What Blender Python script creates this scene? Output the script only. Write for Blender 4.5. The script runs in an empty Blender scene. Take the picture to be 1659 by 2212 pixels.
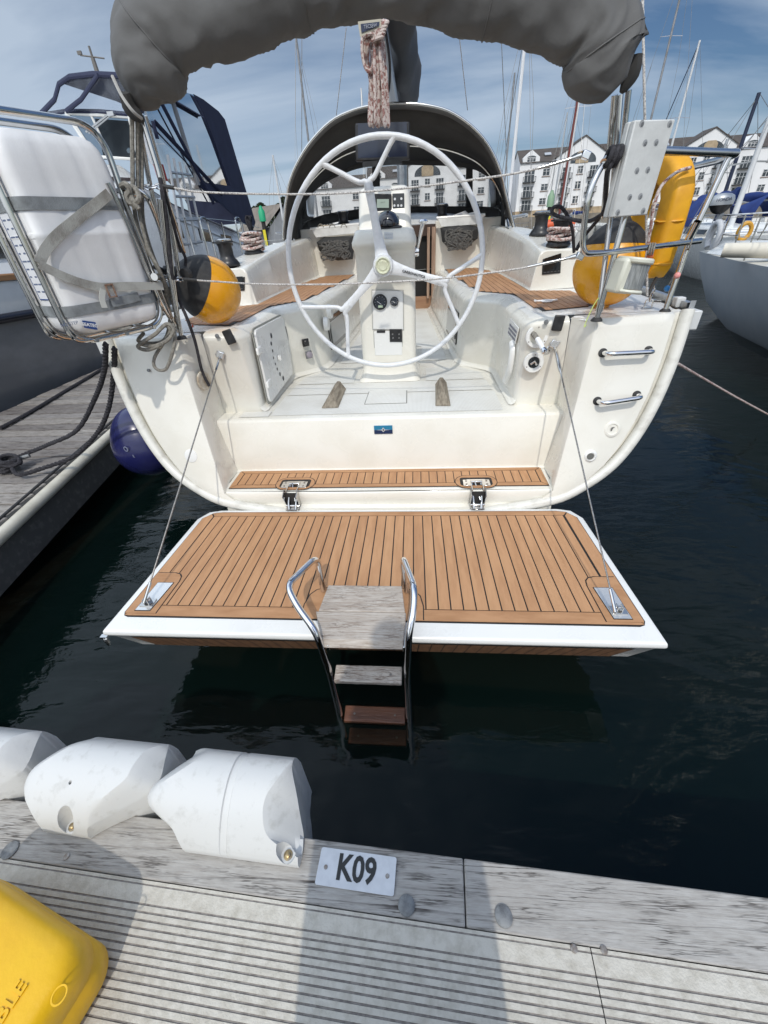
import bpy, bmesh, math, random
from mathutils import Vector, Matrix, noise
R = math.radians
sc = bpy.context.scene
col = sc.collection
random.seed(7)
# ---------------------------------------------------------------- camera
CAMZ = 1.97
_F = 865.0                      # focal length in units of a 1659 px wide frame
_D = Vector((80.5, 1224, _F)).normalized()
_yh = 1106 - (_F*_F + 80.5*72.5)/1224
_FW = Vector((72.5, _yh-1106, _F)).normalized()
_RT = _D.cross(_FW)
cam = bpy.data.cameras.new('camera'); camo = bpy.data.objects.new('camera', cam); col.objects.link(camo)
# columns of the camera matrix: camera x (right), y (up), z (back) in the world
def _w(v): return Vector((_RT.dot(v), _FW.dot(v), -_D.dot(v)))
cx, cy, cz = _w(Vector((1,0,0))), _w(Vector((0,-1,0))), _w(Vector((0,0,-1)))
camo.matrix_world = Matrix(((cx.x,cy.x,cz.x,0),(cx.y,cy.y,cz.y,0),(cx.z,cy.z,cz.z,CAMZ),(0,0,0,1)))
cam.sensor_fit = 'HORIZONTAL'; cam.sensor_width = 36; cam.lens = 36*_F/1659
cam.clip_start = 0.02; cam.clip_end = 3000
sc.camera = camo
# survey helpers: a bearing read off the photo, cut with a plane of the real place
def ray(x, y): return _w(Vector((x-829.5, y-1106, _F)))
def PY(x, y, Y): v = ray(x, y); return v*(Y/v.y) + Vector((0,0,CAMZ))
def PZ(x, y, Z): v = ray(x, y); return v*((Z-CAMZ)/v.z) + Vector((0,0,CAMZ))
def PX(x, y, X): v = ray(x, y); return v*(X/v.x) + Vector((0,0,CAMZ))
# ---------------------------------------------------------------- world, sun
SUNDIR = Vector((-0.05, 0.66, -0.75)).normalized()      # the way the light travels
w = bpy.data.worlds.new('World'); sc.world = w; w.use_nodes = True
nt = w.node_tree; N = nt.nodes; Lk = nt.links; N.clear()
def wn(t, **k):
    n = N.new(t)
    for a, b in k.items(): setattr(n, a, b)
    return n
out = wn('ShaderNodeOutputWorld'); bg = wn('ShaderNodeBackground'); bg.inputs[1].default_value = 0.105
sky = wn('ShaderNodeTexSky', sky_type='NISHITA'); sky.sun_disc = False
sky.sun_elevation = math.asin(-SUNDIR.z); sky.sun_rotation = math.atan2(-SUNDIR.x, -SUNDIR.y)
sky.air_density = 1.0; sky.dust_density = 0.15; sky.ozone_density = 3.0
tc = wn('ShaderNodeTexCoord'); sep = wn('ShaderNodeSeparateXYZ'); Lk.new(tc.outputs['Generated'], sep.inputs[0])
def wmath(op, a, b):
    n = wn('ShaderNodeMath', operation=op)
    for i, q in enumerate((a, b)):
        if isinstance(q, (int, float)): n.inputs[i].default_value = q
        else: Lk.new(q, n.inputs[i])
    return n.outputs[0]
zz = wmath('ADD', wmath('MAXIMUM', sep.outputs[2], 0.0), 0.16)
comb = wn('ShaderNodeCombineXYZ')
Lk.new(wmath('DIVIDE', sep.outputs[0], zz), comb.inputs[0]); Lk.new(wmath('DIVIDE', sep.outputs[1], zz), comb.inputs[1])
mp = wn('ShaderNodeMapping'); mp.inputs['Rotation'].default_value = (0, 0, R(28)); mp.inputs['Scale'].default_value = (0.42, 1.0, 1)
Lk.new(comb.outputs[0], mp.inputs[0])
no = wn('ShaderNodeTexNoise'); no.inputs['Scale'].default_value = 0.9; no.inputs['Detail'].default_value = 8; no.inputs['Roughness'].default_value = 0.52; no.inputs['Distortion'].default_value = 0.5
Lk.new(mp.outputs[0], no.inputs['Vector'])
cr_ = wn('ShaderNodeValToRGB'); cr_.color_ramp.elements[0].position = 0.37; cr_.color_ramp.elements[1].position = 0.63
cr_.color_ramp.elements[0].color = (0,0,0,1); cr_.color_ramp.elements[1].color = (0.78,0.78,0.78,1)
Lk.new(no.outputs[0], cr_.inputs[0])
# more cloud towards the left of the view
lf = wmath('ADD', wmath('MULTIPLY', sep.outputs[0], -0.75), 0.14)
fac = wmath('MINIMUM', wmath('MAXIMUM', wmath('ADD', cr_.outputs[0], lf), 0.04), 0.82)
hs = wn('ShaderNodeHueSaturation'); hs.inputs['Saturation'].default_value = 1.12; hs.inputs['Value'].default_value = 0.53
Lk.new(sky.outputs[0], hs.inputs['Color'])
mx = wn('ShaderNodeMix', data_type='RGBA'); mx.inputs['B'].default_value = (6.0, 6.4, 6.9, 1)
Lk.new(fac, mx.inputs['Factor']); Lk.new(hs.outputs[0], mx.inputs['A'])
# added fill: unseen sky brightened overhead and behind the camera to lift the shade
def wrange(v, a, b, c, d):
    n = wn('ShaderNodeMapRange'); n.interpolation_type = 'SMOOTHSTEP'; Lk.new(v, n.inputs[0])
    for i, q in enumerate((a, b, c, d)): n.inputs[i+1].default_value = q
    return n.outputs[0]
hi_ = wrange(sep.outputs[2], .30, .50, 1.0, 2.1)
rear_fill = wrange(wmath('SUBTRACT', wmath('MULTIPLY', sep.outputs[2], .35), sep.outputs[1]), .15, .75, 0.0, 1.0)
rear_fill = wmath('MULTIPLY', rear_fill, wrange(sep.outputs[2], -.02, .12, 0.0, 1.0))
vm = wn('ShaderNodeVectorMath', operation='SCALE'); Lk.new(mx.outputs['Result'], vm.inputs[0]); Lk.new(hi_, vm.inputs['Scale'])
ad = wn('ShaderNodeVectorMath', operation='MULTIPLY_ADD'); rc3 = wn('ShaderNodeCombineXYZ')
for i in range(3): Lk.new(rear_fill, rc3.inputs[i])
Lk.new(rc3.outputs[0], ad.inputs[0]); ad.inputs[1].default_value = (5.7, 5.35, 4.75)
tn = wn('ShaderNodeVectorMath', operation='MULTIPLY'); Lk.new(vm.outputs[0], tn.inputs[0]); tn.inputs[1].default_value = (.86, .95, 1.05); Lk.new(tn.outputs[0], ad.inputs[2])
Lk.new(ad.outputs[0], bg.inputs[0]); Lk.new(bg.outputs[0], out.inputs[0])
sl = bpy.data.lights.new('sun', 'SUN'); so = bpy.data.objects.new('sun', sl); col.objects.link(so)
sl.energy = 2.02; sl.angle = R(0.9); sl.color = (1.0, 0.95, 0.86)
so.location = (0, -5, 12); so.rotation_euler = SUNDIR.to_track_quat('-Z', 'Y').to_euler()
sc.view_settings.view_transform = 'Standard'; sc.view_settings.look = 'None'
sc.view_settings.exposure = 0.0; sc.view_settings.gamma = 1.0
sc.cycles.max_bounces = 8; sc.cycles.transparent_max_bounces = 12; sc.cycles.caustics_reflective = False; sc.cycles.caustics_refractive = False
sc.cycles.sample_clamp_indirect = 4.0
# ---------------------------------------------------------------- materials
MATS = {}
def M(name, c, c2=None, scale=6.0, rough=0.5, rough2=None, metal=0.0, bump=0.0, bscale=60.0, stretch=(1,1,1), coat=0.0, spec=0.5, lo=0.4, hi=0.65, detail=6, alpha=None):
    """principled material, colour and roughness broken up by noise in object space"""
    if name in MATS: return MATS[name]
    m = bpy.data.materials.new(name); m.use_nodes = True; MATS[name] = m
    n = m.node_tree.nodes; l = m.node_tree.links; p = n['Principled BSDF']
    p.inputs['Base Color'].default_value = (*c, 1); p.inputs['Roughness'].default_value = rough
    p.inputs['Metallic'].default_value = metal; p.inputs['Coat Weight'].default_value = coat
    p.inputs['Coat Roughness'].default_value = 0.08; p.inputs['Specular IOR Level'].default_value = spec
    if alpha is not None: p.inputs['Alpha'].default_value = alpha
    t = n.new('ShaderNodeTexCoord'); mpn = n.new('ShaderNodeMapping'); mpn.inputs['Scale'].default_value = stretch
    l.new(t.outputs['Object'], mpn.inputs[0])
    if c2 is not None or rough2 is not None:
        a = n.new('ShaderNodeTexNoise'); a.inputs['Scale'].default_value = scale; a.inputs['Detail'].default_value = detail; a.inputs['Roughness'].default_value = 0.6
        l.new(mpn.outputs[0], a.inputs['Vector'])
        r = n.new('ShaderNodeMapRange'); r.inputs['From Min'].default_value = lo; r.inputs['From Max'].default_value = hi
        l.new(a.outputs[0], r.inputs[0])
        if c2 is not None:
            x = n.new('ShaderNodeMix'); x.data_type = 'RGBA'; x.inputs['A'].default_value = (*c, 1); x.inputs['B'].default_value = (*c2, 1)
            l.new(r.outputs[0], x.inputs['Factor']); l.new(x.outputs['Result'], p.inputs['Base Color'])
        if rough2 is not None:
            q = n.new('ShaderNodeMapRange'); q.inputs['To Min'].default_value = rough; q.inputs['To Max'].default_value = rough2
            l.new(r.outputs[0], q.inputs[0]); l.new(q.outputs[0], p.inputs['Roughness'])
    if bump:
        b = n.new('ShaderNodeTexNoise'); b.inputs['Scale'].default_value = bscale; b.inputs['Detail'].default_value = 5
        l.new(mpn.outputs[0], b.inputs['Vector'])
        u = n.new('ShaderNodeBump'); u.inputs['Strength'].default_value = bump; u.inputs['Distance'].default_value = 0.01
        l.new(b.outputs[0], u.inputs['Height']); l.new(u.outputs[0], p.inputs['Normal'])
    return m
gel = M('gelcoat', (.77,.75,.685), (.71,.685,.61), scale=3.2, rough=.22, rough2=.34, coat=.3, bump=.015, bscale=14)
gelw = M('gelcoat_white', (.77,.77,.75), (.70,.70,.67), scale=5, rough=.25, rough2=.4, coat=.2, lo=.5, hi=.8)
geld = M('gelcoat_weathered', (.66,.65,.60), (.38,.36,.31), scale=9, rough=.4, lo=.5, hi=.85, stretch=(1,1,1.5))
steel = M('stainless_steel', (.62,.61,.59), (.45,.42,.38), scale=8, rough=.10, rough2=.22, metal=1, lo=.5, hi=.9)
alu = M('aluminium', (.55,.56,.57), (.45,.46,.47), scale=20, rough=.35, rough2=.5, metal=.9)
galv = M('galvanised_steel', (.24,.25,.255), (.14,.145,.15), scale=60, rough=.6, metal=.35)
white = M('white_paint', (.80,.81,.82), (.72,.73,.74), scale=14, rough=.3)
plast = M('white_plastic', (.585,.59,.58), (.45,.45,.43), scale=24, rough=.38, rough2=.6, lo=.55, hi=.78, bump=.05, bscale=90)
blackp = M('black_plastic', (.014,.014,.015), (.03,.03,.032), scale=25, rough=.35)
blackr = M('black_rubber', (.02,.02,.021), (.04,.04,.04), scale=30, rough=.7)
caulk = M('black_caulking', (.012,.011,.010), rough=.6)
teakm = M('teak_deck', (.49,.268,.135), (.41,.215,.105), scale=11, rough=.62, rough2=.75, stretch=(2.2,.35,1), bump=.08, bscale=200)
teakm2 = M('teak_deck_pale', (.505,.28,.142), (.42,.225,.11), scale=9, rough=.64, stretch=(2.2,.35,1), bump=.08, bscale=200)
teakm3 = M('teak_deck_deep', (.465,.25,.123), (.38,.195,.094), scale=10, rough=.6, stretch=(2.2,.35,1), bump=.08, bscale=200)
teakx = M('teak_margin', (.46,.25,.125), (.37,.19,.09), scale=9, rough=.62, rough2=.75, stretch=(.5,2.0,1), bump=.08, bscale=200)
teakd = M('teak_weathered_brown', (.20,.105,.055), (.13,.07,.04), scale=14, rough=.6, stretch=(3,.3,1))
def woodmat(name, c1, c2, c3, grain=(3.0,40,40), crack=(.55,19,19), stain=1.6, amt=1.0):
    """weathered timber: fine fibres, long dark drying cracks, patchy staining; grain runs along x"""
    m = bpy.data.materials.new(name); m.use_nodes = True; MATS[name] = m; n = m.node_tree.nodes; l = m.node_tree.links; p = n['Principled BSDF']; p.inputs['Roughness'].default_value = .9; p.inputs['Specular IOR Level'].default_value = .2
    t = n.new('ShaderNodeTexCoord')
    def nz(sc_, det, rough=.6, dist=0.0):
        q = n.new('ShaderNodeMapping'); q.inputs['Scale'].default_value = sc_; l.new(t.outputs['Object'], q.inputs[0])
        a = n.new('ShaderNodeTexNoise'); a.inputs['Scale'].default_value = 1.0; a.inputs['Detail'].default_value = det; a.inputs['Roughness'].default_value = rough; a.inputs['Distortion'].default_value = dist; l.new(q.outputs[0], a.inputs['Vector']); return a.outputs[0]
    def rg(v, a, b, c=0.0, d=1.0):
        q = n.new('ShaderNodeMapRange'); l.new(v, q.inputs[0])
        for i, x in enumerate((a, b, c, d)): q.inputs[i+1].default_value = x
        return q.outputs[0]
    def mxc(f, a, b):
        x = n.new('ShaderNodeMix'); x.data_type = 'RGBA'; l.new(f, x.inputs['Factor'])
        for k, v in (('A', a), ('B', b)):
            if isinstance(v, tuple): x.inputs[k].default_value = (*v, 1)
            else: l.new(v, x.inputs[k])
        return x.outputs['Result']
    fib = nz((grain[0]*6, grain[1]*4, grain[2]*4), 5, .7); st = nz((stain, stain*2.5, stain), 5)
    cr1 = nz(crack, 4, .55, .12); cr1b = n.new('ShaderNodeMath'); cr1b.operation = 'SUBTRACT'; l.new(cr1, cr1b.inputs[0]); cr1b.inputs[1].default_value = .5
    ab = n.new('ShaderNodeMath'); ab.operation = 'ABSOLUTE'; l.new(cr1b.outputs[0], ab.inputs[0])
    cr2 = nz((crack[0]*8, crack[1]*5, crack[2]*5), 4, .6, .1); c2b = n.new('ShaderNodeMath'); c2b.operation = 'SUBTRACT'; l.new(cr2, c2b.inputs[0]); c2b.inputs[1].default_value = .5
    ab2 = n.new('ShaderNodeMath'); ab2.operation = 'ABSOLUTE'; l.new(c2b.outputs[0], ab2.inputs[0])
    gate = rg(nz((grain[0]*2.5, grain[1]*.6, grain[2]*.6), 3), .42, .66)
    base = mxc(rg(fib, .35, .68), c1, c2); base = mxc(rg(st, .45, .80, 0, .55*amt), base, c2)
    k1 = rg(ab.outputs[0], .004, .014, 1, 0); k2 = rg(ab2.outputs[0], .006, .034, .85, 0)
    g = n.new('ShaderNodeMath'); g.operation = 'MULTIPLY'; l.new(gate, g.inputs[0]); l.new(k2, g.inputs[1])
    g1 = n.new('ShaderNodeMath'); g1.operation = 'MULTIPLY'; l.new(rg(gate, 0, 1, .25, 1), g1.inputs[0]); l.new(k1, g1.inputs[1])
    mxk = n.new('ShaderNodeMath'); mxk.operation = 'MAXIMUM'; l.new(g.outputs[0], mxk.inputs[0]); l.new(g1.outputs[0], mxk.inputs[1])
    l.new(mxc(mxk.outputs[0], base, c3), p.inputs['Base Color'])
    hh = n.new('ShaderNodeMath'); hh.operation = 'MULTIPLY_ADD'; l.new(mxk.outputs[0], hh.inputs[0]); hh.inputs[1].default_value = -1.6; l.new(fib, hh.inputs[2])
    b = n.new('ShaderNodeBump'); b.inputs['Strength'].default_value = .5; b.inputs['Distance'].default_value = .0022; l.new(hh.outputs[0], b.inputs['Height']); l.new(b.outputs[0], p.inputs['Normal'])
    return m
greyteak = woodmat('grey_weathered_teak', (.54,.50,.45), (.34,.28,.23), (.13,.09,.07), grain=(2,30,30), crack=(2.2,24,24), stain=5)
canvas = M('grey_canvas', (.098,.097,.095), (.072,.071,.070), scale=2.5, rough=.85, bump=.10, bscale=420)
sockm = M('sock_canvas', (.125,.124,.122), (.10,.099,.098), scale=2.5, rough=.85, bump=.55, bscale=8)
canvasd = M('dark_grey_canvas', (.035,.034,.033), (.05,.049,.047), scale=3, rough=.85, bump=.08, bscale=300)
navyc = M('navy_canvas', (.012,.016,.045), (.018,.024,.06), scale=3, rough=.8, bump=.08, bscale=200)
ropew = M('white_flecked_rope', (.62,.54,.50), (.30,.15,.13), scale=60, rough=.9, lo=.49, hi=.56, bump=.4, bscale=260)
ropeg = M('grey_rope', (.30,.285,.25), (.17,.16,.14), scale=70, rough=.95, bump=.6, bscale=240)
ropeb = M('black_rope', (.020,.019,.023), (.05,.048,.055), scale=60, rough=.95, bump=.6, bscale=180)
ropel = M('fancy_white_rope', (.60,.58,.55), (.25,.24,.24), scale=140, rough=.8, lo=.45, hi=.6)
wire = M('wire_rope', (.36,.35,.33), (.18,.17,.16), scale=120, rough=.35, metal=.8)
ballo = M('orange_yellow_pvc', (.78,.36,.006), (.72,.31,.005), scale=4, rough=.22, rough2=.34, coat=.3, bump=.03, bscale=20)
balln = M('navy_pvc', (.012,.014,.075), (.018,.02,.09), scale=4, rough=.25, coat=.2)
ybuoy = M('yellow_buoy_fabric', (.80,.40,.012), (.66,.31,.012), scale=7, rough=.5, bump=.25, bscale=18)
ycan = M('yellow_polythene', (.80,.47,.008), (.76,.42,.008), scale=5, rough=.36, bump=.10, bscale=70)
glassd = M('dark_glass', (.012,.014,.016), rough=.06, coat=.4)
chrome = M('chrome', (.75,.75,.76), rough=.06, metal=1)
def plain(name, c, rough=.5, metal=0.0): return M(name, c, rough=rough, metal=metal)
def clear(name, tint, ior=1.18, haze=0.0, hcol=(.5,.5,.5)):
    """thin clear sheet: transparent with a real Fresnel reflection and a little haze"""
    if name in MATS: return MATS[name]
    m = bpy.data.materials.new(name); m.use_nodes = True; MATS[name] = m
    n = m.node_tree.nodes; l = m.node_tree.links; n.clear()
    o = n.new('ShaderNodeOutputMaterial'); t = n.new('ShaderNodeBsdfTransparent'); t.inputs[0].default_value = (*tint, 1)
    g = n.new('ShaderNodeBsdfGlossy'); g.inputs['Roughness'].default_value = .03
    d = n.new('ShaderNodeBsdfDiffuse'); d.inputs[0].default_value = (*hcol, 1)
    f = n.new('ShaderNodeFresnel'); f.inputs[0].default_value = ior
    a = n.new('ShaderNodeMixShader'); b = n.new('ShaderNodeMixShader')
    tcn = n.new('ShaderNodeTexCoord'); ns = n.new('ShaderNodeTexNoise'); ns.inputs['Scale'].default_value = 5; ns.inputs['Detail'].default_value = 6
    mr = n.new('ShaderNodeMapRange'); mr.inputs['From Min'].default_value = .35; mr.inputs['From Max'].default_value = .7
    mr.inputs['To Max'].default_value = haze*1.6; mr.inputs['To Min'].default_value = haze*.5
    l.new(tcn.outputs['Object'], ns.inputs['Vector']); l.new(ns.outputs[0], mr.inputs[0]); l.new(mr.outputs[0], a.inputs[0])
    l.new(t.outputs[0], a.inputs[1]); l.new(d.outputs[0], a.inputs[2])
    l.new(f.outputs[0], b.inputs[0]); l.new(a.outputs[0], b.inputs[1]); l.new(g.outputs[0], b.inputs[2]); l.new(b.outputs[0], o.inputs[0])
    return m
# ---------------------------------------------------------------- mesh helpers
V = Vector
def catmull(pts, n=8, closed=False):
    P = [V(p) for p in pts]; m = len(P); o = []
    rng = range(m) if closed else range(m-1)
    for i in rng:
        a, b = P[i-1] if (i or closed) else P[0]*2-P[1], P[i]
        c = P[(i+1) % m]; d = P[(i+2) % m] if (closed or i+2 < m) else P[-1]*2-P[-2]
        for k in range(n):
            t = k/n; o.append(.5*((2*b)+(c-a)*t+(2*a-5*b+4*c-d)*t*t+(3*b-a-3*c+d)*t**3))
    if not closed: o.append(P[-1])
    return o
def fillet(pts, r=.05, n=6):
    P = [V(p) for p in pts]; o = [P[0]]
    for i in range(1, len(P)-1):
        a, b, c = P[i-1], P[i], P[i+1]; u = (a-b); v = (c-b)
        k = min(r, u.length*.49, v.length*.49); s = b+u.normalized()*k; e = b+v.normalized()*k
        for j in range(n+1):
            t = j/n; o.append((1-t)**2*s+2*t*(1-t)*b+t*t*e)
    o.append(P[-1]); return o
class MB:
    def __init__(s): s.v = []; s.f = []; s.m = []; s.mi = 0
    def add(s, vs, fs):
        o = len(s.v); s.v += [tuple(p) for p in vs]; s.f += [tuple(i+o for i in f) for f in fs]; s.m += [s.mi]*len(fs); return s
    def mat(s, i): s.mi = i; return s
    def poly(s, pts): return s.add(pts, [tuple(range(len(pts)))])
    def quads(s, *qs):
        for q in qs: s.poly(q)
        return s
    def box(s, c, d, rot=None):
        c = V(c); vs = [V((x*d[0]/2, y*d[1]/2, z*d[2]/2)) for x in (-1,1) for y in (-1,1) for z in (-1,1)]
        if rot is not None: vs = [rot @ q for q in vs]
        return s.add([c+q for q in vs], [(0,1,3,2),(4,6,7,5),(0,4,5,1),(2,3,7,6),(0,2,6,4),(1,5,7,3)])
    def prism(s, pts, off):
        off = V(off); n = len(pts); vs = [V(p) for p in pts]+[V(p)+off for p in pts]
        return s.add(vs, [tuple(range(n))[::-1], tuple(range(n, 2*n))]+[(i, (i+1) % n, n+(i+1) % n, n+i) for i in range(n)])
    def grid(s, rows, cu=False, cv=False):
        n = len(rows); m = len(rows[0]); vs = [p for r in rows for p in r]; fs = []
        for i in range(n if cv else n-1):
            for j in range(m if cu else m-1):
                a, b = i*m+j, i*m+(j+1) % m; c, d = ((i+1) % n)*m+(j+1) % m, ((i+1) % n)*m+j
                fs.append((a, b, c, d))
        return s.add(vs, fs)
    def tube(s, path, r, n=10, closed=False, cap=True, flat=None):
        P = [V(p) for p in path]; m = len(P)
        if m < 2: return s
        rr = r if isinstance(r, (list, tuple)) else [r]*m
        up = None; rows = []
        for i, p in enumerate(P):
            if closed: t = (P[(i+1) % m]-P[i-1])
            else: t = P[min(i+1, m-1)]-P[max(i-1, 0)]
            if t.length < 1e-9: t = V((0,0,1))
            t.normalize()
            if up is None: up = t.orthogonal().normalized()
            up = (up-t*up.dot(t))
            if up.length < 1e-6: up = t.orthogonal()
            up.normalize(); sd = t.cross(up)
            a = rr[i]; b = a if flat is None else a*flat
            rows.append([p+up*(math.cos(2*math.pi*k/n)*a)+sd*(math.sin(2*math.pi*k/n)*b) for k in range(n)])
        s.grid(rows, cu=True, cv=closed)
        if cap and not closed:
            s.poly(rows[0][::-1]); s.poly(rows[-1])
        return s
    def lathe(s, prof, c=(0,0,0), mtx=None, n=24, a0=0, a1=360):
        c = V(c); rows = []; full = abs(a1-a0) >= 360
        k_ = n if full else n+1
        for r, z in prof:
            row = []
            for k in range(k_):
                a = R(a0+(a1-a0)*k/n); q = V((max(r, 1e-5)*math.cos(a), max(r, 1e-5)*math.sin(a), z))
                row.append(c+(mtx @ q if mtx is not None else q))
            rows.append(row)
        return s.grid(rows, cu=full)
    def disc(s, c, r, h, mtx=None, n=24):
        return s.lathe([(0,0),(r,0),(r,h),(0,h)], c, mtx, n)
    def build(s, name, mats, parent=None, smooth=True, bevel=0, seg=2, sub=0, merge=True, ang=38, solid=0):
        me = bpy.data.meshes.new(name); me.from_pydata(s.v, [], s.f)
        if not isinstance(mats, (list, tuple)): mats = [mats]
        for q in mats: me.materials.append(q)
        me.polygons.foreach_set('material_index', s.m)
        if merge:
            b = bmesh.new(); b.from_mesh(me); bmesh.ops.remove_doubles(b, verts=b.verts, dist=2e-5)
            bmesh.ops.dissolve_degenerate(b, edges=b.edges, dist=1e-6)
            bmesh.ops.recalc_face_normals(b, faces=b.faces); b.to_mesh(me); b.free()
        me.polygons.foreach_set('use_smooth', [smooth]*len(me.polygons))
        if smooth and not sub: me.set_sharp_from_angle(angle=R(ang))
        o = bpy.data.objects.new(name, me); col.objects.link(o)
        if solid:
            q = o.modifiers.new('solid', 'SOLIDIFY'); q.thickness = solid; q.offset = -1
        if bevel:
            q = o.modifiers.new('bevel', 'BEVEL'); q.width = bevel; q.segments = seg; q.limit_method = 'ANGLE'; q.angle_limit = R(28)
            if smooth: me.shade_smooth() if hasattr(me, 'shade_smooth') else None
        if sub:
            q = o.modifiers.new('sub', 'SUBSURF'); q.levels = sub; q.render_levels = sub
        if parent is not None: adopt(o, parent)
        return o
def worldmat(o):
    m = o.matrix_basis.copy()
    if o.parent: m = worldmat(o.parent) @ o.matrix_parent_inverse @ m
    return m
def adopt(o, parent):
    o.parent = parent; o.matrix_parent_inverse = worldmat(parent).inverted(); return o
def tag(o, label, cat, group=None, kind=None):
    if label: o['label'] = label
    if cat: o['category'] = cat
    if group: o['group'] = group
    if kind: o['kind'] = kind
    return o
def thing(name, label, cat, loc=(0,0,0), group=None):
    o = bpy.data.objects.new(name, None); o.empty_display_size = .1; o.location = loc; col.objects.link(o)
    return tag(o, label, cat, group)
def structure(o, label=None): o['kind'] = 'structure'; return o
def copy_tree(o, parent=None):
    c = o.copy(); col.objects.link(c)
    if parent is not None: c.parent = parent
    for ch in list(o.children): copy_tree(ch, c)
    return c
def lerp(a, b, t): return V(a)*(1-t)+V(b)*t
def rot_to(d, up=V((0,0,1))):
    """matrix whose z axis points along d"""
    return V(d).normalized().to_track_quat('Z', 'Y').to_matrix()
def text(body, size, origin, xdir, ydir, mt, name, parent, depth=.0008, align='CENTER', bold=0.0, xs=1.0):
    """raised lettering as a mesh, laid on a surface"""
    cu = bpy.data.curves.new(name, 'FONT'); cu.body = body; cu.size = size; cu.align_x = align; cu.align_y = 'CENTER'
    cu.extrude = depth; cu.offset = bold; cu.resolution_u = 3
    tmp = bpy.data.objects.new(name, cu); col.objects.link(tmp)
    dg = bpy.context.evaluated_depsgraph_get(); me = bpy.data.meshes.new_from_object(tmp.evaluated_get(dg))
    bpy.data.objects.remove(tmp); x = V(xdir).normalized(); y = V(ydir).normalized(); z = x.cross(y).normalized(); y = z.cross(x)
    mt4 = Matrix(((x.x,y.x,z.x,origin[0]),(x.y,y.y,z.y,origin[1]),(x.z,y.z,z.z,origin[2]),(0,0,0,1)))
    me.transform(Matrix.Diagonal((xs, 1, 1, 1))); me.transform(mt4); me.materials.clear(); me.materials.append(mt)
    o = bpy.data.objects.new(name, me); col.objects.link(o)
    return adopt(o, parent) if parent is not None else o
# ================================================================ setting: water and bed
def water_mat():
    m = bpy.data.materials.new('water'); m.use_nodes = True; n = m.node_tree.nodes; l = m.node_tree.links; n.clear()
    o = n.new('ShaderNodeOutputMaterial'); tcn = n.new('ShaderNodeTexCoord')
    def nz(scale, st, det, dist=0.0, rot=0.0):
        mpn = n.new('ShaderNodeMapping'); mpn.inputs['Scale'].default_value = st; mpn.inputs['Rotation'].default_value = (0,0,R(rot))
        l.new(tcn.outputs['Object'], mpn.inputs[0])
        a = n.new('ShaderNodeTexNoise'); a.inputs['Scale'].default_value = scale; a.inputs['Detail'].default_value = det; a.inputs['Distortion'].default_value = dist; a.inputs['Roughness'].default_value = .5
        l.new(mpn.outputs[0], a.inputs['Vector']); return a.outputs[0]
    def mth(op, a, b):
        q = n.new('ShaderNodeMath'); q.operation = op
        for i, x in enumerate((a, b)):
            if isinstance(x, (int, float)): q.inputs[i].default_value = x
            else: l.new(x, q.inputs[i])
        return q.outputs[0]
    # calm patches near the pontoon, more ripple farther out
    big = nz(1.1, (1, 1.6, 1), 3, .6, 20); mid = nz(5.5, (.7, 1.9, 1), 3, .4, -15); fine = nz(26, (.8, 1.5, 1), 3)
    patch = n.new('ShaderNodeMapRange'); l.new(nz(.35, (1, 1, 1), 2), patch.inputs[0]); patch.inputs['From Min'].default_value = .42; patch.inputs['From Max'].default_value = .62
    patch.inputs['To Min'].default_value = .35; patch.inputs['To Max'].default_value = 1.0
    sp = n.new('ShaderNodeSeparateXYZ'); l.new(tcn.outputs['Object'], sp.inputs[0])
    far = n.new('ShaderNodeMapRange'); l.new(sp.outputs[1], far.inputs[0]); far.inputs['From Min'].default_value = 3; far.inputs['From Max'].default_value = 26
    far.inputs['To Min'].default_value = 1.0; far.inputs['To Max'].default_value = 3.2
    h = mth('ADD', mth('MULTIPLY', big, .30), mth('MULTIPLY', mth('ADD', mth('MULTIPLY', mid, .10), mth('MULTIPLY', fine, .014)), mth('MULTIPLY', patch.outputs[0], far.outputs[0])))
    b = n.new('ShaderNodeBump'); b.inputs['Strength'].default_value = 1.0; b.inputs['Distance'].default_value = .11; l.new(h, b.inputs['Height'])
    f = n.new('ShaderNodeFresnel'); f.inputs[0].default_value = 1.333; l.new(b.outputs[0], f.inputs['Normal'])
    g = n.new('ShaderNodeBsdfGlossy'); g.inputs['Roughness'].default_value = .015; l.new(b.outputs[0], g.inputs['Normal'])
    t = n.new('ShaderNodeBsdfTransparent'); t.inputs[0].default_value = (.80, .70, .58, 1)
    d = n.new('ShaderNodeBsdfDiffuse'); d.inputs[0].default_value = (.0045, .015, .0135, 1)
    a = n.new('ShaderNodeMixShader'); a.inputs[0].default_value = .36; l.new(t.outputs[0], a.inputs[1]); l.new(d.outputs[0], a.inputs[2])
    x = n.new('ShaderNodeMixShader'); l.new(f.outputs[0], x.inputs[0]); l.new(a.outputs[0], x.inputs[1]); l.new(g.outputs[0], x.inputs[2]); l.new(x.outputs[0], o.inputs[0])
    return m
structure(MB().quads([(-900,-60,0),(900,-60,0),(900,1400,0),(-900,1400,0)]).build('water', water_mat()))
structure(MB().quads([(-900,-60,-1.6),(900,-60,-1.6),(900,1400,-1.6),(-900,1400,-1.6)]).build('seabed', M('sea_mud', (.0022,.005,.005), (.001,.0025,.0025), scale=1.5, rough=1)))
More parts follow.
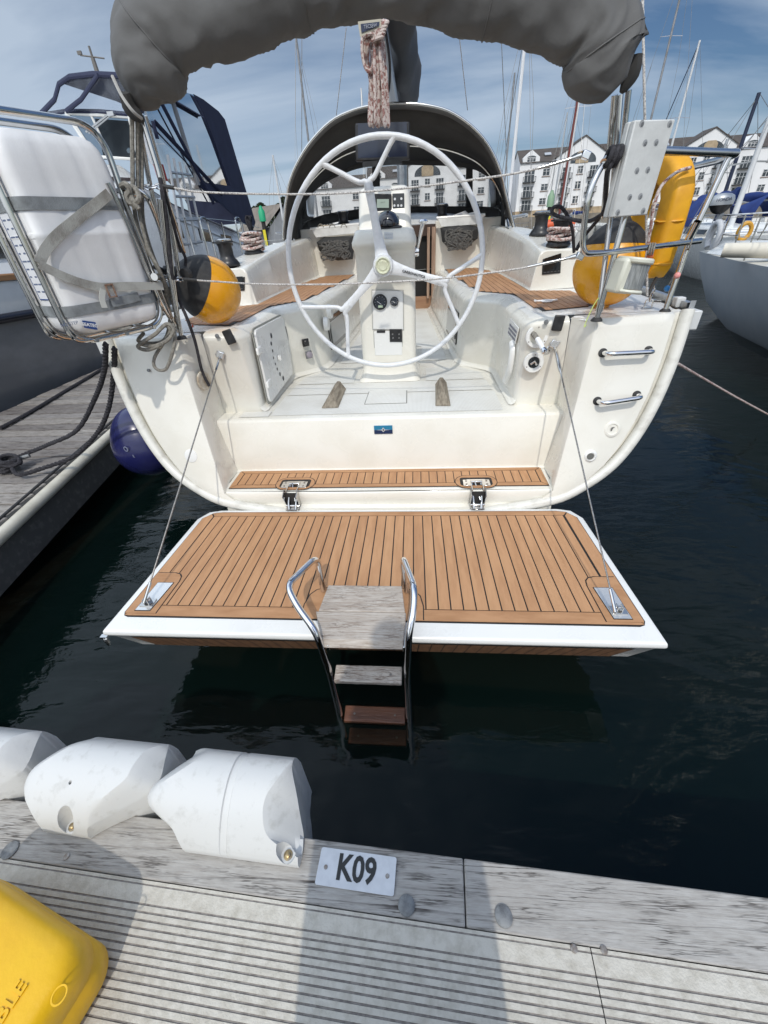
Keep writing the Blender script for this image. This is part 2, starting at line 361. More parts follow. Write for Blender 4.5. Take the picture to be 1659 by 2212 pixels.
# ================================================================ pontoon in front
DA = R(-2.77); DU = V((math.cos(DA), math.sin(DA), 0)); DV = V((-math.sin(DA), math.cos(DA), 0)); DO = V((0, .378, 0))
def D(u, v, z): return DO+DU*u+DV*v+V((0,0,z))
def uof(p): return (V((p.x, p.y, 0))-DO).dot(DU)
def vof(p): return (V((p.x, p.y, 0))-DO).dot(DV)
greywood = woodmat('grey_weathered_timber', (.455,.44,.415), (.33,.31,.285), (.05,.042,.038))
deckalu = M('worn_aluminium_decking', (.57,.54,.475), (.41,.38,.32), scale=34, rough=.62, rough2=.75, lo=.42, hi=.74, bump=.25, bscale=190, detail=9)
root = thing('pontoon', 'grey walkway pontoon with a timber edge board and ribbed metal decking in the foreground', 'pontoon', (0,0,.5))
uj = uof(PZ(1004, 1925, .5))
for a, b in ((-4.2, uj-.0015), (uj+.0015, 4.2)):
    m = MB(); m.prism([D(a,0,.495), D(b,0,.495), D(b,-.1405,.5), D(a,-.1405,.5)], (0,0,-.12)); o = m.build('edge_board', greywood, root, bevel=.004)
# ribbed aluminium panels running along the pontoon
uk = uof(PZ(1282, 2080, .5)); uk2 = uof(PZ(1290, 2130, .5))
prof = [(-.143,.4935),(-.143,.500),(-.150,.500),(-.1505,.4985),(-.153,.4985),(-.1535,.500),(-.188,.500)]
v = -.188
while v > -2.1:
    prof += [(v,.500),(v-.0007,.4980),(v-.0036,.4980),(v-.0043,.500),(v-.009,.5002)]
    v -= .0148
prof += [(-2.15,.5)]
for a, b in ((-4.2, uk-.0012), (uk+.0012, 4.2)):
    m = MB(); m.grid([[D(a,p[0],p[1]) for p in prof], [D(b,p[0],p[1]) for p in prof]]); m.m = [1 if min(p[1],q[1]) < .4992 else 0 for p, q in zip(prof, prof[1:])]; m.build('deck_panel', [deckalu, M('groove_dirt', (.31,.285,.26), (.20,.18,.165), scale=60, rough=.9, lo=.4, hi=.6, detail=8)], root, ang=20, merge=False)
m = MB(); m.box(D(0,-1.1,.36), (8.4,1.9,.22), Matrix.Rotation(DA,3,'Z')); m.build('frame', M('dark_frame', (.03,.03,.03), rough=.9), root)
# screws along the panel edge, dowel caps on the edge board
sm = M('rusty_screw', (.36,.34,.32), (.20,.15,.11), scale=60, rough=.5, metal=.6)
for x, y in ((1240,2049),(1305,2052),(143,1850),(500,1990) ):
    p = PZ(x, y, .502)
    if (x, y) == (500,1990): continue
    m = MB(); m.lathe([(0,0),(.0085,0),(.0085,.0015),(.0045,.0024),(0,.0018)], (p.x,p.y,.5005)); m.build('screw', sm, root)
for x, y in ((878,1956),(1088,1980),(22,1837)):
    p = PZ(x, y, .5)
    m = MB(); m.lathe([(0,0),(.0225,0),(.0225,.003),(.0205,.0045),(0,.0048)], (p.x,p.y,.5)); m.build('bolt_cap', galv, root)
# plate
pa, pb_, pc, pd = [PZ(x, y, .502) for x, y in ((695,1829),(856,1853),(849,1936),(683,1912))]
sg = thing('berth_sign', 'small white plate reading K09 screwed to the timber edge board', 'sign', (pa+pc)/2)
ctr = (pa+pb_+pc+pd)/4; ux = ((pb_-pa)+(pc-pd)).normalized(); uy = V((-ux.y, ux.x, 0)); wd, hg = (pb_-pa).length, ((pd-pa).length+(pc-pb_).length)/2
def rrect(w, h, r, n=5):
    o = []
    for cx_, cy_, a0 in ((w/2-r,h/2-r,0),(-w/2+r,h/2-r,90),(-w/2+r,-h/2+r,180),(w/2-r,-h/2+r,270)):
        for k in range(n+1): a = R(a0+90*k/n); o.append((cx_+r*math.cos(a), cy_+r*math.sin(a)))
    return o
m = MB(); m.prism([ctr+ux*a+uy*b for a, b in rrect(wd, hg, .006)], (0,0,.0022)); m.build('plate', M('sign_white', (.66,.68,.71), (.58,.60,.63), scale=30, rough=.4), sg)
text('K09', hg*.96, ctr+uy*.0005+V((0,0,.0027)), ux, uy, M('sign_black', (.02,.022,.022), rough=.5), 'lettering', sg, bold=.0021, xs=.86)
for s in (-1, 1):
    p = ctr+ux*(s*wd*.40)-uy*.002; m = MB(); m.lathe([(0,.0),(.0055,.0),(.005,.0018),(.002,.0022),(0,.0012)], (p.x,p.y,.5042)); m.build('screw', sm, sg)
# ---------------------------------------------------------------- moulded dock fenders bolted on the edge
def cut(o, cutters):
    for c in cutters:
        q = o.modifiers.new('b', 'BOOLEAN'); q.object = c; q.operation = 'DIFFERENCE'; q.solver = 'EXACT'
    dg = bpy.context.evaluated_depsgraph_get(); me = bpy.data.meshes.new_from_object(o.evaluated_get(dg))
    o.modifiers.clear(); o.data = me
    for c in cutters: bpy.data.objects.remove(c)
    me.polygons.foreach_set('use_smooth', [True]*len(me.polygons)); me.set_sharp_from_angle(angle=R(30))
    return o
def fender(label, st, bolts, groove=None, hole=None):
    # st: stations across the edge (v, z, left u, right u, left chamfer, right chamfer)
    root = thing('dock_fender', label, 'dock fender', D(sum(s[2]+s[3] for s in st)/(2*len(st)), 0, .5), 'white moulded fenders along the pontoon edge')
    a_ = catmull([(s[0], s[1], s[2]) for s in st], 4); b_ = catmull([(s[3], s[4], s[5]) for s in st], 4)
    rows = []
    for p, q in zip(a_, b_):
        v_, z_, uL = p; uR, cL, cR = q; cL = max(cL, .004); cR = max(cR, .004)
        us = [uL+cL*t for t in (0,.12,.3,.5,.75)]+([uL+cL+(groove[0]-groove[1]-uL-cL)*t for t in (0,.2,.4,.6,.8,1)]+[groove[0]-groove[1]+.003, groove[0], groove[0]+groove[1]-.003]+[groove[0]+groove[1]+(uR-cR-groove[0]-groove[1])*t for t in (0,.2,.4,.6,.8,1)] if groove else [uL+cL+(uR-cR-uL-cL)*t/12 for t in range(13)])+[uR-cR*t for t in (.82,.62,.42,.24,.1,0)]
        row = []
        for u in us:
            d = 0
            if u-uL < cL and cL > .005: d += (1-(u-uL)/cL)**1.5*min(.12, cL*.9)
            if uR-u < cR and cR > .005: d += (1-(uR-u)/cR)**1.25*min(.13, cR*1.25)
            if groove and abs(u-groove[0]) < groove[1]-.002: d += .0055
            row.append(D(u, v_, max(z_-d, .512 if v_ < 0 else .40)))
        rows.append(row)
    m = MB(); m.grid(rows)
    zb = lambda p: V((p.x, p.y, .5025 if vof(p) < .004 else .30))
    m.grid([[r[0] for r in rows], [zb(r[0]) for r in rows]]); m.grid([[r[-1] for r in rows], [zb(r[-1]) for r in rows]])
    m.grid([rows[0], [zb(p) for p in rows[0]]]); m.grid([rows[-1], [zb(p) for p in rows[-1]]]); m.grid([[zb(r[0]) for r in rows], [zb(r[-1]) for r in rows]])
    o = m.build('body', plast, root, ang=30)
    cs = []
    for (u, v_, r_) in bolts:
        p = D(u, v_, .5); c = MB(); c.lathe([(0,.024),(r_*.72,.024),(r_,.05),(r_*1.05,.2),(0,.2)], (p.x,p.y,.5), n=20); cs.append(c.build('cutter', plast, ang=30))
    if hole: p = D(*hole); c = MB(); c.lathe([(0,-.03),(.005,-.03),(.005,.1),(0,.1)], p, n=12); cs.append(c.build('cutter', plast))
    cut(o, cs)
    q = o.modifiers.new('bevel', 'BEVEL'); q.width = .014; q.segments = 4; q.limit_method = 'ANGLE'; q.angle_limit = R(34)
    for (u, v_, r_) in bolts:
        p = D(u, v_, .5235); m = MB(); m.lathe([(0,0),(.013,0),(.013,.002),(.008,.0028),(.008,.010),(.006,.0115),(0,.0115)], p, n=16); m.build('bolt', M('brass_bolt', (.45,.33,.17), (.30,.26,.20), scale=60, rough=.35, metal=.8), root)
uo = lambda x, y, z: uof(PZ(x, y, z))
uf, um, ut, uE = uo(397,1850,.5), uo(326,1690,.62), uo(365,1652,.66), uo(664,1800,.5)
fender('white dock fender right beside the K09 plate, with a moulded band round it',
  [(-.072,.525,uf,uE,0,.0),(-.060,.550,uf-.012,uE,0,.0),(-.035,.585,uf-.040,uE,0,.085),(0,.622,um+.02,uE-.008,.02,.10),(.04,.648,um,uE-.024,.05,.085),(.08,.662,um,uE-.038,.10,.05),(.12,.660,um+.02,uE-.055,.12,.015),(.15,.640,um+.05,uE-.060,.10,.0),(.172,.600,um+.06,uE-.065,.05,0),(.184,.54,um+.05,uE-.065,0,0)],
  [(uo(624,1851,.52)-.002, -.052, .028)], groove=(uo(500,1750,.6)-.008, .012))
def mid_fender(label, du, hole=None):
    l0, r0, l1, r1 = uo(95,1808,.5)+du, uo(192,1823,.5)+du, uo(64,1655,.64)+du, uo(322,1684,.63)+du
    fender(label, [(-.072,.522,l0,r0,0,0),(-.060,.560,l0-.012,r0+.010,0,0),(-.035,.598,l0-.040,r0+.045,0,.03),(0,.632,l0-.075,r0+.105,.02,.05),(.04,.656,l1,r1,.04,.06),(.08,.668,l1,r1+.01,.08,.06),(.12,.664,l1+.03,r1+.005,.09,.045),(.15,.640,l1+.07,r1-.0,.08,.02),(.172,.60,l1+.09,r1-.01,.04,0),(.184,.54,l1+.09,r1-.01,0,0)],
      [(uo(153,1793,.52)+.004+du, -.054, .027)], hole=hole)
mid_fender('white dock fender in the middle of the three, its lug bolt in shadow', 0, (uo(180,1668,.62), .02, .645))
mid_fender('white dock fender cut off by the left edge of the picture', -.475)
# ---------------------------------------------------------------- yellow jerrycan, lower left
jr = thing('jerrycan', 'yellow plastic jerrycan standing on the ribbed decking in the near left corner', 'fuel can', (-1.0,.0,.5))
jz = .70; jA, jC, jB = PZ(-40,1880,jz), PZ(192,2036,jz), PZ(150,2240,jz)
ju = (jC-jA).normalized(); jv = V((-ju.y, ju.x, 0))            # jv points towards the water
jw, jd = .46, .34; jo = jC-ju*(jw/2)-jv*(jd/2); jo.z = 0
jm = MB(); rows = []
for z_, ins in ((.0,.03),(.012,.012),(.035,0),(.085,0),(.095,.004),(.105,.004),(.115,0),(.165,0),(.185,.008),(.196,.022),(.20,.045),(.203,.09),(.204,.15)):
    rows.append([jo+ju*a+jv*b+V((0,0,.5+z_)) for a, b in rrect(jw-2*ins, jd-2*ins, max(.065-ins*.3,.01), 7)])
jm.grid(rows, cu=True); jm.poly(rows[0]); jm.poly(rows[-1]); jm.build('body', ycan, jr, ang=60)
m = MB(); m.tube(fillet([jo-ju*.235+jv*(-.10)+V((0,0,.62)), jo-ju*.30+jv*(-.09)+V((0,0,.62)), jo-ju*.30+jv*.09+V((0,0,.62)), jo-ju*.235+jv*.10+V((0,0,.62))], .03), .016); m.build('handle', ycan, jr)
m = MB(); m.lathe([(0,0),(.026,0),(.026,.035),(.022,.04),(0,.04)], jo-ju*.228-jv*.12+V((0,0,.60)), rot_to(-ju)); m.build('cap', blackp, jr)
jt = (PZ(90,2100,jz)-PZ(20,2205,jz)).normalized(); jn = V((-jt.y, jt.x, 0))
for t_, sz, px_, py_ in (('COMBUSTIBLE', .036, 52, 2122),):
    text(t_, sz, PZ(px_, py_, .7040), jt, jn, ycan, 'raised_lettering', jr, bold=.0008, depth=.0010, align='RIGHT')
rp = PZ(128,2150,.7034); m = MB(); m.lathe([(.0125,0),(.0155,0),(.0155,.0012),(.0125,.0012)], rp, n=24); m.build('raised_ring', ycan, jr)
# ================================================================ finger pontoon to the left with its white rubbing strip
e0, e1, e2, e3 = PZ(0,1140,.5), PZ(170,985,.5), PZ(288,882,.5), V((-4.1,8.4,.5))
fr = thing('finger_pontoon', 'grey plank finger pontoon with a cream rubbing strip along its edge, left of the yacht', 'pontoon', (-3.6,4,.5))
ex = lambda y: -2.44+(y-1.35)*(-.255)                     # inner edge as a function of y
fa, fb = e0, e2; sl_ = (fb.x-fa.x)/(fb.y-fa.y)
def exx(y):
    if y > fb.y: return fb.x-(y-fb.y)*.19
    return fa.x+(y-fa.y)*sl_
plank = [woodmat('grey_deck_planks', (.33,.315,.30), (.19,.17,.155), (.03,.025,.022), amt=.7), woodmat('grey_deck_planks_dark', (.27,.255,.24), (.15,.13,.12), (.03,.025,.022), amt=.7), woodmat('grey_deck_planks_pale', (.39,.37,.345), (.23,.205,.18), (.04,.03,.027), amt=.7)]
y = -.8; i = 0; m = MB()
while y < 9.0:
    wdt = .150
    xr = exx(y+wdt/2)-.05; jitter = random.uniform(-.003,.003); m.mat(random.choice((0,0,1,2)))
    m.prism([(-4.75,y,.497+jitter),(xr-.0,y,.497+jitter),(xr-.0,y+wdt-.017,.497+jitter),(-4.75,y+wdt-.017,.497+jitter)], (0,0,-.03)); y += wdt
m.build('planking', plank, fr, bevel=.002, seg=1)
ys = [-.8+k*.3 for k in range(33)]
edge = [V((exx(q), q, .455)) for q in ys]
m = MB(); m.tube(edge, .042, n=14); m.build('rubbing_strip', M('cream_rubbing_strip', (.62,.59,.50), (.40,.37,.29), scale=5, rough=.6, lo=.45, hi=.85), fr)
m = MB(); m.grid([[p+V((-.05,0,.04)) for p in edge], [p+V((-.02,0,0)) for p in edge], [p+V((-.015,0,-.30)) for p in edge]]); m.build('side_plate', M('old_metal_skirt', (.075,.075,.072), (.15,.15,.14), scale=18, rough=.75, lo=.5, hi=.8), fr)
m = MB(); m.tube([p+V((-.075,0,.045)) for p in edge], .012, n=6); m.build('kerb_seal', blackr, fr)
m = MB(); m.box((-3.9,4,.1),(1.2,9,.55)); m.build('float', M('float_grey', (.06,.065,.065), rough=.8), fr)
# ================================================================ the sailing yacht
XC = -.235
yt = thing('sailing_yacht', 'white sailing yacht seen from astern with its teak swim platform folded down', 'yacht', (XC, 2.3, 0), None)
def B(x, y, z): return V((XC+x, y, z))
def both(fn):
    for s in (-1, 1): fn(s)
def TY(x, z): return 2.20+.27*(z-.45)+.16*max(0, abs(x)-1.15)**1.3      # raked and slightly rounded transom
OUT = [(0,.375),(.45,.385),(.80,.415),(1.12,.478),(1.30,.56),(1.46,.675),(1.575,.83),(1.66,1.02),(1.72,1.25),(1.755,1.50)]
outl = [(q.x, q.y) for q in catmull([(a,b,0) for a,b in OUT], 5)]
# ---- hull shell
def section(y):
    t = (y-2.3)/10.2; t = max(0, t)
    wmax = 1.755*(1+.16*math.sin(min(t,.62)/.62*math.pi/2)) if t < .45 else 1.755*1.13*math.sqrt(max(0, 1-((t-.45)/.55)**2.3))
    rise = .375*max(0, 1-t/.28)**1.4-.42*min(1, t/.35)
    top = 1.50+.03*t*10*.25+.25*t*t
    rows = []
    for a, b in outl:
        f = (b-.375)/(1.5-.375); rows.append((a/1.755*wmax, rise+(top-rise)*f))
    return rows
m = MB(); rows = []
for k in range(40):
    y = 2.2+(k/39)**1.25*10.2
    if k == 0: r = [(a, b, TY(a,b)) for a, b in outl]
    else: r = [(a, b, max(y, TY(a,b)+.02*k)) for a, b in section(y)]
    rows.append([B(-a,yy,b) for a,b,yy in r[::-1]]+[B(a,yy,b) for a,b,yy in r[1:]])
m.grid(rows); hull = m.build('hull', gelw, yt, ang=50)
# rounded outer rim of the transom, standing just proud of the panel
m = MB()
rim = [B(-(a-.02), TY(a,b)+.012, b+.012) for a,b in outl[::-1]]+[B(a-.02, TY(a,b)+.012, b+.012) for a,b in outl[1:]]
m.tube(rim, .034, n=12); m.build('transom_rim', geld, yt)
# ---- transom wings (aft faces either side of the opening) with a gutter behind the rim
def inner_x(z): return 1.085+.135*(z-.56)/.94 if z > .56 else 1.085
ZL = [.56,.62,.70,.80,.94,1.1,1.25,1.38,1.46,1.50]
def out_at(z, ins):
    for (a,b),(c,d) in zip(outl, outl[1:]):
        if b <= z <= d: return a+(c-a)*(z-b)/(d-b)-ins
    return outl[-1][0]-ins
def wing(s):
    m = MB(); rows = []
    for z in ZL:
        xi = inner_x(z); xo = max(out_at(max(z,.47), .105), xi+.005)
        row = []
        for k in range(9):
            x = xi+(xo-xi)*k/8; bulge = .006*math.sin(k/8*math.pi)
            row.append(B(s*x, TY(x,z)-.012-bulge-.02*(1-abs(k/8-.5)*2)*0, z))
        # outer return into the gutter
        row.append(B(s*(xo+.012), TY(xo,z)+.03, z+.0)); row.append(B(s*(xo+.07), TY(xo,z)+.05, z))
        rows.append(row)
    # the wing narrows to nothing below the step
    low = []
    for z, f in ((.47,.52),(.51,.28)):
        xi = .98+.10*(z-.47)/.09; xo = max(out_at(z, .07), xi+.01)
        r = [B(s*(xi+(xo-xi)*k/8), TY(xi,z)-.010, z) for k in range(9)]; r.append(B(s*(xo+.01), TY(xo,z)+.02, z)); r.append(B(s*(xo+.05), TY(xo,z)+.04, z)); low.append(r)
    m.grid(low+rows)
    # top lip turning forward into the deck, inner edge turning into the return wall
    m.grid([rows[-1], [p+V((0,.02,.006)) for p in rows[-1]], [p+V((0,.05,.007)) for p in rows[-1]]])
    m.build('transom_panel', gel, yt, ang=60)
    # return wall between the transom and the aft cockpit face
    m = MB(); A_ = []; C_ = []
    for z in ZL:
        xi = inner_x(z); a = B(s*xi, TY(xi,z)-.012, z)
        if z < .94: c = B(s*(1.10+.07*(z-.56)/.38), 2.52+.03*(z-.56)/.38, z)
        else: t = (z-.94)/.56; c = B(s*(1.17-.055*t), 2.71-.12*t, z)
        A_.append((a, z)); C_.append(c)
    grid_ = []
    for (a, z), c in zip(A_, C_): grid_.append([a, lerp(a,c,.06)+V((-s*.006,0,0)), lerp(a,c,.5)+V((s*.012,0,0)), c])
    m.grid([[r[j] for r in grid_] for j in range(4)])
    m.build('return_wall', gel, yt, ang=60)
both(wing)
# ---- sill step, riser and the cockpit sole
m = MB(); m.quads([B(-1.10,2.235,.56),B(1.10,2.235,.56),B(1.10,2.525,.56),B(-1.10,2.525,.56)])
sill = []
for k in range(25):
    x = -1.09+2.18*k/24; sill.append(x)
dep = lambda x: 2.235-.012*math.cos(x/1.1*math.pi/2)
m.grid([[B(x, dep(x), .56) for x in sill], [B(x, dep(x)-.008, .552) for x in sill], [B(x, dep(x)-.004, .50) for x in sill], [B(x, dep(x)+.006, .455) for x in sill], [B(x, dep(x)-.03, .449) for x in sill], [B(x, dep(x)-.032, .40) for x in sill]])
m.build('stern_sill', gel, yt, ang=50)
for s in (-1, 1):
    m = MB(); m.grid([[B(s*(1.085), 2.23, .565), B(s*1.06,2.215,.50), B(s*1.0,2.205,.44), B(s*.90,2.2,.405)], [B(s*1.16,2.235,.56), B(s*1.14,2.215,.50), B(s*1.08,2.205,.47), B(s*1.0,2.2,.43)]]); m.build('sill_corner', gel, yt)
m = MB()
m.grid([[B(-1.10,2.50,.562),B(1.10,2.50,.562)],[B(-1.105,2.522,.57),B(1.105,2.522,.57)],[B(-1.165,2.548,.925),B(1.165,2.548,.925)],[B(-1.168,2.556,.938),B(1.168,2.556,.938)],[B(-1.17,2.575,.942),B(1.17,2.575,.942)],[B(-1.17,2.73,.94),B(1.17,2.73,.94)]])
m.build('riser', gel, yt, ang=60)
def nonslip():
    m = bpy.data.materials.new('non_slip_gelcoat'); m.use_nodes = True; n = m.node_tree.nodes; l = m.node_tree.links; p = n['Principled BSDF']
    t = n.new('ShaderNodeTexCoord'); wv = n.new('ShaderNodeTexWave'); wv.wave_type = 'BANDS'; wv.bands_direction = 'X'; wv.inputs['Scale'].default_value = 34; wv.inputs['Distortion'].default_value = .3; wv.inputs['Detail Scale'].default_value = 60
    l.new(t.outputs['Object'], wv.inputs['Vector'])
    ns = n.new('ShaderNodeTexNoise'); ns.inputs['Scale'].default_value = 5; ns.inputs['Detail'].default_value = 7; l.new(t.outputs['Object'], ns.inputs['Vector'])
    mr = n.new('ShaderNodeMapRange'); mr.inputs['From Min'].default_value = .45; mr.inputs['From Max'].default_value = .75; l.new(ns.outputs[0], mr.inputs[0])
    x = n.new('ShaderNodeMix'); x.data_type = 'RGBA'; x.inputs['A'].default_value = (.74,.735,.70,1); x.inputs['B'].default_value = (.66,.645,.60,1); l.new(mr.outputs[0], x.inputs['Factor'])
    y = n.new('ShaderNodeMix'); y.data_type = 'RGBA'; y.blend_type = 'MULTIPLY'; l.new(x.outputs['Result'], y.inputs['A']); y.inputs['B'].default_value = (.84,.84,.82,1)
    q = n.new('ShaderNodeMath'); q.operation = 'GREATER_THAN'; q.inputs[1].default_value = .62; l.new(wv.outputs['Fac'], q.inputs[0]); l.new(q.outputs[0], y.inputs['Factor'])
    l.new(y.outputs['Result'], p.inputs['Base Color']); p.inputs['Roughness'].default_value = .5
    b = n.new('ShaderNodeBump'); b.inputs['Strength'].default_value = .25; b.inputs['Distance'].default_value = .002; l.new(wv.outputs['Fac'], b.inputs['Height']); l.new(b.outputs[0], p.inputs['Normal'])
    return m
nons = nonslip()
def zs(y): return .94+.115*max(0, min(1, (y-3.6)/2.5))          # sole rises gently forward
SOLE = [(.885,2.73),(.875,3.45),(.85,3.52),(.62,3.74),(.585,3.85),(.40,6.05)]
m = MB(); ys = [2.73,3.0,3.3,3.52,3.74,3.85,4.4,5.0,5.6,6.1]
def sx(y):
    for (a,b),(c,d) in zip(SOLE, SOLE[1:]):
        if b <= y <= d: return a+(c-a)*(y-b)/(d-b)
    return SOLE[-1][0]
m.grid([[B(-sx(y),y,zs(y)),B(sx(y),y,zs(y))] for y in ys]); m.build('cockpit_sole', gel, yt)
# raised non-slip panels with plain borders between them
def panel(pts, name='non_slip_panel', up=.004):
    m = MB(); m.poly([p+V((0,0,up)) for p in pts]); return m.build(name, nons, yt)
panel([B(-.80,2.62,.94),B(.80,2.62,.94),B(.80,3.02,.94),B(-.80,3.02,.94)])
panel([B(-1.02,2.60,.941),B(-.81,2.60,.941),B(-.81,2.70,.941),B(-1.02,2.70,.941)], up=.005)
panel([B(-.79,3.035,.94),B(.79,3.035,.94),B(.775,3.28,.94),B(-.775,3.28,.94)])
for s in (-1,1): panel([B(s*.30,3.30,.94),B(s*.765,3.30,.94),B(s*.76,3.48,.94),B(s*.55,3.70,.94),B(s*.30,3.70,.94)][::s])
for s in (-1,1): panel([B(s*.27,3.86,zs(3.86)),B(s*.50,3.86,zs(3.86)),B(s*.35,6.0,zs(6.0)),B(s*.05,6.0,zs(6.0)),B(s*.05,4.5,zs(4.5)),B(s*.27,4.3,zs(4.3))][::s])
# hatch in the sole
hx = [B(-.155,2.79,.9455),B(.155,2.79,.9455),B(.15,3.07,.9455),B(-.15,3.07,.9455)]
m = MB(); m.prism([p+V((0,0,-.004)) for p in hx], (0,0,.0035)); m.build('hatch_gap', M('hatch_gap', (.25,.25,.23), rough=.8), yt)
c_ = sum(hx, V())/4; m = MB(); m.prism([c_+(p-c_)*.955 for p in hx], (0,0,.0035)); hh = m.build('sole_hatch', nons, yt, bevel=.003)
# ---- cockpit sides (one side, mirrored)
def chamf(m, pts_face, pts_top, drop=.035):
    """vertical face with a wide rolled top edge: rows from bottom to deck level"""
    pass
def side(s):
    bot = [(1.17,2.71,.94),(.90,2.715,.94),(.883,2.74,.94),(.875,3.45,.94),(.84,3.53,.94),(.64,3.72,.94),(.60,3.80,zs(3.8)),(.50,4.9,zs(4.9)),(.40,6.1,zs(6.1))]
    top = [(1.115,2.60,1.465),(.905,2.63,1.455),(.868,2.70,1.455),(.862,3.42,1.455),(.845,3.50,1.455),(.655,3.70,1.455),(.615,3.80,1.455),(.54,4.9,1.455),(.46,6.1,1.455)]
    tp2 = [(1.112,2.615,1.492),(.93,2.66,1.488),(.905,2.72,1.488),(.90,3.45,1.488),(.875,3.54,1.488),(.69,3.745,1.488),(.655,3.83,1.488),(.575,4.9,1.488),(.49,6.1,1.488)]
    tp3 = [(1.11,2.66,1.5),(.965,2.72,1.5),(.95,2.78,1.5),(.94,3.48,1.5),(.91,3.58,1.5),(.72,3.79,1.5),(.69,3.87,1.5),(.605,4.9,1.5),(.515,6.1,1.5)]
    m = MB(); rows = []
    for f in (0,.02,.06,.5,.9,1):
        r = []
        for a, b in zip(bot, top):
            p = lerp(a, b, f)
            if f in (0, .02): 
                n_ = .03 if f == 0 else .008
                p = p
            r.append(B(s*p.x, p.y, p.z))
        rows.append(r)
    rows.append([B(s*a[0],a[1],a[2]) for a in tp2]); rows.append([B(s*a[0],a[1],a[2]) for a in tp3])
    m.grid(rows); m.build('cockpit_side', gel, yt, bevel=.018, seg=3, ang=80)
    # fillet moulding along the foot of the sides
    foot = [B(s*a[0], a[1], a[2]+.002) for a in bot[1:]]
    m = MB(); rows2 = [[p+V((0,0,.035)) for p in foot],[p+V((-s*.010,-.004,.012)) for p in foot],[p+V((-s*.034,-.012,.003)) for p in foot]]
    m.grid(rows2); m.build('foot_moulding', gel, yt, ang=80)
    # seat / aft deck surface at z = 1.5
    m = MB()
    inn = [(1.11,2.66),(.965,2.72),(.95,2.78),(.94,3.48),(.91,3.58),(.72,3.79),(.69,3.87),(.605,4.9),(.515,6.1)]
    def hx_(y): return 1.745+.10*min(1,(y-2.5)/3)
    oy = [(1.70,2.62),(1.71,2.70),(1.735,2.78),(hx_(3.3),3.3),(hx_(3.5),3.5),(hx_(3.75),3.75),(hx_(3.9),3.9),(hx_(4.9),4.9),(hx_(6.1),6.1)]
    m.grid([[B(s*a,b,1.5) for a,b in inn],[B(s*a,b,1.505) for a,b in oy]])
    # aft deck strip over the transom wing
    m.grid([[B(s*1.215,TY(1.215,1.5)+.035,1.507),B(s*1.40,TY(1.4,1.5)+.035,1.507),B(s*1.66,TY(1.66,1.5)+.035,1.507)],[B(s*1.14,2.62,1.5),B(s*1.35,2.66,1.5),B(s*1.68,2.68,1.5)]])
    m.quads([B(s*1.215,TY(1.215,1.5)+.035,1.507),B(s*1.14,2.62,1.5),B(s*1.112,2.60,1.49),B(s*1.215,TY(1.215,1.46),1.49)])
    m.build('aft_deck', gelw, yt, ang=60)
    # teak on the seats
    tk = [(1.005,2.80),(.985,3.46),(.955,3.60),(.765,3.81),(.735,3.90),(.655,4.9),(.585,6.04),(.98,6.04),(1.115,5.2),(1.13,4.4),(1.125,3.72),(1.38,3.62),(1.46,3.10),(1.30,2.88)]
    m = MB(); m.prism([B(s*a,b,1.502) for a,b in tk], (0,0,.003)); m.mat(1)
    # planks run fore and aft, clipped to the outline
    for k in range(20):
        x0 = .60+k*.0475; x1 = x0+.043
        for seg in clip_y(tk, (x0+x1)/2):
            ya, yb = seg
            if yb-ya < .08: continue
            m.prism([B(s*x0,ya+.012,1.505),B(s*x1,ya+.012,1.505),B(s*x1,yb-.012,1.505),B(s*x0,yb-.012,1.505)], (0,0,.0025))
    m.build('seat_teak', [caulk, teakm3], yt, smooth=False, merge=False)
    # coaming with its aft face
    ca = [(3.74,1.135,1.48),(4.4,1.14,1.42),(5.2,1.12,1.36),(5.9,1.08,1.26),(6.4,1.05,1.2)]
    hts = {3.74:1.77,4.4:1.84,5.2:1.90,5.9:1.93,6.4:1.94}
    rows = []
    for y, xi, xo in ca:
        h = hts[y]; rows.append([B(s*(xi-.02),y+.02,1.5),B(s*(xi+.0),y,1.51),B(s*(xi+.035),y,h-.035),B(s*(xi+.055),y+.01,h-.005),B(s*(xi+.09),y+.02,h),B(s*(xo+.03),y+.02,h-.005),B(s*(xo+.07),y+.01,h-.03),B(s*(xo+.14),y,1.51)])
    m = MB(); rc = catmull; cols = [rc([r[j] for r in rows], 4) for j in range(8)]
    m.grid(cols)
    a = rows[0]; m.quads([a[0]+V((0,-.02,0)),a[7],a[6]+V((0,.01,0)),a[5]],)
    m.poly([a[1],a[2],a[3],a[4],a[5],a[6],a[7]][::1])
    m.build('coaming', gel, yt, ang=50, bevel=.012)
    # toe rail
    m = MB(); tr = [B(s*(TRX(y)), y, 1.50+.003*(y-2.6)) for y in (2.66,2.8,3.1,3.6,4.2,5,6,7.2,8.4)]
    m.prism([tr[0],tr[0]+V((s*.03,0,0)),tr[0]+V((s*.03,0,.045)),tr[0]+V((0,0,.045))], (0,.001,0))
    m.grid([[p+V((a*s,0,b)) for p in tr] for a,b in ((-.015,.0),(-.015,.035),(.02,.035),(.035,.0),(.035,-.03))])
    m.build('toe_rail', alu, yt)
    # squared fender block at the quarter
    m = MB(); m.box(B(s*1.79, 2.62, 1.455), (.055,.085,.10)); m.box(B(s*1.77, 2.76, 1.525), (.05,.05,.055)); m.build('quarter_block', M('pale_plastic', (.62,.63,.63), rough=.45), yt, bevel=.006)
def TRX(y):
    t = (y-2.3)/10.2; return 1.755*(1+.16*math.sin(min(t,.62)/.62*math.pi/2)) if t < .45 else 1.755*1.13*math.sqrt(max(0,1-((t-.45)/.55)**2.3))
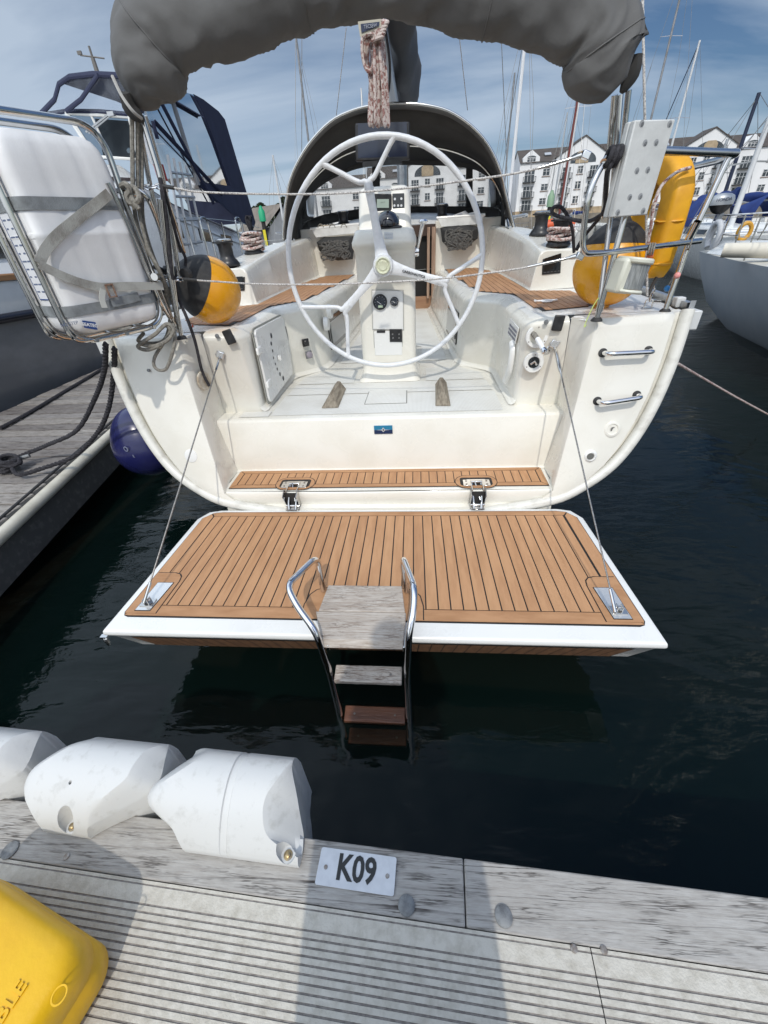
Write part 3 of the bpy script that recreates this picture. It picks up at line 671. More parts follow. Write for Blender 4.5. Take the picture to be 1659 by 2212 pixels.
def clip_y(poly, x):
    ys = []
    n = len(poly)
    for i in range(n):
        (a,b),(c,d) = poly[i], poly[(i+1)%n]
        if (a-x)*(c-x) < 0: ys.append(b+(d-b)*(x-a)/(c-a))
    ys.sort(); return [(ys[i], ys[i+1]) for i in range(0, len(ys)-1, 2)]
both(side)
# ---- teak on the stern step
def teak_rect(name, x0, x1, y0, y1, z, pitch, mg, parent, mt=(caulk, teakm, teakx), curve=None, gap=.0055):
    m = MB(); m.prism([B(x0,y0,z),B(x1,y0,z),B(x1,y1,z),B(x0,y1,z)] if not curve else curve, (0,0,.0022)); m.mat(2); zz_ = z+.0022; g = gap
    # mitred margin boards
    m.prism([B(x0+g,y0+g,zz_),B(x1-g,y0+g,zz_),B(x1-mg-g*.4,y0+mg,zz_),B(x0+mg+g*.4,y0+mg,zz_)], (0,0,.0018))
    m.prism([B(x0+g,y1-g,zz_),B(x0+mg+g*.4,y1-mg,zz_),B(x1-mg-g*.4,y1-mg,zz_),B(x1-g,y1-g,zz_)], (0,0,.0018))
    m.mat(1)
    m.prism([B(x0+g*.4,y0+g*1.6,zz_),B(x0+mg-g*.3,y0+mg+g*.6,zz_),B(x0+mg-g*.3,y1-mg-g*.6,zz_),B(x0+g*.4,y1-g*1.6,zz_)], (0,0,.0018))
    m.prism([B(x1-g*.4,y0+g*1.6,zz_),B(x1-g*.4,y1-g*1.6,zz_),B(x1-mg+g*.3,y1-mg-g*.6,zz_),B(x1-mg+g*.3,y0+mg+g*.6,zz_)], (0,0,.0018))
    n = round((x1-x0-2*mg-g)/pitch); p = (x1-x0-2*mg-g)/n
    for k in range(n):
        a = x0+mg+g+k*p; m.mat(random.choice((1,1,3,4))); m.prism([B(a,y0+mg+g,zz_),B(a+p-g,y0+mg+g,zz_),B(a+p-g,y1-mg-g,zz_),B(a,y1-mg-g,zz_)], (0,0,.0018))
    return m
m = teak_rect('t', -1.075, 1.075, 2.27, 2.515, .562, .0563, .042, yt)
# surrounds of the two hinges
def surround(m, xc, yc, w, d, z, r=.05, k=.035):
    m.mat(0); out = [B(xc+a, yc+b, z) for a, b in rrect(w+2*k+.008, d+2*k+.008, r+.03, 6)]; m.prism(out, (0,0,.0008))
    m.mat(2); m.prism([B(xc+a, yc+b, z+.0008) for a, b in rrect(w+2*k, d+2*k, r+.03, 6)], (0,0,.0008))
    m.mat(0); m.prism([B(xc+a, yc+b, z+.0016) for a, b in rrect(w+.01, d+.01, .02, 5)], (0,0,.0006))
for s in (-1,1): surround(m, s*.615, 2.325, .20, .09, .566)
m.build('step_teak', [caulk, teakm, teakx, teakm2, teakm3], yt, smooth=False, merge=False)
# ---- swim platform
pl = thing('swim_platform', None, None, B(0,1.7,.45)); adopt(pl, yt)
PWa, PWf, YA, YF = 1.305, 1.245, 1.150, 2.175
outlp = [(-PWa,YA),(PWa,YA),(PWf+.005,YF-.10),(PWf-.045,YF-.02),(PWf-.12,YF),(-PWf+.12,YF),(-PWf+.045,YF-.02),(-PWf-.005,YF-.10)]
m = MB()
und = .205; ins = .085
def ring(z, dx, dya, dyf): return [B(x-(dx if x > 0 else -dx), (y+dya) if y < 1.2 else y-dyf, z) for x, y in outlp]
m.grid([ring(.452,.012,.012,.01), ring(.447,.003,.004,.003), ring(.43,0,0,0), ring(.418,.002,.002,.0), ring(.405,.022,.016,.02), ring(.24,.075,.085,.12)], cu=True)
m.poly(ring(.452,.012,.012,.01)); m.poly(ring(.24,.075,.085,.12)[::-1]); m.build('platform_body', gelw, pl, bevel=.006, seg=3, ang=60)
# teak facing let into the undercut aft face
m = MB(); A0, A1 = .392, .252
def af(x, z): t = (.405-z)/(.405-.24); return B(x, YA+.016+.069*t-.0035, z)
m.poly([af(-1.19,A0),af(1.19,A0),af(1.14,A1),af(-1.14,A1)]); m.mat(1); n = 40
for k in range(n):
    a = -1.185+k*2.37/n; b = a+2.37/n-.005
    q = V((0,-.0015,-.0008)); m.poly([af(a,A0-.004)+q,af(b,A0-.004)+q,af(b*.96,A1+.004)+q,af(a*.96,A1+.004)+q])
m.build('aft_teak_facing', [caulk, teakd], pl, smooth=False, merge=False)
m = MB(); z = .4525; tw, tf = 1.258, 1.205; ya, yf = YA+.090, YF-.032; g = .0045; mg = .06
def X_(x, y): return x*(1+(tf/tw-1)*(y-ya)/(yf-ya))
def P_(x, y, zz): return B(X_(x,y), y, zz)
co = [( -tw,ya+.03),(-tw+.012,ya+.009),(-tw+.035,ya),(tw-.035,ya),(tw-.012,ya+.009),(tw,ya+.03),(tw,yf-.07),(tw-.05,yf-.012),(tw-.11,yf),(-tw+.11,yf),(-tw+.05,yf-.012),(-tw,yf-.07)]
m.prism([P_(x,y,z-.001) for x,y in co], (0,0,.0025)); z += .0015; m.mat(2)
cin = [(x*(1-.0045), ya+(y-ya)*.993+.007*.5) for x, y in co]
aft = [P_(-tw+.012,ya+.012,z),P_(-tw+.035,ya+.009,z),P_(tw-.035,ya+.009,z),P_(tw-.012,ya+.012,z),P_(tw-mg-.02,ya+.075,z),P_(-tw+mg+.02,ya+.075,z)]
m.prism(aft, (0,0,.002))
m.prism([P_(-tw+.112,yf-.006,z),P_(-tw+.05,yf-.016,z),P_(-tw+mg+.015,yf-.048,z),P_(tw-mg-.015,yf-.048,z),P_(tw-.05,yf-.016,z),P_(tw-.112,yf-.006,z)][::-1], (0,0,.002))
m.mat(1)
for s in (-1,1):
    q = [P_(s*(tw-.005),ya+.03,z),P_(s*(tw-.005),yf-.07,z),P_(s*(tw-.046),yf-.024,z),P_(s*(tw-mg-.010),yf-.055,z),P_(s*(tw-mg-.014),ya+.082,z),P_(s*(tw-.013),ya+.018,z)]
    m.prism(q, (0,0,.002))
y0, y1 = ya+.080, yf-.053; n = 39; wx = 2*(tw-mg-.019); 
for k in range(n):
    a = -wx/2+k*wx/n; b = a+wx/n-.0066; m.mat(random.choice((1,1,1,3,4)))
    m.prism([P_(a,y0,z),P_(b,y0,z),P_(b,y1,z),P_(a,y1,z)], (0,0,.002))
# corner pads with a rounded surround, and the ladder recess surround
z2 = z+.002
for s in (-1,1):
    w0 = tw-.175
    pts = [(s*(tw-.010),ya+.022),(s*(tw-.012),ya+.315),(s*(w0+.06),ya+.315),(s*(w0+.025),ya+.305),(s*(w0+.008),ya+.285),(s*w0,ya+.25),(s*w0,ya+.022)]
    m.mat(0); m.prism([P_(x-s*0,y,z2) for x,y in pts][::s], (0,0,.0008)); m.mat(2)
    m.prism([P_(x+(0 if abs(x) > tw-.02 else s*.005), y-(.005 if y > ya+.1 else -.0), z2+.0008) for x,y in pts][::s], (0,0,.0008))
lx = .30-.235+.0   # ladder centre in yacht coordinates
lc = -.265+.235*0
for s in (-1,1):
    pts = [(s*.30,ya+.012),(s*.30,ya+.10),(s*.285,ya+.165),(s*.255,ya+.20),(s*.20,ya+.215),(0,ya+.215),(0,ya+.012)]
    LC = -.277-XC
    m.mat(0); m.prism([B(LC+x*1.0,y,z2+.0001) for x,y in pts][::s], (0,0,.0008)); m.mat(2)
    m.prism([B(LC+x*.982,y-.004,z2+.0009) for x,y in pts][::s], (0,0,.0008))
m.build('platform_teak', [caulk, teakm, teakx, teakm2, teakm3], pl, smooth=False, merge=False)
# steel wells for the wires
for s in (-1,1):
    q = [(s*(tw-.135),ya+.035),(s*(tw-.050),ya+.035),(s*(tw-.055),ya+.235),(s*(tw-.150),ya+.235)]
    m = MB(); m.prism([P_(x,y,z2+.002) for x,y in q][::s], (0,0,.0012)); m.build('well_rim', caulk, pl)
    m = MB(); c_ = V((s*(tw-.098),ya+.135,0)); m.prism([P_(c_.x+(x-c_.x)*.93,c_.y+(y-c_.y)*.96,z2+.0036) for x,y in q][::s], (0,0,.0012)); m.build('well_plate', M('polished_plate', (.70,.70,.69), rough=.2, metal=.6), pl)
    b = B(X_(s*(tw-.095),ya+.09), ya+.085, .468); m = MB()
    m.box(b+V((0,0,-.004)), (.07,.05,.006)); m.box(b+V((-.012,0,.012)), (.005,.03,.03)); m.box(b+V((.012,0,.012)), (.005,.03,.03)); m.tube([b+V((-.02,0,.016)), b+V((.02,0,.016))], .006)
    m.build('wire_bracket', steel, pl, bevel=.001)
# small latch at the port after corner
p = PY(226,1375,1.17); m = MB(); m.box(p, (.035,.02,.012)); m.tube(fillet([p, p+V((0,-.012,-.015)), p+V((.012,-.012,-.05))], .01), .006); m.box(p+V((.012,-.01,-.02)), (.012,.012,.03)); m.build('latch', steel, pl)
# hinges
for s in (-1,1):
    x = s*.615
    hg = thing('platform_hinge', None, None, B(x,2.2,.5)); adopt(hg, yt)
    m = MB()
    for q in (-1,1): m.box(B(x+q*.062,2.30,.5715), (.05,.075,.006)); m.box(B(x+q*.036,2.268,.572), (.006,.12,.014))
    m.box(B(x,2.335,.571), (.12,.02,.005)); m.build('hinge_plate', steel, hg, bevel=.0015)
    m = MB()
    for q in (-1,1):
        m.tube([B(x+q*.030,2.31,.578), B(x+q*.026,2.19,.50), B(x+q*.022,2.16,.462)], .008, n=8); m.box(B(x+q*.045,2.205,.53), (.005,.07,.11), Matrix.Rotation(R(25),3,'X'))
    m.tube([B(x-.045,2.235,.535), B(x+.045,2.235,.535)], .009); m.tube([B(x-.045,2.185,.475), B(x+.045,2.185,.475)], .010)
    m.tube([B(x-.012,2.30,.585), B(x+.018,2.20,.50)], .006); m.tube([B(x-.035,2.30,.580), B(x+.035,2.30,.580)], .008)
    m.box(B(x,2.165,.463), (.085,.03,.006)); m.build('hinge_arm', steel, hg, bevel=.001)
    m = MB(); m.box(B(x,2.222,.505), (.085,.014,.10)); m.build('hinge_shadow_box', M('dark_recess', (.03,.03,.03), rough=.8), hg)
    for q in (-1,1):
        for r in (-.02,.02): m = MB(); m.disc(B(x+q*.066,2.30+r,.5745), .007, .002, n=10); m.build('screw', sm, hg)
# ---- swim ladder
ld = thing('swim_ladder', None, None, B(0,1.1,.45)); adopt(ld, yt)
railL = fillet([V((-.492,1.425,.465)),V((-.494,1.435,.69)),V((-.580,1.215,.715)),V((-.53,1.15,.665)),V((-.437,1.065,.60)),V((-.402,1.03,.35)),V((-.388,1.0,.0)),V((-.386,.98,-.5))], .055, 8)
railR = fillet([V((-.062,1.425,.465)),V((-.078,1.440,.69)),V((-.020,1.215,.715)),V((-.022,1.14,.665)),V((-.043,1.065,.60)),V((-.055,1.03,.35)),V((-.050,1.0,.0)),V((-.048,.98,-.5))], .055, 8)
for r_ in (railL, railR): m = MB(); m.tube(r_, .0155, n=14); m.build('side_rail', chrome, ld)
m = MB()
t0, t1 = 1.405, 1.055
def bd(ya_, yb_, xa0, xa1, xb0, xb1, z0, z1, m):
    m.prism([V((xb0,yb_,z1)),V((xb1,yb_,z1)),V((xa1,ya_,z0)),V((xa0,ya_,z0))], (0,0,-.024))
bd(1.235,1.405,-.47,-.065,-.455,-.085,.53,.525,m); m.build('top_board', greyteak, ld, bevel=.004)
m = MB(); m.prism([V((-.482,1.232,.53)),V((-.060,1.232,.53)),V((-.066,1.075,.535)),V((-.425,1.07,.535))], (0,0,-.024)); m.build('top_board', greyteak, ld, bevel=.004)
m = MB(); m.prism([V((-.425,1.071,.533)),V((-.066,1.076,.533)),V((-.07,1.05,.505)),V((-.42,1.05,.505))], (0,.012,-.004)); m.build('board_nosing', greyteak, ld, bevel=.004)
for i, (z, xa, xb) in enumerate(((.345,-.378,-.078),(.025,-.368,-.070),(-.17,-.366,-.068))):
    m = MB(); m.box(((xa+xb)/2, 1.03-.03*i*.4, z), (xb-xa, .075, .028), Matrix.Rotation(R(12),3,'X')); m.build('tread', greyteak if i == 0 else M('wet_teak', (.16,.065,.035), (.09,.035,.02), scale=12, rough=.35, stretch=(.3,3,3), bump=.2), ld, bevel=.004)
    for xx in (xa+.05, xb-.05): m = MB(); m.disc((xx, 1.025-.012*i, z+.0165), .0055, .001, n=10); m.build('screw', sm, ld)
for x in (-.395,-.065):
    m = MB(); m.box((x,1.09,.50), (.012,.07,.03)); m.build('bracket', steel, ld, bevel=.002)
# ---- platform wires
for (a, b) in (((477,765),(310,1305)),((1197,742),(1330,1325))):
    s = -1 if a[0] < 800 else 1
    A = PY(a[0], a[1], 2.64); E_ = PZ(b[0], b[1], .485)
    wr = thing('platform_wire', None, None, A); adopt(wr, yt)
    d = (E_-A).normalized(); m = MB(); m.tube([A+d*.05, E_-d*.04], .0042, n=8); m.build('wire', wire, wr)
    m = MB(); m.tube([E_-d*.11, E_-d*.005], .0075, n=8); m.build('swage', steel, wr); m = MB()
    if s > 0: m.tube([A+d*.03, A+d*.06, A+d*.20, A+d*.23], [.006,.011,.011,.006], n=10); m.build('turnbuckle', steel, wr); m = MB(); m.tube([A+d*.22, A+d*.33], .0065, n=8)
    else: m.tube([A+d*.03, A+d*.13], .007, n=8)
    m.build('terminal', steel, wr); m = MB(); m.tube([A, A+d*.04], .009); m.build('toggle', steel, wr)
    m = MB(); m.box(A+V((0,.02,.03)), (.042,.010,.075)); m.build('eye_plate', galv, wr, bevel=.003)
    m = MB(); m.box(A+V((-.004*s,-.012,.0)), (.048,.03,.045), Matrix.Rotation(R(25),3,'Y')); m.tube([A+V((-.03,-.01,.0)),A+V((.03,-.01,.01))], .012); m.build('shackle', chrome, wr, bevel=.004)
# ---- fittings on the transom and aft faces
def on_wing(x, y, off=.0):
    Y = 2.4
    for _ in range(12): p = PY(x, y, Y); Y = TY(abs(p.x-XC), p.z)-.018
    return PY(x, y, Y-off)
for (pts) in (((1302,762),(1345,748),(1412,742),(1400,757)),((1290,866),(1335,868),(1398,852),(1375,853))):
    hr = thing('grab_rail', None, None, on_wing(*pts[0])); adopt(hr, yt)
    a, b = on_wing(*pts[0]), on_wing(*pts[3]); o_ = V((0,-.07,.01)); m = MB()
    m.tube(fillet([a, a+o_+V((.01,0,0)), b+o_+V((-.01,0,0)) if False else b+o_, b], .045, 7), .0135, n=14); m.build('rail', chrome, hr)
    for q in (a, b): m = MB(); m.lathe([(0,0),(.024,0),(.024,.004),(.018,.008),(0,.008)], q, rot_to((0,-1,.2))); m.build('flange', blackr, hr)
nrm = V((0,-1,.22)).normalized()
def wdisc(name, x, y, prof, mt, off=.0, n=28, nn=nrm, par=None):
    m = MB(); m.lathe(prof, on_wing(x,y,off), rot_to(nn), n); return m.build(name, mt, par or yt)
dc = wdisc('deck_filler', 1322, 927, [(0,.0),(.048,0),(.048,.006),(.044,.009),(.032,.009),(.030,.004),(0,.004)], gel)
m = MB(); p = on_wing(1322,927,.010); m.poly([p+V(q) for q in ((-.006,-.001,.012),(.012,-.001,.014),(.010,-.001,.006),(.004,-.001,.006),(.002,-.001,-.012),(-.004,-.001,-.012))]); o = m.build('filler_key', M('dark_mark', (.15,.15,.14), rough=.6), dc)
wdisc('outlet', 1275,985, [(0,-.02),(.020,-.02),(.020,.012),(.026,.014),(.036,.008),(.040,0),(0,0)], gelw)
m = MB(); m.disc(on_wing(1275,986,.0145), .0195, .001, rot_to(nrm)); m.build('outlet_bore', M('outlet_bore', (.12,.12,.11), rough=.7), yt)
wdisc('blank_outlet', 413,985, [(0,.0),(.046,0),(.042,.006),(.03,.008),(0,.008)], gelw)
m = MB(); m.disc(on_wing(322,800,.004), .009, .01, rot_to(nrm)); m.build('vent_stub', galv, yt)
# badge on the riser
p = PY(828,928,2.538); m = MB(); m.box(p, (.125,.006,.058)); m.mat(1); m.box(p+V((0,-.001,-.015)), (.125,.006,.028)); bd_ = m.build('badge', [M('badge_blue', (.02,.20,.36), rough=.25), M('badge_navy', (.01,.03,.09), rough=.25)], yt)
m = MB(); m.poly([p+V(q) for q in ((-.052,-.006,0),(-.012,-.006,.002),(0,-.006,.018),(.012,-.006,.002),(.05,-.006,0),(.012,-.006,-.002),(0,-.006,-.016),(-.012,-.006,-.002))]); m.mat(1); m.poly([p+V(q) for q in ((-.006,-.0065,0),(0,-.0065,.011),(.006,-.0065,0),(0,-.0065,-.010))]); m.build('badge_mark', [M('badge_silver', (.6,.62,.64), rough=.3), M('badge_dark', (.02,.03,.04), rough=.3)], bd_)
# foot wedges on the sole
for name_, cs in (('l', ((694,882),(731,881),(748,840),(722,832))), ('r', ((940,877),(974,877),(965,826),(940,830)))):
    q = [PZ(x,y,.947) for x,y in cs]; mid = (q[0]+q[1])/2; mid2 = (q[2]+q[3])/2
    m = MB(); up = V((0,0,.058)); w_ = (q[1]-q[0])*.12
    base = q
    a, b = lerp(mid, mid2, .30)+up, lerp(mid, mid2, .93)+up
    ha = (q[1]-q[0]).normalized()*.012
    m.add([*base, a-ha, a+ha, b+ha, b-ha], [(0,1,2,3),(0,1,5,4),(1,2,6,5),(2,3,7,6),(3,0,4,7),(4,5,6,7)])
    m.build('foot_wedge', M('wedge_teak', (.30,.26,.20), (.15,.12,.085), scale=14, rough=.8, stretch=(4,.5,4), bump=.3), yt, bevel=.004)
# ---------------------------------------------------------------- fittings inside the cockpit
def sub(name, loc=None, par=None):
    e = thing(name, None, None, loc or (XC,3,1)); adopt(e, par or yt); return e
def plate_on(px4, Y, t, mt, name, par, bevel=.003, nudge=0):
    q = [PY(x,y,Y) for x,y in px4]; m = MB(); m.prism([p+V((0,nudge,0)) for p in q], (0,t,0)); return m.build(name, mt, par, bevel=bevel)
# aft faces: black covers, drains, shower fittings, sockets
FACEN = V((0,-1,.08)).normalized()
for (x, y) in ((495,728),(1206,698)):
    p = PY(x,y,2.60); m = MB(); m.box(p, (.060,.014,.085), Matrix.Rotation(R(-14 if x < 800 else 6),3,'Y')); m.build('rope_tail_cover', blackp, yt, bevel=.006)
    q = PY(x-26,y-2,2.605) ; m = MB(); m.lathe([(0,0),(.014,0),(.012,.006),(0,.008)], q, rot_to(FACEN), 16); m.build('stud', galv, yt)
sh = sub('stern_shower', PY(1160,745,2.62))
for (x, y, r0, r1, nm) in ((1160,727,.066,.042,'shower_pot'),(1153,783,.062,.034,'mixer')):
    p = PY(x,y,2.635); m = MB(); m.lathe([(r1,-.05),(r1,.002),(r1+.003,.007),(r0-.004,.008),(r0,.003),(r0,0),(r0,-.01)], p, rot_to(FACEN), 32); m.build(nm+'_ring', gelw, sh)
    m = MB(); m.lathe([(0,-.03 if nm == 'shower_pot' else 0),(r1,-.03 if nm == 'shower_pot' else 0)], p, rot_to(FACEN), 24); m.build(nm+'_well', M('pot_inside', (.35,.34,.31), rough=.5) if nm == 'shower_pot' else glassd, sh)
    for k in range(3): a = R(90+120*k); m = MB(); m.disc(p+V(((r0+r1)/2*math.cos(a)+.0,-.009,(r0+r1)/2*math.sin(a))), .004, .002, rot_to(FACEN), 8); m.build('screw', sm, sh)
p = PY(1153,783,2.62); m = MB(); m.tube([p+V((-.015,0,-.01)), p+V((.0,-.014,.01)), p+V((.016,-.01,-.012))], .007); m.build('tap', chrome, sh)
a = PY(1156,724,2.62); b = PY(1178,762,2.52); m = MB(); m.tube([a+V((-.012,.03,.012)), lerp(a,b,.2)], [.015,.015], n=12); m.build('shower_hose', ropeg, sh)
m = MB(); m.tube([lerp(a,b,.2), lerp(a,b,.78)], .0155, n=14); m.build('shower_handle', white, sh)
m = MB(); m.tube([lerp(a,b,.76), lerp(a,b,.86), lerp(a,b,1.0), lerp(a,b,1.04)], [.015,.019,.021,.015], n=14); m.build('shower_head', chrome, sh)
p = PY(1186,753,2.63); m = MB(); m.lathe([(.009,0),(.011,.004),(.016,.003),(.017,0)], p, rot_to(FACEN), 20); m.build('key_ring', chrome, sh)
# left return wall: drain cover with black cable, little red mark
p = PX(440,822,-1.385); nn = V((1,-.25,.05)).normalized()
m = MB(); m.lathe([(0,.004),(.046,.004),(.048,.007),(.058,.006),(.060,0),(.060,-.004)], p+nn*.004, rot_to(nn), 28); m.build('deck_light', M('old_lens_cover', (.62,.58,.49), (.34,.27,.19), scale=16, rough=.5), yt)
cab = tag(MB().tube(catmull([PY(374,596,2.48), PY(388,650,2.50), PY(405,690,2.46), PY(422,740,2.5), PY(436,800,2.52), PX(452,834,-1.36)], 8), .0095, n=8).build('power_cable', ropeb), 'black cable drooping from the port pushpit into the round cover in the transom', 'cable')
m = MB(); q = PX(415,708,-1.40); m.poly([q+V((.0,0,.0))*1, q+V((.0,.025,.0)), q+V((.0,.010,.03))]); m.build('red_mark', M('red_sticker', (.5,.08,.04), rough=.5), yt)
# port locker door with lightening holes, hinges and catch
lk = sub('locker_door', B(-.86,3.05,1.2)); xf = XC-.862
def LX(x, y, off=0): return PX(x, y, xf+off)
dr = [LX(545,718),LX(598,688),LX(606,690),LX(625,800),LX(620,812),LX(583,865),LX(575,862)]
dc_ = sum(dr, V())/len(dr)
def push(pts, o): return [p+V((o,0,0)) for p in pts]
def rnd(pts, r=.03, n=4): 
    L = []; k = len(pts)
    for i in range(k):
        a, b, c = pts[i-1], pts[i], pts[(i+1)%k]; u = a-b; v = c-b; d = min(r, u.length*.45, v.length*.45); s_ = b+u.normalized()*d; e_ = b+v.normalized()*d
        for j in range(n+1): t = j/n; L.append((1-t)**2*s_+2*t*(1-t)*b+t*t*e_)
    return L
dr = rnd([LX(543,714),LX(604,682),LX(628,806),LX(578,872)], .045)
dc_ = sum(dr, V())/len(dr)
m = MB(); m.prism([dc_+(p-dc_)*1.05+V((.003,0,0)) for p in dr], (.006,0,0)); m.build('door_gasket', M('gasket_grey', (.30,.30,.27), rough=.7), lk)
m = MB(); m.prism(push(dr,.008), (.016,0,0)); m.build('door_panel', gelw, lk, bevel=.004, seg=3)
for i, (x, y) in enumerate(((586,725),(586,742),(589,758),(591,773),(595,786),(599,797),(605,808),(612,817))):
    m = MB(); r_ = (.018,.014,.011,.009,.009,.011,.014,.018)[i]; m.disc(LX(x,y,.0250), r_, .0012, rot_to((1,0,0)), 16); m.build('vent_hole', M('vent_dark', (.05,.05,.055), rough=.7), lk)
for (x, y) in ((560,757),(581,828)):
    p = LX(x,y,.026); m = MB(); m.box(p, (.02,.085,.05)); m.build('hinge', gelw, lk, bevel=.012, seg=3)
p = LX(602,773,.03); m = MB(); m.lathe([(0,0),(.022,0),(.022,.006),(0,.006)], p, rot_to((1,0,0)), 18); m.box(p+V((.012,0,0)), (.018,.02,.032)); m.build('catch', gelw, lk)
# winch handle pocket beside it
pk = sub('handle_pocket', B(-.86,3.35,1.25)); q = rnd([LX(605,694),LX(631,677),LX(638,800),LX(629,816)], .02)
q = [LX(604,692,.0),LX(622,678,.0),LX(648,775,.0),LX(632,796,.0)]
m = MB(); m.prism(push(rnd(q,.02),.004), (.012,0,0)); m.build('pocket_frame', gelw, pk, bevel=.004)
c__ = sum(q,V())/4; m = MB(); m.prism([c__+(p-c__)*.70+V((.0165,0,0)) for p in q], (.001,0,0)); m.build('pocket_opening', M('pocket_shadow', (.24,.24,.23), rough=.7), pk)
# sockets on the left diagonal face
for (x, y, mt, r_, nm) in ((660,740,blackp,.024,'socket_cover'),(667,766,M('smoky_plastic', (.30,.27,.31), rough=.3),.028,'shore_socket')):
    p = PY(x,y,3.585 if False else 3.60); nn = V((.66,-.75,0)).normalized(); m = MB(); M3 = rot_to(nn)
    m.box(p, (.062,.062,.014), M3); m.build(nm+'_plate', blackp if nm == 'socket_cover' else galv, yt, bevel=.004)
    m = MB(); m.lathe([(0,0),(r_,0),(r_,.014),(r_*.8,.018),(0,.018)], p+nn*.007, M3, 20); m.build(nm, mt, yt)
# starboard locker face: vent grille and handle pod
xg = XC+.868
vt = sub('vent_grille', B(.86,2.9,1.4)); q = [PX(x,y,xg) for x,y in ((1106,688),(1124,708),(1116,743),(1099,722))]; c_ = sum(q,V())/4
m = MB(); m.prism(push(q,-.004), (-.008,0,0)); m.build('grille_frame', gelw, vt, bevel=.003)
for k in range(3):
    t = .22+.27*k; a = lerp(lerp(q[0],q[3],t),c_,.12); b = lerp(lerp(q[1],q[2],t),c_,.12); d = (q[3]-q[0])*.13
    m = MB(); m.prism(push([a,b,b+d,a+d],-.0125), (-.001,0,0)); m.build('slot', M('vent_slot', (.20,.20,.24), rough=.6), vt)
pp = [PX(x,y,xg-.02) for x,y in ((1105,738),(1106,760),(1100,800),(1090,825))]
m = MB(); m.tube(catmull(pp,5), .022, n=10, flat=.5); m.build('locker_handle', gelw, yt)
# windows and lamps in the cockpit sides farther in
def sidepatch(name, s, y0, y1, z0, z1, mt, out=.012, sl=(.60,.50)):
    def xx(y, z): 
        t = (y-3.8)/1.1; xb = .60+(.50-.60)*t if y < 4.9 else .50-.10*(y-4.9)/1.2; xt = .615-.075*t if y < 4.9 else .54-.08*(y-4.9)/1.2
        return lerp((xb,0,0),(xt,0,0),(z-.98)/.47).x
    q = [B(s*(xx(y,z)-out), y, z) for y,z in ((y0,z0),(y1,z0),(y1,z1),(y0,z1))]; m = MB(); m.prism(q, (s*.010,0,0)); return m.build(name, mt, yt, bevel=.004)
for s in (-1,1):
    w_ = sidepatch('side_window_frame', s, 3.95, 4.55, 1.06, 1.33, glassd, .012)
    sidepatch('side_window', s, 4.00, 4.50, 1.10, 1.29, M('vinyl_grey', (.42,.41,.38), rough=.15), .022)
for (x, y, X) in ((706,700,XC-.57),(713,673,XC-.53),(943,622,XC+.49)):
    p = PX(x,y,X-.0); s = -1 if X < XC else 1; m = MB(); m.lathe([(0,.02),(.05,.018),(.058,.0),(.058,-.02)], p, rot_to((-s,0,0)), 24); m.build('cockpit_speaker', gelw, yt)
# ---------------------------------------------------------------- pedestal
pd_ = sub('steering_pedestal', B(0,3.45,.94))
prof = [(.0,3.30,.255,.942),(.0,3.312,.235,.975),(0,3.335,.222,1.02),(0,3.345,.218,1.10),(0,3.36,.214,1.60),(0,3.365,.214,1.82),(0,3.345,.218,1.853),(0,3.315,.226,1.872),(0,3.31,.226,1.90),(0,3.36,.205,1.962),(0,3.375,.195,1.972)]
m = MB(); rows = []
def pring(yf, w, z, yb=3.80, r=.05):
    return [B(a, (yf+yb)/2+b, z) for a, b in rrect(2*w, yb-yf, min(r,(yb-yf)*.45), 4)]
for _, yf, w_, z in prof: rows.append(pring(yf, w_, z, yb=3.80 if z < 1.9 else 3.78))
rows += [pring(3.50,.190,1.975,3.77,.04),pring(3.515,.188,2.0,3.77,.04),pring(3.555,.182,2.15,3.765,.05),pring(3.575,.172,2.20,3.76,.05),pring(3.60,.15,2.215,3.74,.05)]
m.grid(rows, cu=True); m.poly(rows[-1]); m.build('pedestal_body', gel, pd_, ang=50)
yf = 3.350
ep = sub('engine_panel', B(0,3.34,1.4), pd_)
plate_on([(802,625),(872,626),(873,714),(804,713)], yf-.002, .010, M('panel_shadow_border', (.42,.41,.38), rough=.6), 'panel_shadow_border', ep); plate_on([(804,628),(870,629),(871,712),(806,711)], yf-.006, .012, gelw, 'panel_board', ep)  # grey plate behind the board is a painted shadow border
for (x, y, r_, nm) in ((821,652,.053,'tachometer'),(852,651,.031,'gauge')):
    p = PY(x,y,yf-.008); M3 = rot_to((0,-1,0)); m = MB(); m.lathe([(r_*.84,.012),(r_*.9,.018),(r_,.014),(r_,0)], p, M3, 28); m.build(nm+'_bezel', blackp, ep)
    m = MB(); m.lathe([(0,.008),(r_*.85,.008)], p, M3, 28); m.build(nm+'_dial', M('dial_face', (.035,.04,.05), (.06,.07,.09), scale=60, rough=.15), ep)
    m = MB(); m.box(p+V((-r_*.12,-.0095,-r_*.10)), (r_*.7,.001,.003), Matrix.Rotation(R(35),3,'Y'))
    for k in range(9): a = R(210-30*k); m.box(p+V((r_*.7*math.cos(a),-.0095,r_*.7*math.sin(a))), (.003,.001,.003))
    m.build(nm+'_marks', white, ep)
m = MB(); m.box(PY(822,662,yf-.019), (.034,.002,.016)); m.build('tachometer_display', M('lcd_green', (.42,.52,.38), rough=.2), ep)
sp = sub('switch_panel', B(0,3.34,1.25), pd_)
plate_on([(806,714),(870,714),(871,770),(808,770)], yf-.002, .010, MATS['panel_shadow_border'], 'panel_shadow_border', sp); plate_on([(808,716),(868,716),(869,767),(810,768)], yf-.006, .012, gelw, 'panel_board', sp)  # shadow border round this board painted in the same grey
plate_on([(841,711),(868,711),(869,739),(842,739)], yf-.012, .012, blackp, 'autopilot_switches', sp)
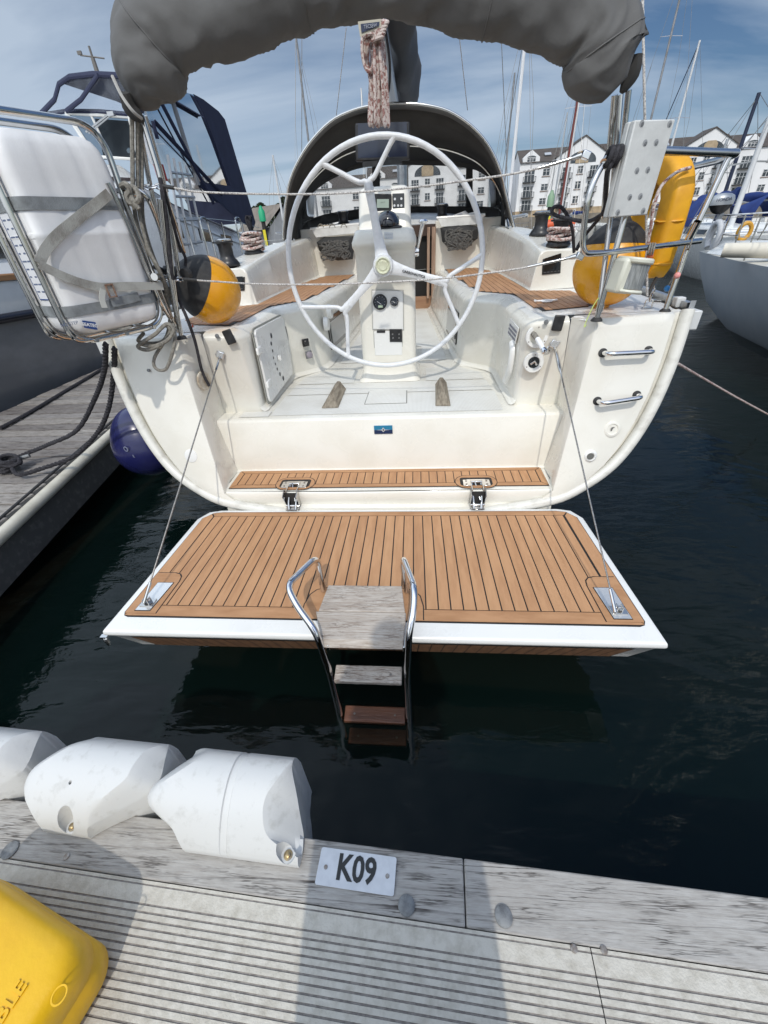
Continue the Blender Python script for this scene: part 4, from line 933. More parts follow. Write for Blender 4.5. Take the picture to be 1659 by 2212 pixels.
for x, y in ((848,722),(862,722),(849,730),(862,730)): m = MB(); m.disc(PY(x,y,yf-.013), .006, .003, rot_to((0,-1,0)), 12); m.build('knob', M('knob_grey', (.18,.18,.18), rough=.4), sp)
plate_on([(814,714),(832,714),(832,719),(814,719)], yf-.010, .008, blackp, 'label_strip', sp, bevel=0)
plate_on([(814,740),(867,742),(867,760),(815,758)], yf-.0045, .003, M('worn_label', (.70,.70,.68), rough=.6), 'worn_label', sp, bevel=.001)
# console instruments and compass
plate_on([(805,418),(846,419),(847,468),(806,468)], 3.535, .03, blackp, 'pilot_display', pd_, bevel=.004)
plate_on([(814,430),(840,430),(840,449),(814,449)], 3.531, .002, M('lcd_grey', (.40,.48,.42), rough=.15), 'pilot_screen', pd_, bevel=0)
text('--- --', .016, PY(827,436,3.5295), (1,0,0), (0,0,1), M('lcd_ink', (.05,.07,.06), rough=.5), 'screen_text', pd_)
plate_on([(846,424),(873,423),(873,453),(846,453)] if False else [(847,418),(873,417),(874,455),(848,455)], 3.537, .02, M('keypad_grey', (.055,.06,.065), rough=.45), 'keypad', pd_, bevel=.004)
for x, y in ((853,430),(867,429),(852,444),(860,444),(867,444)): m = MB(); m.disc(PY(x,y,3.536), .0075, .002, rot_to((0,-1,0)), 14); m.build('key', white, pd_)
cp_ = sub('compass', B(.0,3.43,1.98), pd_); p = PY(838,492,3.44)
m = MB(); m.box(p+V((0,0,-.005)), (.20,.14,.03)); m.build('compass_base', blackp, cp_, bevel=.012)
m = MB(); m.lathe([(.080,0),(.082,.012),(.078,.035),(.064,.062),(.044,.078),(.02,.087),(0,.089)], p+V((0,0,.01)), n=28); m.build('compass_dome', M('compass_dome', (.010,.011,.018), rough=.05, coat=1.0), cp_)
m = MB(); m.lathe([(.083,0),(.083,.02),(.074,.05),(.068,.054)], p+V((0,.015,.012)), n=24, a0=0, a1=180); m.build('compass_hood', blackp, cp_)
m = MB(); q4 = [PY(x,y,3.318) for x,y in ((830,501),(849,503),(849,517),(831,516))]; m.prism(q4, (0,-.002,.001)); m.build('notice_label', M('label_paper', (.66,.69,.72), rough=.5), pd_)
for k in range(2): text('- --- -- ---- -', .012, q4[0]+(q4[1]-q4[0])*.5+V((0,-.004,-.010-.018*k)), (1,0,0), (0,0,1), M('print_grey', (.25,.30,.38), rough=.6), 'label_print', pd_)
m = MB(); p = PY(828,573,3.22); m.tube([p, p+V((0,.16,-.01))], .04, n=16); m.build('wheel_shaft', blackp, pd_)
th = sub('throttle_lever', B(.22,3.5,1.7), pd_); a, b = PY(896,544,3.50), PY(914,480,3.42)
m = MB(); m.tube([a+V((-.02,0,0)), a+V((.03,0,0))], .028, n=16); m.tube([a+V((.0,0,-.03)), a+V((0,0,.0))], .022, n=12); m.build('lever_hub', chrome, th)
m = MB(); m.tube([a+V((.015,0,.0)), b], [.010,.014], n=12); m.build('lever', chrome, th)
m = MB(); m.lathe([(0,-.014),(.022,-.012),(.034,0),(.022,.012),(0,.014)], b+V((0,0,.005)), n=18); m.build('lever_knob', chrome, th)
# ---------------------------------------------------------------- wheel
wh = sub('steering_wheel', PY(828,573,3.2)); WY = 3.20
wpx = [(621,540),(632,450),(660,385),(700,338),(745,307),(790,293),(835,290),(880,295),(925,312),(967,343),(1003,390),(1028,450),(1041,520),(1040,580),(1024,650),(990,708),(948,750),(895,778),(838,790),(783,785),(735,768),(690,735),(655,685),(632,620)]
cw = sum((PY(x,y,WY) for x,y in wpx), V())/len(wpx)
RWx = (PY(1042,545,WY).x-PY(621,545,WY).x)/2; RWz = (PY(833,290,WY).z-PY(833,790,WY).z)/2; rw = (RWx+RWz)/2
ccw = V(((PY(1042,545,WY).x+PY(621,545,WY).x)/2, WY, (PY(833,290,WY).z+PY(833,790,WY).z)/2))
def onrim(x, y): d = PY(x,y,WY)-ccw; return ccw+d.normalized()*rw
whm = M('wheel_composite', (.74,.755,.78), (.66,.68,.70), scale=30, rough=.34, bump=.15, bscale=220)
m = MB(); m.tube([ccw+V((rw*math.cos(2*math.pi*k/72), 0, rw*math.sin(2*math.pi*k/72))) for k in range(72)], .0175, n=14, closed=True); m.build('rim', whm, wh)
hub = PY(828,573,WY-.02)
for br, r1_, r2_ in (((797,405),(700,361),(851,301)),((953,608),(1033,551),(986,698)),((749,664),(656,661),(756,761))):
    b = PY(*br, WY); d = (b-hub); s1, s2 = onrim(*r1_), onrim(*r2_)
    rad = [.056,.043,.035,.030,.027,.0255,.0255,.027,.030]
    m = MB(); m.tube([hub+d*(.05+.95*k/8) for k in range(9)], rad, n=14); m.v = [(a, WY-.012+(b_-WY+.012)*.42, c) for a, b_, c in m.v]
    for e in (s1, s2):
        dd = (e-b); mid = b+d.normalized()*.035+dd*.10
        pts = catmull([b-d.normalized()*.03, b+d.normalized()*.018+dd*.06, b+dd*.22, b+dd*.6, e], 5)
        rr = [max(.0145,.026-.013*min(1,i/9)) for i in range(len(pts))]; rr[-1] = .018; rr[-2] = .0165
        m.tube(pts, rr, n=12)
    m.build('spoke', whm, wh)
m = MB(); m.lathe([(0,-.03),(.068,-.03),(.068,.020),(.062,.032),(0,.032)], hub, rot_to((0,-1,0)), 32); m.build('hub', whm, wh)
m = MB(); m.lathe([(0,.026),(.026,.030),(.030,.026),(.036,.024),(.046,.034),(.051,.028),(.051,.0)], hub+V((0,-.018,0)), rot_to((0,-1,0)), 12); m.build('hub_nut', M('hub_nut', (.66,.68,.52), (.55,.56,.42), scale=30, rough=.35), wh, ang=20)
tx = (PY(950,607,WY)-hub).normalized()
text('CARBONAUTICA', .021, hub+tx*.215+V((0,-.018,0)), tx, V((-tx.z,0,tx.x)), M('lettering_dark', (.04,.04,.045), rough=.5), 'lettering', wh, bold=.0006)
# ---------------------------------------------------------------- bulkhead, companionway, coach roof
bh = sub('bulkhead', B(0,6.1,1.5))
m = MB(); yb = 6.10
def BP(x, y, Y=yb): return PY(x,y,Y)
cl, crr = XC-.40, XC+.455
for (x0, x1) in ((XC-1.25,cl),(crr,XC+1.25)): m.prism([V((x0,yb,1.0)),V((x1,yb,1.0)),V((x1,yb,2.02)),V((x0,yb,2.02))], (0,.08,0))
m.prism([V((cl,yb+.001,.95)),V((crr,yb+.001,.95)),V((crr,yb+.001,1.02)),V((cl,yb+.001,1.02))], (0,.08,0))
m.build('bulkhead_panel', gel, bh, bevel=.012)
m = MB(); m.prism([V((cl,yb+.01,1.02)),V((crr,yb+.01,1.02)),V((crr,yb+.01,1.20)),V((cl,yb+.01,1.20))], (0,.06,0)); m.build('companion_sill', M('varnished_wood', (.33,.19,.11), (.25,.13,.07), scale=8, rough=.4, stretch=(.4,3,3)), bh, bevel=.004)
wd_ = M('varnished_wood2', (.36,.25,.18), (.22,.13,.085), scale=10, rough=.45, stretch=(4,3,.3))
for (x, w_) in ((crr-.02,.05),(crr-.085,.035),(cl+.02,.05)): m = MB(); m.box((x,yb-.02,1.57), (w_,.06,.78)); m.build('door_jamb', wd_, bh, bevel=.004)
m = MB(); m.box(((cl+crr)/2,yb+.035,1.93), (crr-cl,.08,.12)); m.build('companion_hatch', M('dark_wood', (.05,.027,.018), rough=.4), bh, bevel=.004)
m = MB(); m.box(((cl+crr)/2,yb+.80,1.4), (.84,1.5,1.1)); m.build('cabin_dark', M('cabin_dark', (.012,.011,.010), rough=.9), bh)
m = MB(); q = BP(946,625,yb-.06); m.lathe([(0,.02),(.045,.018),(.05,0)], q, rot_to((-.7,-.7,0)), 20); m.build('lamp', gelw, bh)
# coach roof
m = MB(); rows = []
for y, w_, h, dz in ((6.10,1.16,1.94,.06),(6.3,1.16,2.0,.08),(6.8,1.14,2.03,.10),(7.6,1.08,2.05,.11),(8.6,.95,2.02,.10),(9.6,.7,1.93,.08),(10.4,.4,1.8,.05)):
    rows.append([B(-w_-.28,y,1.55),B(-w_-.10,y,h-.10)]+[B(x*w_,y,h+dz*(1-x*x)) for x in (-1,-.85,-.5,-.2,.2,.5,.85,1)]+[B(w_+.10,y,h-.10),B(w_+.28,y,1.55)])
m.grid(rows); m.build('coach_roof', gelw, yt, ang=60)
m = MB(); m.grid([[B(-1.80*f,y,z), B(1.80*f,y,z)] for y, f, z in ((6.1,1,1.512),(7.5,1.0,1.53),(9,.92,1.58),(10.5,.7,1.63),(11.8,.35,1.68))]); m.build('side_deck', gelw, yt)
# ---------------------------------------------------------------- sprayhood
sv = sub('sprayhood', B(0,6,2.1))
pA = [(613,520),(616,470),(622,425),(636,378),(668,322),(715,273),(765,248),(815,237),(862,234),(915,237),(968,250),(1015,280),(1050,318),(1075,365),(1089,412),(1100,458),(1112,505)]
pM = [(640,520),(643,480),(650,450),(668,418),(700,388),(735,368),(772,353),(815,346),(862,344),(905,345),(950,346),(992,349),(1030,358),(1058,378),(1078,402),(1086,430),(1092,470)]
aA = catmull([PY(x,y,5.5) for x,y in pA], 4); nA = len(aA)
yM = [5.75+.75*math.sin(math.pi*k/16)**.45 for k in range(17)]
aM = catmull([PY(x,y,yM[k]) for k,(x,y) in enumerate(pM)], 4)
pF = [(646,540),(648,515),(652,492),(665,478),(698,466),(735,459),(772,455),(815,450),(862,449),(905,448),(950,448),(992,448),(1030,448),(1060,449),(1078,453),(1086,470),(1092,500)]
yF = [5.8+1.15*math.sin(math.pi*k/16)**.45 for k in range(17)]
aF = catmull([PY(x,y,yF[k]) for k,(x,y) in enumerate(pF)], 4)
lower = [p+V((0,.02,-.10)) for p in aF]
def mid_(a, b, t, up=0): return [lerp(p,q,t)+V((0,0,up)) for p,q in zip(a,b)]
m = MB(); m.grid([aA, mid_(aA,aM,.3,.03), mid_(aA,aM,.7,.03), aM]); m.build('hood_canopy', canvasd, sv, solid=.006)
m = MB(); m.tube([p+V((0,-.02,.008)) for p in aA], .022, n=8, flat=.7); m.build('hood_hem', canvas, sv)
m = MB(); m.tube([p+V((0,-.035,.028 if 8 < i < nA-9 else .012)) for i, p in enumerate(aA)], .0125, n=10); m.build('hood_bow', steel, sv)
m = MB(); m.tube([p+V((0,.01,-.05)) for p in mid_(aA,aM,.55)], .0125, n=8); m.build('hood_bow', steel, sv)
# clear windows with dark surrounds
wins = [(8,27),(28.5,45.5),(47,58)]
def at(row, i):
    a = int(math.floor(i)); return lerp(row[a], row[min(a+1,len(row)-1)], i-a)
vin = clear('sprayhood_vinyl', (.88,.88,.87), haze=.16, hcol=(.55,.54,.52))
def band(t0, t1, i0, i1, n=12, off=0): return [[lerp(at(aM,i0+(i1-i0)*k/n), at(aF,i0+(i1-i0)*k/n), t)+V((0,off,0)) for k in range(n+1)] for t in (t0,(t0+t1)/2,t1)]
for (i0, i1) in wins:
    m = MB(); m.grid(band(.10,.97,i0,i1)); m.build('hood_window', vin, sv)
m = MB()
m.grid(band(0,.10,0,nA-1,48)); m.grid(band(.97,1.0,0,nA-1,48))
for (i0, i1) in ((0,8),(27,28.5),(45.5,47),(58,nA-1)): m.grid(band(.10,.97,i0,i1))
m.grid([aF, lower]); m.build('hood_surround', canvasd, sv, solid=.004)
# chart plotter hung under the hood
mf = sub('chart_plotter', PY(826,305,5.35)); q = [PY(x,y,5.35) for x,y in ((767,266),(885,262),(885,345),(768,349))]
m = MB(); m.prism(q, (0,.06,0)); m.build('plotter_case', blackp, mf, bevel=.012)
c_ = sum(q,V())/4; m = MB(); m.prism([c_+(p-c_)*.90+V((0,-.002,.012)) for p in q], (0,.001,0)); m.build('plotter_screen', M('screen_off', (.015,.022,.045), rough=.12, coat=.5), mf)
text('GARMIN', .02, PY(832,338,5.345), (1,0,0), (0,0,1), M('logo_grey', (.4,.4,.42), rough=.4), 'lettering', mf)
m = MB(); m.tube([PY(826,268,5.42), PY(826,250,5.8)], .02); m.build('plotter_bracket', blackp, mf); m = MB(); m.box(PY(826,352,5.37), (.4,.05,.04)); m.build('cable_tray', blackp, mf)
# winches
def winch(par, c, h=.17, r=.05, name='winch'):
    e = sub(name, c, par); m = MB(); m.lathe([(0,0),(r*1.55,0),(r*1.6,.012),(r*1.3,.04),(r*1.05,.055),(r*.95,.075),(r*.95,h-.05),(r*1.12,h-.03),(r*1.12,h-.022)], c, n=28); m.build('drum', blackp, e, ang=50)
    m = MB(); m.lathe([(r*1.15,h-.022),(r*1.2,h-.016),(r*1.2,h-.006),(r*.95,h),(.014,h+.002),(.012,h-.01),(0,h-.01)], c, n=28); m.build('cap', steel if True else chrome, e, ang=50)
    m = MB(); m.lathe([(r*1.2,h-.030),(r*1.3,h-.026),(r*1.3,h-.018),(r*1.2,h-.014)], c, n=28); m.box(c+V((-r*1.05,-r*.3,h-.022)), (r*.9,r*.35,.012)); m.build('self_tailer', blackp, e); return e
wL1, wL2 = V((PY(498,585,3.86).x, 3.86, 1.785)), V((PY(548,540,4.5).x, 4.5, 1.84))
wR1, wR2 = V((PY(1166,505,4.5).x, 4.5, 1.845)), V((PY(1203,545,3.9).x, 3.90, 1.785))
for c in (wL1, wL2, wR1, wR2): winch(yt, c, h=.19 if c in (wL1, wR2) else .18, r=.058)
for (x, y, Y, z0) in ((742,478,6.35,2.02),(955,462,6.35,2.02)): p = PY(x,y,Y); winch(yt, V((p.x,Y,z0+.0)), h=.17, r=.06, name='halyard_winch')
# rope wound on two winches: a thing of its own
def wound(c, label, r=.085, turns=5, z0=.035, ph=0):
    e = thing('wound_sheet', label, 'rope', c, 'sheets wound on the cockpit winches'); pts = []
    for k in range(turns*20+1):
        a = 2*math.pi*k/20+ph; rr = r+.010*math.sin(a*1.37+1)+.012*math.sin(k*.11); pts.append(c+V((rr*math.cos(a), rr*math.sin(a), z0+.022*k/20+.006*math.sin(a*2.3))))
    m = MB(); m.tube(pts, .0115, n=8); m.build('coil', ropew, e)
    t = pts[0]; m = MB(); m.tube(catmull([t, t+V((-.06,-.03,-.02)), t+V((-.13,-.03,-.035)), t+V((-.16,.03,-.036))],6), .0115, n=8); m.build('tail', ropew, e); return e
wound(wL2, 'white flecked sheet wound round the port winch nearer the sprayhood', .088, 6)
wound(wR2, 'white sheet with red flecks wound round the starboard winch', .086, 4)
# instrument panels in the aft faces of the coamings
for s, q4 in ((1, ((1173,560),(1213,547),(1211,590),(1171,594))), (-1, ((508,597),(528,598),(528,628),(508,628)))):
    q = [PY(x,y,3.735) for x,y in q4]
    if s < 0: w_ = (PY(1213,590,3.735)-PY(1171,590,3.735)).length; q = [V((q[1].x-w_,3.735,q[1].z)), q[1], q[2], V((q[2].x-w_,3.735,q[2].z))]
    e = sub('coaming_stereo' if s < 0 else 'coaming_display', q[0]); m = MB(); m.prism(q, (0,.03,0)); m.build('case', blackp, e, bevel=.004)
    c_ = sum(q,V())/4; m = MB(); m.prism([c_+(p-c_)*.84+V((0,-.002,.012)) for p in q], (0,.001,0)); m.build('screen', glassd, e)
    for k in range(5): p = lerp(q[3],q[2],.12+.19*k)+V((0,-.003,.016)); m = MB(); m.box(p, (.014,.003,.006)); m.build('button', M('button_grey', (.10,.10,.10), rough=.4), e)
# folding deck cleat / filler on the starboard teak
p = PZ(1181,652,1.51); m = MB(); m.lathe([(0,.0),(.036,0),(.040,.006),(.034,.012),(0,.013)], p, n=24); m.tube([p+V((-.03,0,.008)), p+V((-.065,-.004,.008)), p+V((-.08,.012,.01))], .006); m.tube([p+V((-.06,0,.008)), p+V((-.08,-.014,.01))], .006); m.tube([p+V((.03,0,.008)), p+V((.065,-.006,.01))], .006); m.build('filler_cap', white, yt)
# ---------------------------------------------------------------- bimini stowed in its sock over the stern
bi = sub('bimini', B(0,2.5,3.0))
BY = 2.5
bp = [(330,236,20),(322,212,50),(322,160,80),(340,75,100),(415,35,122),(505,8,134),(620,-42,136),(700,-58,131),(780,-66,131),(900,-62,131),(1000,-48,133),(1100,-26,131),(1195,0,124),(1275,45,112),(1300,95,98),(1304,130,93),(1312,160,80),(1328,192,40)]
bc = catmull([PY(x,y,BY) for x,y,_ in bp], 9)
def mpp(x, y): return (PY(x+10,y,BY)-PY(x,y,BY)).length/10
def mppv(x, y): return abs(PY(x,y+10,BY).z-PY(x,y,BY).z)/10
_br = []
for i, (x, y, r) in enumerate(bp):
    a, b = bp[max(i-1,0)], bp[min(i+1,len(bp)-1)]; L_ = math.hypot(b[0]-a[0], b[1]-a[1]); h_ = abs(b[0]-a[0])/L_
    _br.append(V(((r-5)*(mpp(x,y)*(1-h_)+.97*mppv(x,y)*h_),0,0)))
brr = catmull(_br, 9)
def sock(cs, rs, seed, nseg=72, amp=1.0):
    rows = []; n = len(cs); s = 0
    for i, p in enumerate(cs):
        t = (cs[min(i+1,n-1)]-cs[max(i-1,0)]).normalized(); up = V((0,1,0)); up = (up-t*up.dot(t)).normalized(); sd = t.cross(up)
        if i: s += (cs[i]-cs[i-1]).length
        row = []
        for k in range(nseg):
            a = 2*math.pi*k/nseg; ca, sa = math.cos(a), math.sin(a); r = rs[i].x
            # folds hang across the roll: noise fast along the roll, slow round it
            f = noise.noise(V((s*7.5+seed+sa*.8, ca*.8, sa*.8)))*.010+(.2-abs(noise.noise(V((s*13+seed*2+ca*1.6+sa, ca*1.0, sa*1.0)))))*.024+(.2-abs(noise.noise(V((s*34+seed*2+ca*3+sa*2, ca*1.6, sa*1.6)))))*.008+abs(noise.noise(V((s*4.2+ca, sa*1.2+seed, s))))*-.018
            # gathered seam along the underside
            low = max(0, -(t.cross(V((ca*up.x+sa*sd.x, ca*up.y+sa*sd.y, ca*up.z+sa*sd.z))).y))*0
            f += .003*math.sin(s*38+3*noise.noise(V((s*3,0,seed))))*max(0, (-(up*ca+sd*sa).z))**2
            rr = r+f*amp*min(1, r/.12)
            row.append(p+up*(ca*rr*.82)+sd*(sa*rr))
        rows.append(row)
    return rows
m = MB(); rows = sock(bc, brr, 3.1); m.grid(rows, cu=True); m.poly(rows[0][::-1]); m.poly(rows[-1]); m.build('sock', sockm, bi, ang=180)
for i_ in (26, 58, 96, 128):
    m = MB(); m.tube(rows[i_], .0032, n=5, closed=True); m.build('seam', sockm, bi)
m = MB(); m.tube([r_[18] for r_ in rows[14:-12]], .0035, n=5); m.build('zip', canvasd, bi)
# piped seam and the loose dark ends
m = MB(); m.tube(catmull([PY(243,165,2.40), PY(262,205,2.36), PY(285,238,2.34), PY(306,256,2.38)],5), .007, n=6); m.build('piping', M('pale_piping', (.35,.34,.32), rough=.7), bi)
m = MB(); m.tube(catmull([PY(268,200,2.42), PY(282,236,2.44), PY(312,262,2.46)],4), [.02,.026,.026,.03,.03,.03,.028,.02,.008], n=8); m.build('loose_end', canvasd, bi)
m = MB(); m.tube(catmull([PY(1372,120,2.55), PY(1364,160,2.55), PY(1342,200,2.55)],4), [.03,.03,.034,.034,.034,.03,.025,.02,.01], n=8); m.build('loose_end', canvasd, bi)
lb = sub('maker_tag', PY(800,62,2.2), bi); q = [PY(x,y,2.26) for x,y in ((773,47),(823,41),(824,58),(778,80))]
m = MB(); m.prism(q, (0,-.002,0)); m.build('tag_patch', M('cream_tape', (.45,.42,.34), rough=.7), lb)
q2 = [PY(x,y,2.256) for x,y in ((779,52),(820,47),(819,56),(781,71))]; m = MB(); m.prism(q2, (0,-.001,0)); m.build('tag_field', M('tag_navy', (.02,.03,.07), rough=.6), lb)
text('TECSEW', .013, PY(800,56.5,2.252), (PY(820,53,2.25)-PY(780,59,2.25)), (0,0,1), M('tag_silver', (.35,.37,.42), rough=.5), 'lettering', lb)
# poles
def tubes(name, par, paths, r=.0125, n=12, mt=None, fr=.05):
    out_ = []
    for p in paths:
        m = MB(); m.tube(fillet(p, fr, 7) if len(p) > 2 else p, r, n=n); out_.append(m.build(name, mt or steel, par))
    return out_
pg = sub('pushpit', B(1.4,2.6,1.5)); pl_ = sub('pushpit', B(-1.4,2.6,1.5))
P26 = lambda x, y, Y=2.55: PY(x, y, Y)
foot1 = PZ(1289,690,1.51); foot2 = PZ(1437,671,1.51)
tubes('bimini_pole', bi, [[foot1+V((0,0,.05)), PY(1319,470,2.52), PY(1340,205,2.5)], [PY(1328,470,2.62), PY(1358,195,2.55)], [PY(1303,470,2.62), PY(1328,205,2.5)]], .0125)
footL = PZ(392,729,1.51)
tubes('bimini_pole', bi, [[footL+V((0,0,.04)), PY(347,385,2.5), PY(306,250,2.5)], [PY(388,600,2.62), PY(352,385,2.58), PY(312,250,2.52)], [PY(352,520,2.55), PY(322,392,2.55), PY(296,250,2.52)]], .0125)
# starboard pushpit
TR = PY(1592,331,2.66); TL = PY(1262+70,323,2.42)
tubes('rail', pg, [[PY(1440,329,2.62)*0+PY(1260+44,352,2.36), PY(1330,322,2.44), TR], ], .0165, fr=.03)
tubes('rail', pg, [[PY(1345,330,2.46), PY(1302,350,2.36), PY(1270,420,2.32), PY(1258,520,2.34), PY(1262,548,2.34), PY(1300,547,2.38), PY(1513,520,2.62)]], .0135, fr=.06)
tubes('rail', pg, [[TR, PY(1560,345,2.85), PY(1488,362,3.3)]], .0165, fr=.03)
tubes('stanchion', pg, [[foot1, PY(1330,542,2.44), PY(1356,440,2.46), PY(1378,330,2.47)], [foot2, PY(1489,522,2.62), TR+V((-.03,0,0))]], .0145)
for f in (foot1, foot2, footL): m = MB(); m.lathe([(0,0),(.030,0),(.028,.008),(.019,.018),(0,.018)], f+V((0,0,-.008)), n=18); m.build('foot_flange', blackr, pg if f is not footL else pl_)
m = MB(); d = (PY(1330,542,2.44)-foot1).normalized(); m.tube([foot1+d*.04, foot1+d*.075], .0185, n=14); m.build('pole_clamp', steel, pg)
m = MB(); m.tube([PY(1484,522,2.60), PY(1507,478,2.56)], .0155, n=14, cap=False); m.build('flag_socket', steel, pg)
m = MB(); m.disc(PY(1484,522,2.60), .01, .002); m.build('socket_floor', blackp, pg)
ob = sub('outboard_board', PY(1382,365,2.45)); f4 = [PY(x,y,2.36) for x,y in ((1362,264),(1455,260),(1393,468),(1311,470))]
bn = V((-.12,.99,0)).normalized(); d_ = V((-.045,.05,0))
q = [PY(1373,259,2.33), PY(1460,257,2.40), PY(1398,464,2.40), PY(1321,470,2.33)]
nrm_ = (q[1]-q[0]).cross(q[3]-q[0]).normalized(); nrm_ = nrm_ if nrm_.y > 0 else -nrm_
bm = M('outboard_board_paint', (.60,.61,.60), (.50,.51,.50), scale=5, rough=.55, lo=.4, hi=.7, bump=.2, bscale=30)
m = MB(); m.prism(q, nrm_*.028); m.build('board', bm, ob, bevel=.005)
m = MB(); m.prism([p+nrm_*.031 for p in q], nrm_*.028); m.build('board', bm, ob, bevel=.005)
for x, y in ((1386,267),(1446,268),(1393,309),(1417,308),(1375.5,369),(1399,367),(1360,426),(1383,424),(1334,459),(1389,455)):
    p = lerp(q[0],q[2],.5); v = ray(x,y); t = (p-V((0,0,CAMZ))).dot(nrm_)/v.dot(nrm_); c_ = V((0,0,CAMZ))+v*t
    m = MB(); m.disc(c_-nrm_*.0008, .0115, .0008, rot_to(-nrm_), 18); m.build('bolt_recess', M('recess_grey', (.30,.31,.32), rough=.6), ob)
    m = MB(); m.disc(c_-nrm_*.0016+V((.003,0,-.002)), .0065, .001, rot_to(-nrm_), 12); m.build('bolt', galv, ob)
# stern light
sl2 = sub('stern_light', PY(1360,590,2.40)); c_ = PY(1361,596,2.38); Mx = Matrix.Rotation(R(14),3,'Z') @ Matrix.Rotation(R(8),3,'Y')
cream = M('cream_housing', (.62,.62,.53), rough=.4)
m = MB(); m.box(c_+V((-.030,.02,0)), (.085,.10,.150), Mx); m.build('housing', cream, sl2, bevel=.014)
lens = []
for z in (-.055,-.002,.002,.055): lens.append([c_+Mx @ V((.022+.058*math.sin(a), -.036-.042*math.cos(a)+.03, z)) for a in [R(-70+10*k) for k in range(15)]])
m = MB(); m.grid(lens); m.build('lens', M('ribbed_lens', (.16,.17,.17), (.30,.31,.31), scale=30, rough=.12, stretch=(6,6,.5), coat=.6), sl2)
for z, h in ((.066,.026),(-.066,.018)):
    pts = [c_+Mx @ V((.020+.068*math.sin(R(a)), -.008-.052*math.cos(R(a)), z-h/2)) for a in range(-80,81,16)]+[c_+Mx @ V((.07,.06,z-h/2)), c_+Mx @ V((-.06,.06,z-h/2))]
    m = MB(); m.prism(pts, (0,0,h)); m.build('lens_cap', cream, sl2, bevel=.008)
m = MB(); m.tube([c_+V((-.06,.05,.02)), PY(1325,560,2.44)], .008); m.build('light_bracket', blackp, sl2)
# deck eye with shackles and the fancy line (backstay leg)
ey = PZ(1399,665,1.51); bs = sub('backstay', ey)
m = MB(); m.tube(fillet([ey+V((-.022,0,0)), ey+V((-.020,0,.045)), ey+V((.020,0,.045)), ey+V((.022,0,0))], .018), .0045, n=8); m.box(ey+V((0,0,.001)), (.06,.02,.004)); m.build('pad_eye', steel, bs)
m = MB()
for k in range(3): z = .055+.034*k; m.tube([ey+V((.012*math.cos(a)*(1 if k%2 else .2),.012*math.cos(a)*(.2 if k%2 else 1),z+.021*math.sin(a))) for a in [2*math.pi*j/14 for j in range(14)]], .004, n=7, closed=True)
m.build('shackle', steel, bs)
st = [ey+V((0,0,.15)), PY(1398,640,2.62), PY(1396,470,2.66), PY(1393,262,2.68), PY(1388,0,2.72), V((XC+.9,4.6,7.5)), V((XC,8.1,14.8))]
m = MB(); m.tube([st[0], lerp(st[0],st[1],.9)], .010, n=8); m.build('splice_cover', blackr, bs)
m = MB(); m.tube(st[1:], .006, n=8); m.build('stay_rope', ropel, bs)
tl = [PY(295,255,2.56), V((XC-.9,4.6,7.5)), V((XC,8.1,14.8))]; m = MB(); m.tube(tl, .006, n=8); m.build('stay_rope', ropel, bs)
m = MB(); p = PZ(1432,650,1.512); m.disc(p+V((0,.04,0)), .045, .003, n=24); m.build('deck_plate', steel, bs)
# port pushpit
q = [(247,413,2.42),(292,406,2.42),(319,424,2.44),(343,480,2.5),(358,535,2.55),(369,600,2.62),(333,602,2.42)]
tubes('rail', pl_, [[PY(*c) for c in q]], .0135, fr=.06)
tubes('rail', pl_, [[PY(333,598,2.34), PY(372,602,2.6)]], .018)
tubes('stanchion', pl_, [[PY(347,430,2.5), PY(370,600,2.6)], [footL, PY(360,560,2.44), PY(345,430,2.42)], [PY(232,395,2.3), PY(262,455,2.32), PY(347,655,2.38), PY(385,715,2.50)], [PY(268,430,2.36), PY(330,590,2.4), PY(372,690,2.46)]], .0125)
tubes('stanchion', pl_, [[PY(1250/3.6,(350+660/2.074)/1.736,2.55), PY(1400/3.6,(350+1230/2.074)/1.736,2.75)], [PY(352,400,2.7), PY(398,545,2.95)]], .011, mt=M('bronzed_steel', (.40,.31,.26), (.62,.60,.57), scale=30, rough=.2, metal=1))
# ---------------------------------------------------------------- liferaft in its cradle
D1 = V((.43,.90,0)).normalized(); D2 = V((-.90,.43,0)).normalized(); LW, LD, LH = .46, .30, .75
N0 = V((-1.605,1.935,1.625)); LC_ = N0+D1*(LW/2)+D2*(LD/2)
raft = thing('liferaft_canister', 'white liferaft canister strapped upright in a tubular cradle on the port quarter', 'liferaft', LC_)
m = MB(); rows = []
def rr2(w, d, r, grooves=True):
    o = []
    for a, b in rrect(w, d, r, 6):
        o.append((a, b))
    o2 = []
    for i in range(len(o)):
        a, b = o[i], o[(i+1)%len(o)]; o2.append(a); L = math.dist(a,b)
        if L > .1:
            for k in range(1, 16): t = k/16; o2.append((a[0]+(b[0]-a[0])*t, a[1]+(b[1]-a[1])*t))
    if grooves:
        o3 = []
        for a, b in o2:
            if b < -d/2+.004:
                for g, wgt in ((-.075,.011),(.085,.011)):
                    b += .007*math.exp(-((a-g)/wgt)**2)
            o3.append((a, b))
        return o3
    return o2
for z, k in ((0,.62),(.004,.80),(.015,.90),(.035,.965),(.065,.995),(.10,1),(.388,1.002),(.392,1.012),(.408,1.012),(.412,1.002),(.60,1),(.66,.985),(.705,.94),(.733,.86),(.747,.74),(.75,.5)):
    rows.append([LC_+D1*(a*k)+D2*(b*k)+V((0,0,z-LC_.z+1.625)) for a, b in rr2(LW, LD, .05)])
m.grid(rows, cu=True); m.poly(rows[0]); m.poly(rows[-1]); m.build('canister', M('liferaft_gelcoat', (.80,.80,.80), (.72,.72,.72), scale=4, rough=.38, bump=.05, bscale=160), raft, ang=32)
